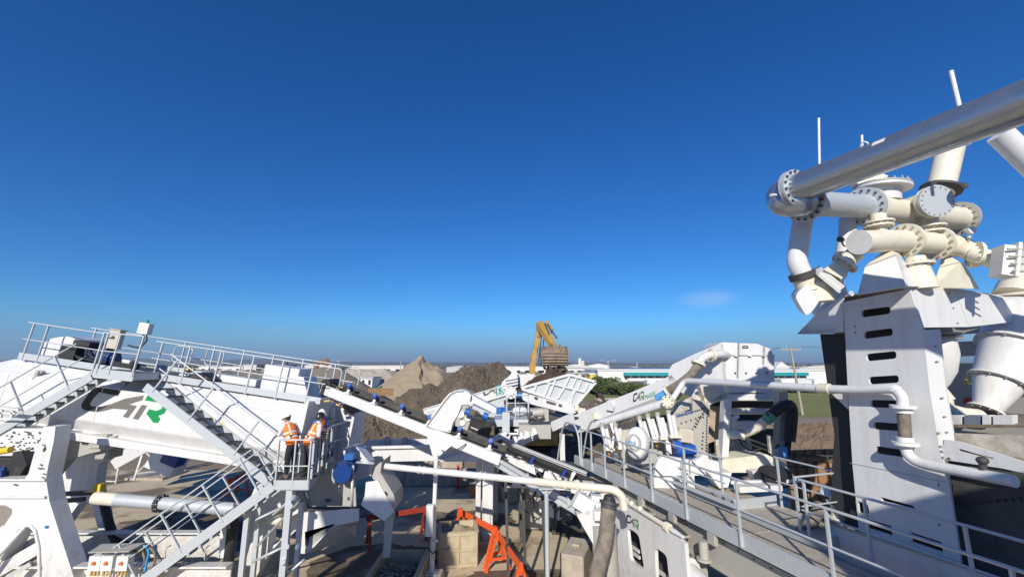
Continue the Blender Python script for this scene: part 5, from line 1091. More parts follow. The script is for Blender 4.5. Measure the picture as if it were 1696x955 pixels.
# bucket: curved back facing the camera, side cheeks, ribs and teeth
bc0, bc1 = P(898, 590, 24.0), P(940, 590, 24.0); bw = bc1.x - bc0.x; bx0 = bc0.x
zt, zb = P(918, 573, 24.0).z, P(918, 606, 24.0).z; hh = zt - zb
prof = [(0.12, 0), (-.12, .03), (-.27, .12), (-.38, .25), (-.44, .42), (-.44, .6), (-.37, .78), (-.22, .92), (0, 1.0), (.35, .98)]    # y offset, drop
k = MB(); rows = [[V((bx0 + bw * (.5 + (f - .5) * (.9 + .1 * math.sin(v * 3.1))), 24.3 + y, zt - v * hh)) for y, v in prof] for f in (0, .25, .5, .75, 1)]
k.strip(rows, False, True); bu = build('bucket', k, STEELM, t); bu.modifiers.new('thick', 'SOLIDIFY').thickness = .05
for f in (0, 1): k = MB(); k.prism([V((bx0 + f * bw, 24.3 + y, zt - v * hh)) for y, v in prof + [(.9, .45), (.5, .05)]], (.05 if f else -.05, 0, 0)); build('bucket_cheek', k, STEELM, bu)
for v, y in ((.34, -.46), (.5, -.48), (.64, -.46), (.78, -.41), (.9, -.29)): k = MB(); k.box(V((bx0 + bw / 2, 24.3 + y, zt - v * hh)), (bw * 1.0, .06, .06)); build('wear_strip', k, STEELM, bu)
for i in range(5): k = MB(); k.prism([V((bx0 + bw * (i + .5) / 5 - .07, 24.45, zb - .03)), V((bx0 + bw * (i + .5) / 5 + .07, 24.45, zb - .03)), V((bx0 + bw * (i + .5) / 5, 24.4, zb - .2))], (0, .3, 0)); build('tooth', k, STEELM, bu)
rnd = random.Random(8); k = MB()
for _ in range(150):
    p = V((bx0 + bw * rnd.triangular(.05, 1, .65), 24.5 + rnd.uniform(-.2, .4), zb - .1 - abs(rnd.gauss(0, .22)))); r = rnd.uniform(.04, .13); k.ball(p, r, 5, 4)
build('falling_soil', k, SOIL, bu, kind='stuff')
# body, cab and tracks behind the hopper
bx = P(881, 640, EY).x
k = MB(); k.box((bx + .3, EY + 2.6, 1.55), (2.7, 3.6, 1.1)); build('house', k, YEL, t, bevel=.06)
k = MB(); k.box((bx - .75, EY + 1.7, 2.7), (1.0, 1.5, 1.5)); cb_ = build('cab', k, YEL, t, bevel=.06)
k = MB(); k.box((bx - .75, EY + .93, 2.85), (.8, .03, 1.0)); build('windscreen', k, GLASS, cb_)
for s in (-1, 1): k = MB(); k.box((bx + .3 + s * 1.1, EY + 2.6, .48), (.6, 4.2, .85)); build('track', k, DARK, t, bevel=.2)
k = MB(); k.tube((bx + .3, EY + 2.6, .8), (bx + .3, EY + 2.6, 1.05), .7, n=16); build('turntable', k, DARK, t)
# heap of dark soil inside the hopper under the bucket
def hop_h(x, y):
    d = math.hypot(x - P(915, 618, 23.5).x, (y - 23.3) * .8); return 5.75 - d * .55
g = []; cx = P(915, 618, 23.5).x
k = MB()
for j in range(25):
    row = []
    for i in range(37):
        x, y = cx - 2.6 + 5.2 * i / 36, 22.1 + 2.4 * j / 24; z = max(4.2, hop_h(x, y)) + .22 * fbm(x, y, 2, 5, 2); row.append(V((x, y, z)))
    g.append(row)
k.strip(g); tag(build('soil_load', k, mat('dark_soil', (.055, .035, .025), .9, dirt=(.12, .08, .05), amt=.8, scale=4, bump=.4), loc=(cx, 23.3, 4.2)), 'dark wet soil heaped in the hopper under the excavator bucket', 'soil heap')
# ---- small things behind the left machine: portable conveyor stand, rails, far digger
t = thing('stacker_stand', 'white trestle stand with a blue box behind the screening machine', 'trestle', PZ(245, 790, 0))
a = PZ(222, 795, 0); b = PZ(268, 790, 0); h = 1.75
for p_, q_2 in ((a, .25), (b, -.2), (a + V((.2, 1.2, 0)), .2), (b + V((-.1, 1.2, 0)), -.2)): k = MB(); k.beam(p_, p_ + V((q_2, .1, h)), .09, .09, Y_); build('leg', k, WHITE, t)
for z0, z1 in ((.35, .35), (.4, 1.6), (1.7, .4), (1.7, 1.7)): k = MB(); k.beam(a + V((.1, 0, z0)), b + V((-.1, 0, z1)), .07, .07); build('brace', k, WHITE, t)
k = MB(); k.box((a + b) / 2 + V((0, .6, .06)), (2.0, 1.8, .12)); build('base_slab', k, CONC, t)
k = MB(); k.box(P(290, 756, 20.5), (.75, .6, .62), V((.93, 0, -.36)), Y_, V((.36, 0, .93))); build('drive_box', k, BLUE, t)
k = MB(); k.box(P(278, 764, 20.7), (1.3, .8, .8), V((.93, 0, -.36)), Y_, V((.36, 0, .93))); build('chute', k, CLEAN, t)
k = MB(); k.beam(P(190, 765, 20.2), P(245, 735, 20.6), .5, .6); build('boom', k, CLEAN, t)
k = MB(); k.beam(P(186, 750, 20.6), P(226, 722, 21.0), .7, .06); build('belt', k, BELT, t)
m = MB(); a = PZ(192, 800, 0); m.path([a, a + Z_ * 1.3, a + Z_ * 1.3 - X_ * 1.0], .05, 8); m.path([a - X_ * .9, a - X_ * .9 + Z_ * 1.3], .05, 8); m.path([a - X_ * .95 + Z_ * .1, a + Z_ * .1], .04, 8); tag(build('guard_rail', m, WHITE, loc=a), 'small white tube guard rail behind the machine portal', 'guard rail')
g0, g1 = P(158, 824, 13.0), P(392, 843, 12.6); t = thing('water_pipe', 'long grey steel pipe with a bolted joint behind the lower staircase', 'pipe', (g0 + g1) / 2)
jt = lerp(g0, g1, .47); k = MB(); k.tube(g0, lerp(g0, g1, .16), .17, n=18); build('pipe', k, CREAM, t, label='cream end of the pipe')
k = MB(); k.tube(lerp(g0, g1, .16), g1, .168, n=18); build('pipe', k, GALV, t)
gd = (g1 - g0).normalized()
for s in (-.03, .03): k = MB(); k.ring(jt + gd * s, gd, .16, .24, .035, 20); build('flange', k, DARK, t)
k = MB(); k.bolts(jt, gd, .215, 10, .018, .14); build('bolt_ring', k, GALV, t, kind='stuff')
m = MB(); a = P(164, 808, 13.2); m.box(a, (.2, .15, .26)); tag(build('yellow_guard', m, mat('safety_yellow', (.75, .5, .03)), loc=a), 'small yellow guard plate above the pipe end', 'guard plate')
t = thing('black_hose', 'thick black rubber hose hanging down the portal leg and curving on the ground', 'hose', P(185, 905, 14))
k = MB(); k.path(smooth([P(168, 815, 14.4), P(174, 840, 14.4), P(182, 870, 14.3), P(192, 893, 14.2), P(208, 903, 14.0), P(240, 906, 13.8)]), .12, 12); build('hose_body', k, BLACK, t)
for x, y in ((175, 848), (184, 880)): k = MB(); k.ring(P(x + 1, y, 14.35), V((.2, 0, -1)), .11, .14, .04, 16); build('hose_strap', k, DARK, t)
a = P(512, 600, 62); t = thing('far_digger', 'small dark red digger arm far behind the left handrails', 'digger', (P(530, 600, 60).x, 60, 0))
k = MB(); k.path([P(523, 612, 60), P(527, 600, 60), P(536, 599.5, 60), P(541, 597, 60), P(541, 605, 60)], [.35, .3, .35, .4, .3], 6); build('arm', k, RUST, t)
k = MB(); k.box((P(519, 620, 60).x, 60.5, 3.6), (3.4, 2, 2.4)); k.box((P(519, 620, 60).x, 60.5, 1.3), (3.8, 2.4, 2.6)); build('body', k, RUST, t)
# dark platform/box around ends of belts (shaded crusher base)
t = thing('steel_trestle', 'dark steel base frame under the crossing conveyors', 'base frame', V((P(890, 790, 15).x, 15.5, 0)))
for (x0, y0, Y, w, d, h) in ((880, 800, 16.5, 2.2, .3, .15), (905, 800, 17.2, 3.2, .3, .15)): a = P(x0, y0, Y); k = MB(); k.box(a, (w, d, h)); build('cross_beam', k, DARK, t)
for x in (862, 895, 925, 950): a = P(x, 790, 16.8); k = MB(); k.box((a.x, 16.8, a.z / 2), (.16, .16, a.z)); build('leg', k, DARK, t)
k = MB(); a = P(900, 782, 16.9); k.box((a.x, 17.4, a.z), (3.4, 1.4, .25)); build('deck', k, DARK, t)
# ================================================================= right: walkway, washing unit, cyclone tower
WD = V((-.297, .955, 0)).normalized(); WN = V((-WD.y, WD.x, 0))        # along the walkway (away), and square to it (towards the camera's left)
WZ = 2.6
WL = P(1233, 896, 8.9); WL = V((WL.x, WL.y, WZ))
def Wp(s, off=0., z=0.):      # s metres along the walkway, off metres out to the left, z above its deck
    return WL + WD * s + WN * off + Z_ * z
def PW(x, y, off=0.):         # pixel -> vertical plane parallel to the walkway
    return PP(x, y, WL + WN * off, WN)
WW = 1.12
S0, S1 = -7.0, 7.6
t = thing('walkway', 'long grey steel walkway with handrails running between the machines', 'walkway', Wp(2, 0, -2.6)); WALK = t
k = MB()
for o in (0, -WW):
    k.beam(Wp(S0, o, -.02), Wp(S1, o, -.02), .014, .28)
    for z in (.12, -.155): k.beam(Wp(S0, o + (-.03 if o == 0 else .03), z), Wp(S1, o + (-.03 if o == 0 else .03), z), .06, .012)
fr = build('edge_channel', k, GALV, t)
nb = 0; kp = MB(); kp.box((0, 0, 0), (.235, 2.38, .035))
me = mesh_of('deck_plank', kp, DECK); qd = frame_quat(-WN, WD, Z_)
for j in range(6):
    for i in range(4): piece('deck_plank', me, t, Wp(S0 + 1.2 + j * 2.42, -.14 - i * .262, -.02), qd)
k = MB()
for s in range(-6, 8): k.beam(Wp(s + .2, -.02, -.11), Wp(s + .2, -WW + .02, -.11), .06, .1)
build('cross_member', k, GREYP, t, kind='stuff')
k = MB()
for s in (-5.5, -4.1, -2.7, -.9, -.5, .6, 1.15, 2.6, 3.05, 4.6, 6.2): k.tube(Wp(s, .012, .03), Wp(s, -.01, .03), .022, n=6); k.tube(Wp(s + .12, .012, -.06), Wp(s + .12, -.01, -.06), .018, n=6)
build('bolt_row', k, GALV, t, kind='stuff')
Lr = [Wp(S0, 0, .0), Wp(S1, 0, .0)]
def sat(x, y, off): p = PP(x, y, WL + WN * off, WN); return (p - WL).dot(WD)
pl = [sat(x, y, .0) for x, y in ((1593, 1000), (1379, 955), (1240, 900), (1165, 865), (1092, 830), (1040, 800), (1002, 782), (975, 765), (948, 745))]
handrail(t, [Wp(S0, .03), Wp(7.0, .03)], Z_, 1.13, post_at=[(0, (s - S0) / (7.0 - S0)) for s in (-3.85, -1.75, .05, 1.6, 2.9, 4.2, 5.3, 6.2, 6.95)], mids=(.5,), r=.024)
handrail(t, [Wp(S0, -WW - .03), Wp(-.35, -WW - .03)], Z_, 1.13, post_at=[(0, f) for f in (.2, .44, .62, .82, .985)], mids=(.5,), r=.024)
handrail(t, [Wp(1.6, -WW - .03), Wp(7.3, -WW - .03)], Z_, 1.13, post_at=[(0, f) for f in (.02, .25, .5, .75, .97)], mids=(.5,), r=.022)
k = MB()
for s in (.9, 2.2, 3.5, 4.8): k.beam(Wp(s, .02, -.28), Wp(s, -.08, -.28), .2, .22)
build('end_bracket', k, GREYP, t, kind='stuff')
# inner cable channel along the right edge of the deck (blue grey)
k = MB(); k.beam(Wp(1.2, -WW + .08, .17), Wp(7.2, -WW + .08, .17), .12, .05); k.beam(Wp(1.2, -WW + .08, .32), Wp(7.2, -WW + .08, .32), .12, .03); build('side_channel', k, GALV, t)
# arched far end rail and side platform rails
a = Wp(7.25, .0)
for o in (0, -WW):
    k = MB(); k.path(smooth_corners([Wp(7.1, o, -.1), Wp(7.2, o, .85), Wp(7.5, o, 1.2), Wp(8.3, o, 1.2), Wp(8.7, o, .8), Wp(9.3, o, -.7)], .15), .035, 8); build('end_rail', k, GALV, t)
# small side platform to the right, with its own rails
k = MB(); k.hexa([Wp(-.4, -WW - .05, -.06), Wp(3.4, -WW - .05, -.06), Wp(3.4, -WW - 1.5, -.06), Wp(-.4, -WW - 1.5, -.06), Wp(-.4, -WW - .05, -.02), Wp(3.4, -WW - .05, -.02), Wp(3.4, -WW - 1.5, -.02), Wp(-.4, -WW - 1.5, -.02)]); build('side_deck', k, DECK, t)
k = MB(); k.beam(Wp(-.42, -WW - .05, -.1), Wp(-.42, -WW - 1.45, -.1), .014, .26); k.beam(Wp(1.5, -WW - .05, .08), Wp(1.5, -WW - 1.45, .08), .014, .26); build('side_deck_edge', k, GALV, t)
handrail(t, [Wp(-.2, -WW - .08), Wp(-.2, -WW - 1.4), Wp(1.4, -WW - 1.4)], Z_, 1.13, post_at=[(0, .02), (0, .95), (1, .95)], mids=(.5,), r=.022)
# girder and legs under the walkway
k = MB(); k.beam(Wp(S0, -.28, -.62), Wp(S1 - 1, -.28, -.62), .1, .62); k.beam(Wp(S0, -.28, -.92), Wp(S1 - 1, -.28, -.92), .26, .03); gd = build('girder', k, GREYP, t)
k = MB(); rnd = random.Random(6)
for i in range(26): s = -3 + i * .38; k.tube(Wp(s, -.22, -.36), Wp(s, -.235, -.36), .02, n=6)
build('bolt_row', k, DARK, gd, kind='stuff')
for s in (-5.5, -2, 1.7, 5.4):
    k = MB(); k.beam(Wp(s, -.3, -.9), Wp(s, -.3, -2.6), .24, .24, WD); build('leg', k, GREYP, t)
for s in (1.1, 2.9): k = MB(); k.tube(Wp(s, .05, -.38), Wp(s, .05, -.75), .1, n=12); k.ring(Wp(s, .05, -.75), Z_, .08, .16, .05, 14); build('drain_stub', k, GREYP, t)
k = MB(); k.path(smooth([Wp(3.2, .05, -.45), Wp(2.6, .1, -.5), Wp(2.1, .1, -.42), Wp(1.6, .12, -.5)]), .1, 10); build('short_hose', k, DARK, t)
# ---- lower white frame with letters, rounded windows and a dirty pipe along its top
off = .62
t = thing('pump_chassis', 'white frame with rounded windows and small dark and green letters beside the walkway', 'machine frame', PW(1080, 900, off) * 1)
out = [(1000, 838), (1010, 826), (1020, 829), (1126, 892), (1134, 900), (1142, 990), (1142, 1100), (1000, 1100), (1000, 935)]
holes = [rpoly(h, 9, 4) for h in ([(1038, 872), (1058, 884), (1066, 936), (1066, 943), (1044, 928)], [(1084, 905), (1104, 918), (1113, 1000), (1088, 990)])]
k = MB(); k.plate([PW(x, y, off) for x, y in out], [[PW(x, y, off) for x, y in h] for h in holes], -WN * .09); pf = build('side_plate', k, CLEAN, t, bevel=.01)
for h in holes:
    k = MB(); hh_ = [PW(x, y, off) for x, y in h]; c_ = sum(hh_, V()) / len(hh_)
    n_ = len(hh_); o1 = [c_ + (p - c_) * .999 for p in hh_]; k.strip([[p - WN * .0 for p in o1], [p - WN * .09 for p in o1]], True); build('window_lining', k, WHITE, pf)
k = MB(); k.plate([PW(x, y, off + .02) for x, y in [(1005, 868), (1017, 876), (1022, 905), (1022, 910), (1006, 900)]], [], -WN * .02); build('dark_opening', k, DARK, pf)
lo = PW(1037, 850, off); lx = (PW(1058, 862, off) - lo)
logo(pf, lambda x, y: lo + lx * x - Z_ * .235 * y + WN * .004)
tp0, tp1 = PW(1030, 828, off - .03) + Z_ * .04, PW(1116, 882, off - .03) + Z_ * .04
k = MB(); k.tube(tp0, tp1, .055, n=12); tpp = build('top_pipe', k, CREAM, t)
dd = (tp1 - tp0).normalized(); k = MB(); k.ring(lerp(tp0, tp1, .88), dd, .05, .1, .05, 16); k.ring(lerp(tp0, tp1, .92), dd, .05, .1, .03, 16); build('flange', k, CREAM, tpp)
k = MB(); k.tube(tp1, tp1 + dd * .3, .06, .035, n=12); k.ball(tp0, .085); build('pipe_end', k, CLEAN, tpp, kind='stuff')
for f in (.1, .22, .4): k = MB(); k.ball(lerp(tp0, tp1, f) + Z_ * .03, .075); build('mud_lump', k, CREAM, tpp)
k = MB(); k.beam(PW(1020, 827, off - .35) , PW(1126, 890, off - .35), .6, .05); build('top_plate', k, GREYP, t)
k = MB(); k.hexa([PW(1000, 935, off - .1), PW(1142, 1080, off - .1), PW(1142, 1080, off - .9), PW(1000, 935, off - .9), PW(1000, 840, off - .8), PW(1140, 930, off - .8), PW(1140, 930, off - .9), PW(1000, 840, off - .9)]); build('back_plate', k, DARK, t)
k = MB(); c = PW(1052, 908, off - .3); k.box(c, (.4, .05, .07), WD, WN, Z_); k.box(c - Z_ * .14, (.4, .05, .07), WD, WN, Z_); k.box(c - Z_ * .07 + WD * .2, (.06, .05, .2), WD, WN, Z_); build('inner_bracket', k, CLEAN, t)
k = MB(); c = PW(1098, 950, off - .35); k.box(c, (.6, .05, .08), WD, WN, Z_); build('inner_bracket', k, CLEAN, t)
m = MB(); fp_ = [PW(1000, 935, off + .05), PW(1075, 1000, off + .05)]; m.hexa([V((p.x, p.y, 0)) for p in (fp_[0] + WN * .25, fp_[1] + WN * .25, fp_[1] - WN * .9, fp_[0] - WN * .9)] + [fp_[0] + WN * .25, fp_[1] + WN * .25, fp_[1] - WN * .9, fp_[0] - WN * .9])
m.v = [(x, y, min(z, 1.15)) for x, y, z in m.v]
tag(build('foundation_block', m, CONC, loc=V((fp_[0].x, fp_[0].y, 0)), bevel=.03), 'big sand coloured concrete foundation under the white frame with windows', 'foundation')
k = MB(); a = PW(1142, 945, off - .3); k.tube(a, a - WD * 1.4 - Z_ * .25, .18, n=16); k.ring(a, WD, .17, .27, .06, 20); build('outlet_pipe', k, CLEAN, t)
# ---- washing unit: hood, long beam with letters, legs, spray bars
t = thing('washing_unit', 'white washing unit with a tall hood and a long lettered beam rising to it', 'washing unit', V((P(1200, 740, 14.3).x, 14.5, 0)))
HYY = 14.0
front = [(1192, 604), (1190, 569), (1202, 566.5), (1254, 569), (1277, 578), (1281, 586), (1283, 604), (1283, 633), (1192, 633)]
k = MB(); k.prism([P(x, y, HYY) for x, y in [(1190, 588), (1190, 569), (1197, 566.5), (1254, 569), (1277, 578), (1281, 588)]], (0, 1.0, 0)); hd = build('hood', k, CREAM if False else CLEAN, t, bevel=.02)
k = MB(); k.prism([P(x, y, HYY + .05) for x, y in [(1196, 588.6), (1282.5, 588.6), (1283, 662), (1203, 662)]], (0, .9, 0)); hb = build('hood_body', k, CLEAN, t, bevel=.015)
k = MB(); k.path(smooth([P(1230, 574.5, HYY - .02), P(1232, 573, HYY - .1), P(1237, 573, HYY - .1), P(1239, 575, HYY - .02)], 3), .02, 6); build('handle', k, DARK, hd)
for x in (1206, 1219, 1242, 1265, 1280): k = MB(); k.box(P(x, 588.5, HYY - .01), (.1, .06, .05)); build('clip', k, BOXW, hd)
for x in (1218, 1236, 1253, 1270): k = MB(); k.tube(P(x, 617, HYY + .05), P(x, 617, HYY - .0), .03, n=8); build('bolt', k, DARK, hb)
# left cheek of the hood running into the beam
BE = 18.8
def PB(x, y):                 # plane of the long beam (vertical, receding to the left)
    p0, p1 = P(1192, 640, HYY), P(950, 690, BE); n = (p1 - p0).cross(Z_).normalized(); return PP(x, y, p0, n)
bn = (PB(950, 690) - PB(1192, 690)).cross(Z_).normalized(); bn = bn if bn.dot(EYE - PB(1100, 640)) > 0 else -bn
k = MB(); k.plate([PB(x, y) for x, y in [(1194, 568), (1200, 664), (1160, 664), (1140, 655), (1108, 640), (1107, 613), (1114, 603), (1150, 586)]], [], -bn * 1.8); ck = build('hood_cheek', k, CLEAN, t, bevel=.02)
k = MB(); k.plate([PB(x, y) for x, y in [(946, 689), (1048, 648), (1112, 621), (1120, 630), (1100, 663), (1032, 690), (1000, 704), (960, 716), (940, 712)]], [], -bn * 1.1); bmn = build('long_beam', k, CLEAN, t, bevel=.015)
k = MB(); k.plate([PB(x, y) + bn * .01 for x, y in [(1000, 691), (1040, 676), (1098, 654), (1100, 668), (1040, 690), (1000, 708)]], [], bn * .05); build('beam_flange', k, GREYP, bmn)
lo = PB(1048, 652.5); lx = PB(1067, 647) - lo; lz = Z_ * ((PB(1058, 649) - PB(1058, 668)).z)
logo(bmn, lambda x, y: lo + lx * x - lz * y * .82 + bn * .004)
text_on('M4500', (PB(1075, 649) - PB(1075, 661)).z, PB(1069, 662) + bn * .002, PB(1086, 655.2) - PB(1069, 662), Z_, GREEN, bmn, width=(PB(1086, 655.2) - PB(1069, 662)).length)
k = MB(); k.plate([PB(x, y) + bn * .02 for x, y in [(1008, 664), (1013, 661), (1020, 672), (1018, 680), (1008, 678)]], [], bn * .12); build('lifting_bracket', k, CLEAN, bmn, bevel=.01)
k = MB(); c = PB(990, 688) + bn * .1; k.box(c, (.25, .12, .25)); build('lifting_bracket', k, CREAM, bmn)
# hood inlet pipe: elbow and ribbed hose to the beam
E = [P(1196, 586, 13.75), P(1184, 587, 13.6), P(1174, 588, 13.5), P(1164, 593, 13.45), P(1157, 602, 13.4)]
k = MB(); k.path(smooth([P(1206, 588, 14.2)] + E), .13, 14); ip = build('inlet_elbow', k, CLEAN, t)
k = MB(); k.ring(E[2] + V((.12, .05, 0)), V((1, .15, .05)), .12, .21, .07, 18); build('flange', k, CREAM, ip)
k = MB(); k.ring(E[4], V((-.5, -.1, -1)), .12, .22, .08, 18); build('flange', k, CREAM, ip)
hp = smooth([E[4] + V((-.02, 0, -.05)), P(1145, 620, 13.4), P(1125, 636, 13.5), P(1106, 648, 13.7)], 9); k = MB(); k.path(hp, [.128 + .012 * (i % 2) for i in range(len(hp))], 16); ih = build('inlet_hose', k, HOSE, t)
k = MB(); k.ring(hp[-1], hp[-1] - hp[-2], .11, .2, .08, 18); build('flange', k, CREAM, ih)
k = MB(); d = (hp[-1] - hp[-2]).normalized(); k.tube(hp[-1], hp[-1] + d * .45, .11, n=12); build('blue_sleeve', k, mat('sleeve_blue', (.08, .3, .62), .5), ih)
# long white manifold under the beam with pairs of spray tubes
m0, m1 = P(990, 702, 15.4), P(1098, 668, 13.5)
k = MB(); k.tube(m0, m1, .13, n=16); k.ball(m1 + V((.15, -.1, 0)), .18); mf = build('manifold', k, CLEAN, t)
c = P(1109, 664, 13.25); k = MB(); k.tube(c, c + V((-.14, -.2, 0)), .19, n=18); el = build('manifold_cap', k, CREAM, t)
k = MB(); k.bolts(c + V((-.14, -.2, 0)), V((-.14, -.2, 0)), .15, 8, .022, .04); build('bolt_ring', k, DARK, el, kind='stuff')
for i, (x, y0, x2, y1) in enumerate(((1000, 706, 1008, 742), (1022, 706, 1031, 740), (1062, 694, 1072, 732), (1076, 690, 1087, 728), (1092, 688, 1101, 724), (1110, 684, 1117, 721))):
    Yq = lerp(14.6, 13.2, i / 5)
    k = MB()
    for dx in (-3.0, 4.0): k.tube(P(x + dx, y0 + (3 if dx > 0 else 0), Yq), P(x2 + dx, y1, Yq - .05), .065, n=10)
    sp = build('spray_tubes', k, CLEAN, t)
    k = MB(); k.box(P(x2 + .5, y1 + 1, Yq - .05), (.34, .2, .07)); build('clamp', k, CREAM, sp)
    k = MB(); k.tube(P(x - 3, y0 - 6, Yq), P(x - 3, y0, Yq), .08, n=8); build('valve', k, GREYP, sp)
    k = MB(); k.tube(P(x2 - 1, y1 + 2, Yq), P(x2 + 1, y1 + 11, Yq + .1), .05, n=8); build('nozzle', k, mat('nozzle_amber', (.45, .24, .05), .5) if i != 1 else BLACK, sp)
k = MB(); k.beam(P(1102, 700, 13.6), P(1108, 752, 13.3), .14, .1, Y_); build('white_strut', k, CLEAN, t)
k = MB(); k.beam(P(1014, 700, 14.6), P(1020, 716, 14.5), .2, .1, Y_); k.beam(P(1016, 722, 14.5), P(1013, 748, 14.3), .06, .05, Y_); build('white_strut', k, CLEAN, t)
# screen side plate with bolts, cream cover, blue vibrator
scrn = [(1116, 692), (1124, 684), (1147, 680), (1147, 660), (1172, 667), (1176, 672), (1174, 706), (1170, 752), (1150, 756), (1140, 752), (1118, 712)]
k = pxplate(scrn, 13.5, .08); pl_ = build('screen_plate', k, GREYP, t)
rnd = random.Random(12); k = MB()
for (x0, y0, x1, y1, n_) in ((1122, 688, 1165, 676, 13), (1171, 680, 1169, 750, 16), (1166, 676, 1164, 690, 4), (1163, 684, 1152, 706, 6), (1157, 690, 1147, 710, 5), (1118, 696, 1120, 712, 5), (1128, 700, 1160, 690, 5), (1164, 716, 1162, 748, 6)):
    for i in range(n_): p = P(lerp(x0, x1, i / (n_ - 1)), lerp(y0, y1, i / (n_ - 1)), 13.49); k.tube(p, p - Y_ * .04, .022, n=6)
build('bolt_row', k, DARK, pl_, kind='stuff')
text_on('Infinity R2-106', .16, P(1121, 691, 13.48), P(1146, 684.5, 13.48) - P(1121, 691, 13.48), Z_, mat('marker_blue', (.03, .16, .6), .5), pl_, width=.52)
k = pxplate([(1122, 722), (1126, 708), (1148, 712), (1149, 734), (1120, 730)], 13.2, .25); build('cover_box', k, mat('cream_cover', (.56, .50, .40), .5, dirt=(.45, .36, .25), amt=.5, scale=4), t, bevel=.02)
k = MB(); c = P(1133, 744, 13.1); k.tube(c - X_ * .1, c + X_ * .32, .15, n=14); k.tube(c - X_ * .22, c - X_ * .1, .2, n=14); k.box(c - V((.2, 0, -.15)), (.16, .3, .2)); vb = build('vibrator_motor', k, BLUED if False else mat('bright_blue_motor', (.01, .11, .5), .4), t)
for i in range(4): k = MB(); k.ring(c + X_ * (-.05 + .09 * i), X_, .14, .175, .03, 14); build('cooling_fin', k, BLUE, vb)
k = MB(); k.box(c + V((-.22, -.05, -.17)), (.26, .3, .08)); k.box(c + V((.15, -.05, -.2)), (.3, .3, .06)); build('motor_foot', k, BLUE, vb)
# round cream guard with blue letters
c = P(1053, 733, 13.0); ax = V((-.62, -.62, .12)).normalized(); k = MB()
prof = [(.0, .22), (.16, .20), (.22, .16), (.24, .1), (.36, .12), (.50, .08), (.55, -.02), (.55, -.22), (.46, -.3), (0, -.3)]
a_ = ax.cross(Z_).normalized(); b_ = a_.cross(ax) if a_.cross(ax).z > 0 else -a_.cross(ax)
k.strip([[c + ax * h + (a_ * math.cos(q) * .72 + b_ * math.sin(q)) * r * .84 for q in [2 * math.pi * i / 28 for i in range(28)]] for r, h in prof], True, True); gw = build('drive_guard', k, BOXW, t)
k = MB(); k.ring(c + ax * .122, ax, .16, .25, .012, 26); build('dark_groove', k, GREYP, gw)
tx = a_ if a_.x > 0 else -a_
text_on('EDE', .15, c + ax * .235 - tx * .2 - b_ * .06, tx, b_, mat('letter_blue', (.02, .3, .6), .4), gw, width=.34)
k = MB(); k.prism([P(x, y, 13.25) for x, y in [(1068, 742), (1088, 744), (1088, 766), (1062, 768)]], (0, .06, 0)); build('guard_plate', k, GREYP, t)
k = MB(); k.prism([P(x, y, 14.2) for x, y in [(1030, 712), (1100, 705), (1118, 740), (1118, 770), (1030, 775)]], (0, .1, 0)); build('screen_side', k, DIRTY, t)
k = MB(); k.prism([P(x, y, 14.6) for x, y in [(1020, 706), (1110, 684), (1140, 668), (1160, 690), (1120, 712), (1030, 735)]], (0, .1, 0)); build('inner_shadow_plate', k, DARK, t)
# sloped dirty trough below the hood
k = MB(); k.strip([[P(1112, 690, 14.2), P(1140, 676, 14.0), P(1196, 655, 13.9)], [P(1118, 668, 14.6), P(1148, 655, 14.4), P(1200, 640, 14.3)]]); k.strip([[P(1140, 676, 14.0), P(1196, 655, 13.9), P(1200, 690, 13.9)], [P(1142, 679, 14.0), P(1196, 660, 13.9), P(1200, 700, 13.9)]]); tr_ = build('trough', k, DIRTY, t); tr_.modifiers.new('thick', 'SOLIDIFY').thickness = .04
k = pxplate([(1160, 640), (1204, 640), (1204, 660), (1170, 672), (1166, 660)], 13.95, .3); build('trough_side', k, CREAM, t)
k = pxplate([(1172, 672), (1200, 672), (1196, 725), (1170, 735)], 14.3, .1); build('chute_wall', k, mat('stained_plate', (.42, .34, .25), .7, dirt=(.2, .13, .08), amt=.8, scale=3), t)
for (y0, y1) in ((642, 650), (652, 662.5)): k = pxplate([(1204, y0), (1274, y0), (1273, y1), (1206, y1)], 13.75, .25); build('lower_skirt', k, CLEAN, t, bevel=.01)
k = pxplate([(1208, 676), (1272, 676), (1268, 685), (1214, 684)], 14.0, .3); build('cross_beam', k, CLEAN, t, bevel=.01)
k = pxplate([(1212, 697), (1268, 697), (1268, 712), (1212, 710)], 14.2, .3); build('cross_beam', k, WHITE, t, bevel=.01)
for y0, y1, Yq in ((664, 676, 14.4), (686, 697, 14.6), (710, 732, 14.8), (732, 760, 14.9)): k = pxplate([(1176, y0), (1285, y0), (1285, y1), (1176, y1)], Yq, .1); build('belt_curtain', k, BLACK, t)
k = pxplate([(1210, 700), (1240, 716), (1250, 760), (1204, 762)], 14.75, .05); build('rubber_flap', k, DIRTY, t)
# main legs
k = pxplate([(1201, 664), (1212, 660), (1209, 720), (1205, 774), (1195, 774), (1198, 720)], 13.3, .3); l1 = build('leg', k, CLEAN, t, bevel=.01)
k = pxplate([(1212, 690), (1222, 685), (1226, 690), (1212, 702)], 13.45, .1); build('gusset', k, CLEAN, l1)
k = MB(); k.box(P(1200, 776, 13.4), (.34, .4, .06)); build('foot', k, DARK, l1)
k = pxplate([(1290, 646), (1304, 644), (1306, 672), (1300, 760), (1288, 760), (1292, 690)], 13.2, .3); l2 = build('leg', k, GREYP, t, bevel=.01)
k = MB(); k.box(P(1205, 645, 13.2), (.14, .1, .2)); k.box(P(1296, 643, 13.1), (.14, .1, .2)); build('pipe_support', k, CREAM, t)
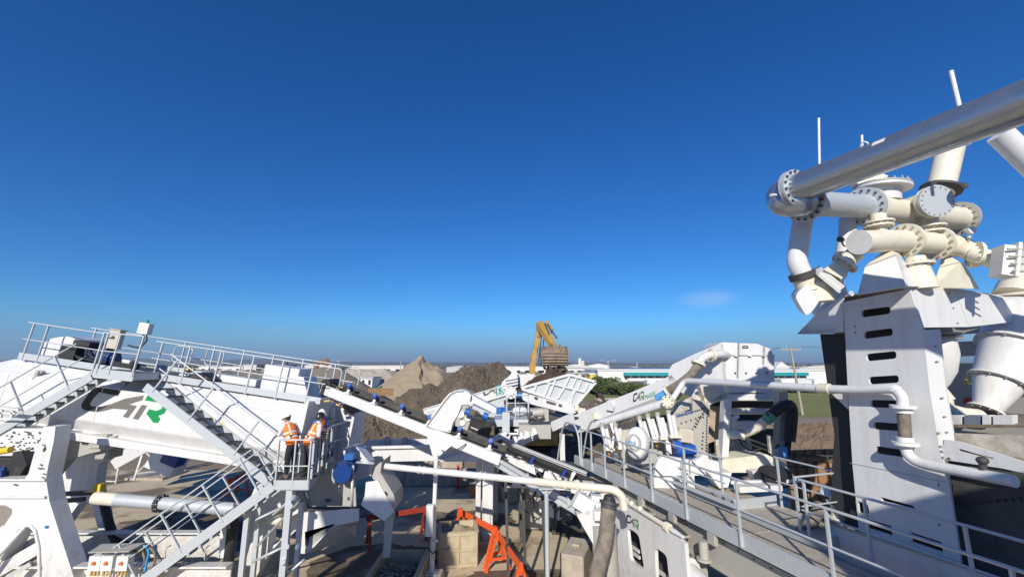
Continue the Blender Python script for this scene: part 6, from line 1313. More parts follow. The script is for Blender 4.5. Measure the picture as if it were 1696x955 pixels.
# base frame
k = pxplate([(1084, 775), (1090, 760), (1100, 754), (1150, 762), (1160, 757), (1166, 748), (1172, 750), (1174, 760), (1190, 764), (1196, 786), (1084, 788)], 12.4, .15); build('base_panel', k, CLEAN, t, bevel=.012)
k = pxplate([(1196, 760), (1270, 752), (1300, 766), (1308, 778), (1306, 782), (1196, 782)], 13.0, .8); build('base_box', k, CREAM, t, bevel=.02)
for x in (1131, 1138, 1145): k = MB(); k.beam(P(x - 2, 762, 12.3), P(x, 790, 12.3), .05, .08, Y_); build('panel_rib', k, CLEAN, t)
k = MB(); a = P(1084, 790, 12.5); k.box(a + V((.55, .1, -.15)), (1.15, .2, .32)); bp_ = build('lower_panel', k, CLEAN, t, bevel=.008)
k = pxplate([(1138, 785), (1150, 785), (1150, 822), (1130, 810)], 12.3, .3); build('end_plate', k, CLEAN, t, bevel=.008)
k = MB(); c = P(1184, 792, 12.2); k.prism([P(1172, 782, 12.2), P(1212, 782, 12.2), P(1206, 806, 12.2), P(1192, 808, 12.2)], (0, .5, 0)); build('hopper_bottom', k, WHITE, t, bevel=.01)
k = pxplate([(1246, 780), (1274, 778), (1264, 798), (1252, 798)], 12.6, .3); build('hopper_bottom', k, WHITE, t, bevel=.01)
k = MB(); k.tube(P(1270, 788, 12.0), P(1296, 790, 12.4), .28, n=16); build('black_drum', k, BLACK, t)
k = MB(); k.beam(P(1210, 798, 12.2), P(1330, 795, 12.0), .1, .08); k.beam(P(1220, 808, 11.8), P(1290, 805, 11.8), .3, .14); build('lower_beam', k, CLEAN, t)
# hoses and junk
k = MB(); k.path(smooth([P(1234, 717, 13.4), P(1252, 709, 13.2), P(1266, 697, 13.0), P(1274, 690, 12.9)]), .13, 12); h1_ = build('sleeve_hose', k, CREAM, t)
k = MB(); k.path(smooth([P(1274, 690, 12.9), P(1288, 677, 12.8), P(1300, 671, 12.8), P(1310, 672, 12.9), P(1312, 690, 13.0), P(1308, 730, 13.0)]), .15, 12); build('black_hose', k, BLACK, t)
k = MB(); k.tube(P(1268, 697, 12.97), P(1280, 685, 12.84), .15, n=12); build('green_sleeve', k, mat('sleeve_green', (.12, .33, .24), .5), h1_)
k = MB(); k.ball(P(1217, 719, 13.3), .2, sc=(1.2, 1, .7)); k.ball(P(1226, 722, 13.3), .16); build('cream_pump', k, CREAM, t)
for pts, r in (([(1212, 738), (1222, 727), (1250, 738), (1270, 745)], .03), ([(1230, 724), (1255, 732), (1275, 740)], .04), ([(1222, 726), (1240, 745), (1262, 742)], .025), ([(1290, 735), (1284, 745), (1298, 752)], .03)):
    k = MB(); k.path(smooth([P(x, y, 13.2) for x, y in pts]), r, 7); build('small_hose', k, BLACK, t)
for (x, y, w, h) in ((1188, 742, .1, .5), (1275, 735, .09, .5), (1283, 748, .2, .2), (1296, 748, .25, .3)): k = MB(); k.box(P(x, y, 13.1), (w, .1, h)); build('bracket', k, mat('fitting_blue', (.1, .3, .6), .5) if x == 1296 else DIRTY, t)
k = MB(); k.prism([P(1312, 675, 13.1), P(1316, 690, 13.1), P(1308, 760, 13.1), P(1300, 762, 13.1)], (0, .5, 0)); build('rubber_sheet', k, HOODM, t)
# dark rail and timber behind (right of the washing unit)
t = thing('timber_wall', 'brown timber and sheet retaining wall behind the dark handrail', 'retaining wall', V((P(1345, 790, 15.5).x, 15.5, 0)))
a0, a1 = P(1312, 745, 15.8), P(1410, 742, 15.2)
kk = MB(); kk.box((0, 0, 1.2), (.46, .08, 2.4)); mep = mesh_of('plank', kk, TIMB)
for i in range(7): p = lerp(a0, a1, i / 6); piece('plank', mep, t, V((p.x, p.y, p.z - 2.4)))
for dz in (-.3, -1.3): k = MB(); k.beam(a0 + V((0, -.1, dz)), a1 + V((0, -.1, dz)), .1, .16); build('rail', k, TIMB, t)
t = thing('dark_handrail', 'dark handrail in shade in front of the brown timber wall', 'handrail', V((P(1338, 770, 13).x, 13, 0)))
r0, r1 = P(1300, 772, 13.2), P(1420, 778, 12.4); r0.z -= 1.0; r1.z -= 1.0
handrail(t, [r0, r1], Z_, 1.35, post_at=[(0, .32), (0, .62), (0, .9)], mids=(.4, .75), m=DARK)
# ---- horizontal water pipe in front of the hood with elbow and ribbed hose at the tower
TO = -2.05                                                # tower panel: offset of its plane from the walkway's left edge
def PT(x, y, o=0.): return PP(x, y, WL + WN * (TO + o), WN)
t = thing('water_main', 'long white pipe running level from the washing unit to the cyclone tower', 'pipe', V((P(1300, 640, 11).x, 11, 0)))
A0, A1 = P(1134, 633, 13.2), PT(1478, 644, .22); A1.z = A0.z = (A0.z + A1.z) / 2
k = MB(); k.path(smooth_corners([P(1113, 662, 13.2), A0, lerp(A0, A1, .5)], .2), .085, 14); build('pipe', k, CLEAN, t)
k = MB(); dn = PT(1493, 668, .22); pts = smooth_corners([lerp(A0, A1, .5), A1, A1 + (dn - A1) * V((1, 1, 0)) if False else dn + Z_ * .14, dn], .2)
k.path(smooth([lerp(A0, A1, .5), lerp(A0, A1, .85), PT(1474, 643.5, .22), PT(1486, 648, .22), PT(1494, 658, .22), PT(1495, 672, .22)]), .085, 14); build('pipe', k, CLEAN, t)
k = MB(); c = lerp(A0, A1, .78); k.ring(c, A1 - A0, .08, .105, .22, 18); build('coupling', k, CREAM, t)
f0, f1 = PT(1496, 673, .22), PT(1500, 734, .22)
fx = smooth([f0, lerp(f0, f1, .33), lerp(f0, f1, .66), f1], 14); k = MB(); k.path(fx, [.085 + .014 * (i % 2) for i in range(len(fx))], 16); fh = build('ribbed_hose', k, HOSE, t)
for q in (f0, f1): k = MB(); k.ring(q, Z_, .07, .19, .05, 18); k.ring(q + Z_ * (.07 if q is f1 else -.07), Z_, .08, .12, .08, 18); build('flange', k, BOXW, fh)
k = MB(); k.path(smooth([PT(1500, 737, .22), PT(1504, 752, .22), PT(1522, 765, .22), PT(1560, 774, .25), PT(1620, 785, .3), PT(1682, 797, .35)]), .085, 14); build('lower_pipe', k, CLEAN, t)
k = MB(); k.tube(PT(1628, 782, .3), PT(1628, 768, .3), .05, n=10); k.ball(PT(1627, 762, .3), .075, sc=(1, 1, .8)); build('gauge', k, DARK, t)
# ---- cyclone tower
t = thing('cyclone_tower', 'tall white cyclone tower with slotted front panel, cones and cream pipes', 'cyclone tower', V((PT(1480, 900).x, PT(1480, 900).y, 0)))
TWR = t
slots = [(1426, 1474, 519.5, 513), (1430, 1478, 555, 549), (1434, 1484, 592, 587), (1438, 1488, 630, 627), (1441, 1494, 668, 669), (1446, 1500, 704, 708), (1450, 1506, 744, 752)]
def slot(x0, x1, y0, y1, h): return rpoly([(x0, y0 - h), (x1, y1 - h), (x1 + 1, y1 + h), (x0 + 1, y0 + h)], h * .95, 4)
out = [(1397, 497), (1500, 475), (1527, 542), (1538, 640), (1556, 742), (1566, 800), (1595, 1060), (1438, 1060), (1412, 770), (1404, 640)]
hl = [slot(x0, x1, y0, y1, 6.2) for x0, x1, y0, y1 in slots]
hl += [rpoly([(1458, 822), (1513, 837), (1516, 842), (1460, 829)], 2, 2), [(1434, 858), (1476, 870), (1478, 886), (1436, 873)], [(1507, 880), (1560, 897), (1562, 914), (1509, 896)], rpoly([(1420, 829), (1437, 834), (1440, 848), (1436, 852), (1422, 848)], 3, 3)]
out2 = [(1397, 500), (1506, 478), (1529, 546), (1539, 640), (1553, 730), (1572, 800), (1610, 1060), (1440, 1060), (1412, 770), (1404, 640)]
k = MB(); k.plate([PT(x, y) for x, y in out2], [[PT(x, y) for x, y in h] for h in hl], -WN * .05); tpn = build('front_panel', k, CLEAN, t, bevel=.008)
k = MB(); k.beam(PT(1408, 766, .004), PT(1568, 798, .004), .006, .012); build('seam', k, GREYP, tpn)
for (x, y) in ((1416, 540), (1416, 545), (1417, 550), (1418, 555), (1555, 802), (1556, 868), (1418, 832)): k = MB(); k.tube(PT(x, y, .003), PT(x, y, -.03), .018, n=8); build('bolt', k, DARK if y not in (545, 555) else BOXW, tpn)
# right returning side of the panel: edge flange with bolts
rn = WN * -1
k = MB(); a_, b_, c_, d_ = PT(1529, 546), PT(1539, 640), PT(1556, 745), PT(1574, 800)
for p, q in ((a_, b_), (b_, c_)): k.hexa([p, q, q - WN * .05, p - WN * .05, p - WD * .16 - WN * .12, q - WD * .16 - WN * .12, q - WD * .15 - WN * .17, p - WD * .15 - WN * .17])
build('panel_return', k, CLEAN, t)
k = MB()
for y in (575, 600, 660, 690, 715, 738): p = lerp(PT(1529, 546), PT(1556, 745), (y - 546) / 199) - WD * .1 - WN * .07; k.tube(p + WN * .02, p - WN * .02, .016, n=6)
build('bolt_row', k, GREYP, t, kind='stuff')
# upper hood panels (bevelled fascia)
def quad(nm, pts, th=.04, m_=CLEAN, par=None):
    p = [V(q) for q in pts]; n = (p[1] - p[0]).cross(p[2] - p[0]).normalized(); n = n if n.dot(EYE - p[0]) > 0 else -n
    k = MB(); k.plate(p, [], -n * th); return build(nm, k, m_, par or t)
# top corner points
T1 = PT(1500, 475); T2 = PT(1397, 491)
# fascia facing the camera: plane square to the walkway going right
FN = -WD
def PF(x, y, o=0.): return PP(x, y, T1 + FN * o, FN)      # plane through T1 facing back along the walkway
quad('fascia', [PF(1500, 475), PF(1580, 478), PF(1605, 541), PF(1526, 542)])
fb = PF(1580, 478)
quad('fascia', [PF(1580.6, 478), PF(1720, 506), PF(1720, 528), PF(1605.6, 541)])
for (x, y) in ((1508, 482), (1573, 485), (1515, 507), (1579, 510), (1521, 532), (1586, 535)): k = MB(); k.tube(PF(x, y, .01), PF(x, y, -.03), .014, n=6); build('bolt', k, DARK, t)
WNG = PT(1397, 497)
quad('wing_panel', [PT(1397, 489, .0), PT(1397, 530, .0), PT(1380, 553, -.0), PT(1320, 553, .0), PT(1345, 527, .0)])
quad('wing_lip', [PT(1320, 553, .0), PT(1397, 549, .0), PT(1397, 531, .0), PT(1331, 541, 0)], .25)
k = MB(); tp_ = [PT(1345, 526), PT(1397, 489), PT(1500, 474), PF(1580, 477), PF(1720, 505)]; tp_ = [V((p.x, p.y, p.z)) for p in tp_]
bk = [p + WD * .2 - WN * 1.6 for p in tp_]
k.strip([tp_, bk]); build('top_deck', k, CREAM, t).modifiers.new('thick', 'SOLIDIFY').thickness = .03
# dark rubber sheet at the left and inner walls
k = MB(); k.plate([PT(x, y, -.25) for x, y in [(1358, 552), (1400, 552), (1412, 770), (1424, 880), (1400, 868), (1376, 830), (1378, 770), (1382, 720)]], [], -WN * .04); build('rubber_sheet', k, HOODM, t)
k = MB(); k.plate([PT(x, y, -.12) for x, y in [(1378, 652), (1404, 650), (1405, 678)]], [], -WN * .03); build('white_gusset', k, CLEAN, t)
k = MB(); bo = 4.2
hole2 = [[PT(x, y, -bo) for x, y in slot(x0, x1, y0, y1, 6)] for x0, x1, y0, y1 in ((1578, 1634, 560, 557), (1586, 1640, 596, 594), (1595, 1640, 631, 630))]
k.plate([PT(x, y, -bo) for x, y in [(1490, 520), (1720, 525), (1740, 700), (1720, 740), (1540, 720), (1500, 700)]], hole2, -WN * .05); build('back_panel', k, GREYP, t)
k = MB(); k.ring(PT(1608, 666, -bo + .08), WN, 0.0, .11, .1, 18); build('red_cap', k, RED, t)
# side opening: muddy trays, blocks and guard plate on the right
def PR(x, y, o=0.): return PP(x, y, PT(1556, 745) - WN * .12 + WD * 0 + WN * o, WN)
k = MB(); k.plate([PR(x, y) for x, y in [(1552, 716), (1720, 722), (1720, 762), (1640, 752), (1600, 756), (1557, 742)]], [], -WN * .1); build('lower_tray', k, DIRTY, t)
k = MB(); k.hexa([PR(1530, 676, -3.6), PR(1720, 690, -3.6), PR(1720, 708, -.1), PR(1552, 707, -.1), PR(1530, 674, -3.6), PR(1720, 687, -3.6), PR(1720, 704, -.1), PR(1552, 703, -.1)]); build('mud_tray', k, mat('wet_mud', (.16, .11, .07), .5, dirt=(.36, .28, .2), amt=.8, scale=4, bump=.4), t)
for i, (x0, x1) in enumerate(((1554, 1566), (1569, 1592), (1597, 1622), (1627, 1640), (1645, 1676))): k = MB(); k.prism([PR(x0, 687, -.2), PR(x1, 687, -.2), PR(x1, 706, -.2), PR(x0, 706, -.2)], -WN * .15); build('rubber_block', k, CLEAN if i in (1, 3, 4) else mat('slate_block', (.16, .19, .25), .4), t, bevel=.01)
k = MB(); k.plate([PR(x, y, .1) for x, y in [(1564, 727), (1590, 731), (1720, 772), (1720, 788), (1660, 775), (1558, 760)]], [[PR(x, y, .1) for x, y in [(1588, 742), (1622, 752), (1646, 757), (1644, 760), (1588, 746)]]], -WN * .05); build('guard_plate', k, CLEAN, t, bevel=.006)
for (x, y) in ((1556, 716), (1560, 738), (1562, 746), (1564, 756), (1575, 757)): k = MB(); k.tube(PR(x, y, .13), PR(x, y, .08), .022, n=6); build('bolt', k, GREYP, t)
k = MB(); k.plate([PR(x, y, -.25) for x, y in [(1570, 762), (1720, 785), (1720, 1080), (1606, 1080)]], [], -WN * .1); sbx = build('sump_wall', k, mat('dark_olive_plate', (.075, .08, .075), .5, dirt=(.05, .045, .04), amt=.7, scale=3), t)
k = MB()
for i in range(9): p = PR(1584 + i * 13, 832 - i * .6, -.24); k.tube(p + WN * .02, p - WN * .02, .03, n=6)
build('bolt_row', k, DARK, sbx, kind='stuff')
k = MB(); k.plate([PR(x, y, -.2) for x, y in [(1578, 800), (1720, 812), (1720, 818), (1580, 836)]], [], -WN * .03); build('sump_lip', k, DARK, sbx)
# white lower panel at the foot (left of tower bottom)
k = MB(); k.plate([PT(x, y, .12) for x, y in [(1373, 866), (1412, 878), (1575, 930), (1640, 955), (1640, 1060), (1380, 1060)]], [], -WN * .04); build('foot_panel', k, CLEAN, t, bevel=.006)
k = MB(); k.beam(PT(1373, 866, .13), PT(1640, 952, .13), .06, .03); build('foot_channel', k, GREYP, t)
# valve between rubber sheet and railing, and grey hose
k = MB(); c = P(1386, 832, 9.6); k.tube(c, c - Z_ * .32, .13, n=14); k.ring(c, Z_, .1, .19, .06, 16); k.ball(c + V((.02, 0, .06)), .14); k.ring(c - Z_ * .3, Z_, .1, .2, .06, 16); vv = build('valve', k, CREAM, t)
k = MB(); k.tube(P(1372, 822, 9.9), P(1376, 806, 9.9), .18, n=14); build('blue_pipe_end', k, BOXW, t)
k = MB(); k.path(smooth([P(1316, 890, 9.5), P(1330, 880, 9.6), P(1348, 858, 9.8), P(1358, 836, 10.0)]), .12, 12); build('grey_hose', k, HOSE, t)
k = MB(); k.plate([PT(x, y, -.6) for x, y in [(1400, 498), (1520, 486), (1548, 740), (1580, 1060), (1430, 1060), (1408, 770)]], [], -WN * .04); build('slot_shade_plate', k, DARK, t)  # added dark plate behind the slots, standing in for the shaded interior
# ---- pipes above
def flange(c, ax, R0, r1, th, nb, m_, par, br=.022):
    k = MB(); k.ring(c, ax, R0, r1, th, 28); f = build('flange', k, m_, par)
    k = MB(); k.bolts(c, ax, (R0 + r1) / 2 + .012, nb, br, th + .06); build('bolt_ring', k, GREYP if m_ is not GALV else DARK, f, kind='stuff'); return f
# galvanised main pipe coming from behind the camera
g0 = P(1316, 305, 6.95); g1 = P(1790, 143, 3.95)
gz = 9.05; g0.z = gz; g1.z = gz - .1
t2 = thing('galvanised_pipe', 'huge grey galvanised pipe crossing the upper right sky', 'pipe', g0)
gdir = (g1 - g0).normalized()
k = MB(); k.tube(g0, g1 + gdir * 3.0, .25, n=36); gp = build('pipe', k, GALVP, t2)
flange(g0 + gdir * .03, gdir, .245, .345, .045, 16, GALV, t2); flange(g0 - gdir * .03, gdir, .245, .345, .045, 16, GALV, t2)
ed = (P(1420, 341, 7.9) - P(1345, 337, 7.25)).normalized(); ed = V((.86, .5, -.08)).normalized()
e1 = g0 - gdir * .42 ; e2 = P(1332, 338, 7.0)
k = MB(); q0 = g0 - gdir * .05; q1 = g0 - gdir * .34 - Z_ * .06; sp0 = P(1330, 336, 7.0); sdir = (P(1424, 342, 7.75) - P(1345, 338, 7.05)).normalized()
k.path(smooth([q0, q0 - gdir * .2 - Z_ * .01, lerp(q0 - gdir * .34, sp0 - sdir * .2, .45) - Z_ * .06, sp0 - sdir * .02, sp0 + sdir * .05], 7), .25, 32); build('elbow', k, GALVP, t2)
k = MB(); k.tube(P(1285, 323, 6.95), P(1277, 323, 6.9), .025, n=8); build('plug', k, BOXW, t2)
sp1 = P(1432, 342, 7.75)
k = MB(); k.tube(sp0, sp1, .225, n=32); build('spool', k, GALV, t2)
flange(sp0 + sdir * .06, sdir, .22, .34, .05, 16, DARK if False else GALV, t2); flange(sp1 - sdir * .03, sdir, .22, .37, .06, 16, GALV, t2)
lp = g0 + (g1 - g0) * .365; side = gdir.cross(Z_).normalized(); tocam = (EYE - lp).normalized()
pu = (tocam - gdir * tocam.dot(gdir)).normalized()
def onp(s, ang, r=.2515): b = gdir.cross(pu); return g0 + gdir * s + (pu * math.cos(ang) + b * math.sin(ang)) * r
b_up = gdir.cross(pu); sg = 1 if b_up.z > 0 else -1
sL = (PP(1470, 234, g0, gdir.cross(Z_).normalized()) - g0).dot(gdir)
k = MB(); rows = [[onp(sL + f * .16, sg * a) for a in (.85, .95, 1.05, 1.15)] for f in (-.5, .5)]; k.strip(rows); build('white_label', k, BOXW, gp)
k = MB(); k.path([onp(sL - .22, sg * 1.4, .25 + .05 * math.sin(a)) + gdir * .05 * math.cos(a) for a in [math.pi * i / 8 for i in range(9)]], .012, 6); build('lifting_eye', k, BOXW, gp)
# rods
for i, (x0, y0, x1, y1, Yq, r, lab) in enumerate(((1358, 285, 1356, 196, 7.6, .022, 'thin white rod standing left behind the galvanised pipe'), (1429, 250, 1427.5, 224, 7.6, .022, 'short white rod behind the middle of the galvanised pipe'), (1604, 200, 1575, 118, 6.6, .034, 'thick white rod leaning left above the galvanised pipe'))):
    m = MB(); a, b = P(x0, y0 + 40, Yq), P(x1, y1, Yq); m.tube(a, b, r, n=10); tag(build('antenna_rod', m, BOXW, loc=a), lab, 'rod')
# left vertical pipe with clamp and volute
k = MB(); k.path(smooth([P(1333, 345, 7.7), P(1327, 380, 7.7), P(1322, 415, 7.7), P(1321, 436, 7.7), P(1330, 456, 7.7)], 6), [.17] * 25, 18); vp = build('feed_pipe', k, CLEAN, t)
c = P(1329, 456, 7.7); ax = V((.35, .1, -1)).normalized(); k = MB(); k.ring(c, ax, .16, .225, .12, 22); build('clamp', k, DARK, vp)
k = MB(); k.path(smooth([c, c + ax * .25, P(1342, 486, 7.7)], 4), .19, 18); k.tube(P(1356, 500, 7.75), P(1350, 470, 7.75), .26, n=20); vo = build('volute', k, CREAM, t)
k = MB(); k.plate([P(x, y, 7.55) for x, y in rpoly([(1316, 490), (1356, 448), (1370, 478), (1348, 512), (1336, 524)], 8, 4)], [], V((.25, .5, .1))); build('volute_shell', k, CLEAN, vo, bevel=.03)
k = MB(); vc = P(1370, 488, 9.6); va = V((.2, .05, -1)).normalized(); k.tube(vc - va * .3, vc + va * .35, .38, n=24); k.tube(vc + va * .35, vc + va * 1.45, .38, .14, n=24); build('volute_body', k, CLEAN, vo)
k = MB(); q = [P(1356, 446, 7.5), P(1390, 474, 7.5)]; dq = (q[1] - q[0]).normalized(); k.beam(q[0], q[1], .12, .34, (EYE - q[0]).normalized()); k.beam(q[0] + V((-.05, -.0, -.06)), q[1] + V((-.05, 0, -.06)), .05, .38, (EYE - q[0]).normalized()); build('square_flange', k, BOXW, vo)
k = MB(); k.hexa([P(1366, 452, 7.55), P(1392, 470, 7.55), P(1404, 456, 7.9), P(1382, 434, 7.9), P(1364, 446, 7.3), P(1394, 462, 7.3), P(1404, 446, 7.6), P(1386, 430, 7.6)]); build('square_duct', k, CREAM, vo)
k = MB(); a, b = P(1385, 448, 7.7), P(1418, 418, 7.55); k.tube(a, b, .15, n=18); ib = build('inlet_branch', k, CREAM, t); flange(P(1399, 436, 7.64), b - a, .14, .235, .05, 10, CREAM, ib, .014)
k = MB(); k.path([P(1404, 385, 8.0), P(1404, 365, 8.0), P(1410, 350, 8.1)], .15, 14); k.path([P(1398, 420, 8.0), P(1404, 375, 8.0)], .14, 14); build('rear_pipe', k, CLEAN, t)
k = MB(); k.tube(P(1394, 397, 7.4), P(1391, 396, 7.3), .05, n=12); k.path(smooth([P(1394, 400, 7.4), P(1397, 406, 7.5), P(1400, 408, 7.6)]), .014, 6); build('gauge', k, DARK, t)
# upper header: cream cylinder with tee, blind flange and dome
u0, u1 = P(1434, 343, 7.78), P(1588, 362, 8.6); ud = (u1 - u0).normalized()
k = MB(); k.tube(u0, lerp(u0, u1, .42), .24, n=30); uh = build('upper_header', k, CREAM, t)
k = MB(); k.tube(lerp(u0, u1, .38), u1, .245, n=30); build('upper_header', k, CREAM, t)
flange(u0 + ud * .05, ud, .23, .37, .06, 16, CREAM, uh); flange(u1, ud, .23, .36, .07, 16, GREYP, uh)
k = MB(); c = P(1547, 334, 7.6); bd = V((-.12, -1, -.12)).normalized(); k.tube(c - bd * .55, c, .23, n=26); bf = build('blind_branch', k, CREAM, t)
k = MB(); k.tube(c + bd * .07, c + bd * .0, .31, n=30); pf2 = build('blind_plate', k, GALV, bf); k = MB(); k.bolts(c + bd * .04, bd, .27, 18, .014, .1); build('bolt_ring', k, GREYP, bf, kind='stuff')
k = MB(); k.ring(c - bd * .04, bd, .2, .31, .05, 30); build('flange', k, CREAM, bf)
k = MB(); c = P(1462, 312, 8.0); k.tube(c - Z_ * .3, c, .26, .30, n=26); k.ring(c, V((.1, -.1, 1)), .2, .46, .05, 28); k.ball(c + Z_ * .0, .33, 20, 12, (1, 1, .55)); dm = build('dome_cover', k, CLEAN, t)
k = MB(); k.ring(c + Z_ * .05, V((.1, -.1, 1)), .25, .46, .03, 28); k.bolts(c + Z_ * .04, Z_, .41, 18, .014, .1); build('flange', k, GREYP, dm)
k = MB(); k.path(smooth([P(1420, 312, 8.4), P(1440, 300, 8.3), P(1460, 306, 8.2)]), .2, 16); build('rear_elbow', k, CREAM, t)
k = MB(); k.tube(P(1556, 320, 8.1), P(1575, 240, 8.1), .23, n=24); rs = build('riser_pipe', k, CREAM, t)
c = P(1558, 314, 8.05); k = MB(); k.ring(c, P(1575, 240, 8.1) - P(1556, 320, 8.1), .2, .33, .05, 24); build('flange', k, DARK, rs)
k = MB(); k.box(c + V((.3, -.1, .02)), (.16, .16, .1)); k.box(c + V((-.3, -.1, .05)), (.12, .16, .1)); build('coupling_bolt', k, DARK, rs)
# lower header
v0, v1 = P(1420, 400, 7.25), P(1690, 436, 8.0)
pts = [P(1424, 401, 7.3), P(1462, 399, 7.5), P(1502, 399, 7.7), P(1548, 403, 7.9), P(1590, 408, 7.9)]
k = MB(); k.path(pts, .21, 26); lh = build('lower_header', k, CREAM, t)
k = MB(); hd_ = (pts[0] - pts[1]).normalized(); k.tube(pts[0], pts[0] + hd_ * .03, .222, n=28); build('end_cap', k, BOXW, lh)
flange(P(1499, 398, 7.68), pts[2] - pts[1], .2, .32, .06, 14, CREAM, lh); flange(P(1550, 403, 7.9), pts[3] - pts[2], .2, .32, .06, 14, CREAM, lh)
k = MB(); k.tube(P(1590, 408, 7.9), P(1612, 420, 7.7), .2, .15, n=22); k.tube(P(1612, 420, 7.7), P(1668, 438, 7.3), .155, n=22); lr = build('tail_pipe', k, CREAM, t)
flange(P(1616, 422, 7.67), V((.9, -.3, -.25)), .15, .25, .05, 12, CREAM, lr, .014)
c = P(1664, 434, 7.15); k = MB(); k.box(c, (.22, .3, .55), V((.9, -.3, -.25)).normalized(), V((.3, .95, 0)).normalized(), V((.25, -.05, .95)).normalized()); k.box(c + V((.05, -.05, 0)), (.05, .36, .62), V((.9, -.3, -.25)).normalized(), V((.3, .95, 0)).normalized(), V((.25, -.05, .95)).normalized()); gv = build('gate_valve', k, BOXW, lr, bevel=.006)
for i in range(4): k = MB(); k.tube(c + V((-.12, -.18, -.2 + .13 * i)), c + V((.14, -.24, -.22 + .13 * i)), .018, n=6); build('bolt', k, GREYP, gv)
k = MB(); k.tube(P(1688, 494, 9.0), P(1724, 418, 9.0), .42, .36, n=26); build('right_cyclone', k, CREAM, t)
k = MB(); k.ring(P(1690, 490, 9.0), Z_, .25, .66, .05, 26); build('flange', k, CREAM, t)
# neck flanges between headers
for (x, y0, y1, Yq) in ((1454, 378, 366, 7.6), (1540, 388, 372, 7.9)):
    a, b = P(x, y0, Yq), P(x + 2, y1, Yq); k = MB(); k.tube(a - Z_ * .12, b + Z_ * .12, .13, n=18); nk = build('neck', k, CREAM, t); flange(lerp(a, b, .2), Z_, .12, .24, .03, 12, CREAM, nk, .014); flange(lerp(a, b, .75), Z_, .12, .24, .03, 12, CREAM, nk, .014)
# gauge on the right
k = MB(); c = P(1608, 381, 7.6); k.tube(P(1603, 402, 7.7), c - Z_ * .05, .02, n=8); k.ball(P(1605, 393, 7.65), .035); gg = build('pressure_gauge', k, GALV, t)
k = MB(); k.tube(c + Y_ * .03, c - Y_ * .03, .075, n=18); build('dial', k, BOXW, gg)
# cyclone covers (faceted tents)
def tent(nm, base, apex, par=t, m_=CLEAN):
    k = MB(); k.strip([base, apex]); o = build(nm, k, m_, par); return o
def TB(x, y, Yq): return P(x, y, Yq)
for (bx, m_) in ((((1420, 488, 7.5), (1500, 474, 7.05), (1530, 474, 7.6)), CLEAN), (((1545, 476, 7.9), (1600, 477, 7.4), (1622, 478, 7.9)), CREAM)):
    b0, b1, b2 = [P(*q) for q in bx]
    if bx[0][0] == 1420: ap = [P(1433, 441, 7.55), P(1483, 422, 7.3), P(1496, 430, 7.7)]; tp3 = [P(1470, 410, 7.6), P(1472, 409, 7.6), P(1490, 418, 7.7)]
    else: ap = [P(1556, 442, 8.0), P(1590, 434, 7.8), P(1600, 440, 8.1)]; tp3 = [P(1558, 430, 8.1), P(1566, 420, 8.0), P(1590, 432, 8.1)]
    k = MB(); k.strip([[b0, b1, b2], ap]); tt = build('cone_cover', k, m_, t); tt.modifiers.new('thick', 'SOLIDIFY').thickness = .02
    k = MB(); k.strip([[p + V((0, 0, .004)) for p in ap], tp3]); build('cone_top', k, CREAM, tt).modifiers.new('thick', 'SOLIDIFY').thickness = .02
    k = MB(); k.tube(ap[0] + V((0, -.01, .0)), ap[1] + V((0, -.01, 0)), .012, n=6); build('cover_seam', k, GREYP, tt)
k = MB(); k.tube(P(1528, 478, 7.6), P(1516, 425, 7.6), .24, .14, n=22); cy = build('cyclone_body', k, CREAM, t); flange(P(1521, 437, 7.6), Z_, .12, .24, .04, 12, CREAM, cy, .014)
for x in (1410, 1484): k = MB(); k.ring(P(x, 486 if x == 1410 else 472, 7.3), V((.3, -1, 0)), .02, .045, .02, 12); build('lifting_eye', k, BOXW, t)
# cyclones hanging below the deck: inner dome, big stepped cone at the right
k = MB(); c = P(1544, 562, 8.7); prof = [(0, .36), (-.3, .37), (-.65, .29), (-.9, .15), (-1.02, .05)]
k.strip([[c + V((math.cos(q) * r, math.sin(q) * r, h)) for q in [2 * math.pi * i / 26 for i in range(26)]] for h, r in prof], True, True); ic = build('inner_cyclone', k, CLEAN, t)
k = MB(); k.ring(c + Z_ * .02, Z_, .32, .45, .05, 26); k.ring(c + Z_ * .1, Z_, .32, .45, .05, 26); k.tube(c, c + Z_ * .6, .32, n=24); build('flange', k, GREYP, ic)
k = MB(); k.ring(P(1556, 600, 8.35), Y_, .03, .065, .03, 12); build('lifting_eye', k, BOXW, ic)
k = MB(); k.tube(P(1541, 628, 8.7), P(1560, 664, 8.6), .13, .21, n=18); k.path(smooth([P(1556, 662, 8.6), P(1562, 680, 8.5), P(1590, 690, 8.5), P(1620, 694, 8.5)]), .2, 16); build('underflow_hose', k, CREAM, t)
QY = 8.6; q_s = 8.6 / 7.0
k = MB(); k.tube(P(1702, 512, QY), P(1684, 575, QY), .46 * q_s, .45 * q_s, n=30); bc = build('big_cone', k, CLEAN, t)
k = MB(); k.tube(P(1682, 578, QY), P(1655, 632, QY), .43 * q_s, .33 * q_s, n=30); build('cone_section', k, CLEAN, bc)
k = MB(); k.tube(P(1653, 635, QY), P(1634, 678, QY), .30 * q_s, .165 * q_s, n=30); build('cone_section', k, WHITE, bc)
ca_ = (P(1690, 560, QY) - P(1634, 678, QY)).normalized()
for (x, y, r0, r1) in ((1683, 577, .42, .53), (1654, 633.5, .29, .41), (1633, 680, .15, .26)): flange(P(x, y, QY), ca_, r0 * q_s, (r1 - .03) * q_s, .035, 12, CLEAN, bc, .014)
# tall white stay at the top right corner
m = MB(); m.tube(P(1656, 222, 6.4), P(1860, 417, 6.4), .17, n=20); tag(build('white_duct', m, CLEAN, loc=P(1700, 260, 6.4)), 'white duct sloping down at the right edge below the galvanised pipe', 'duct')
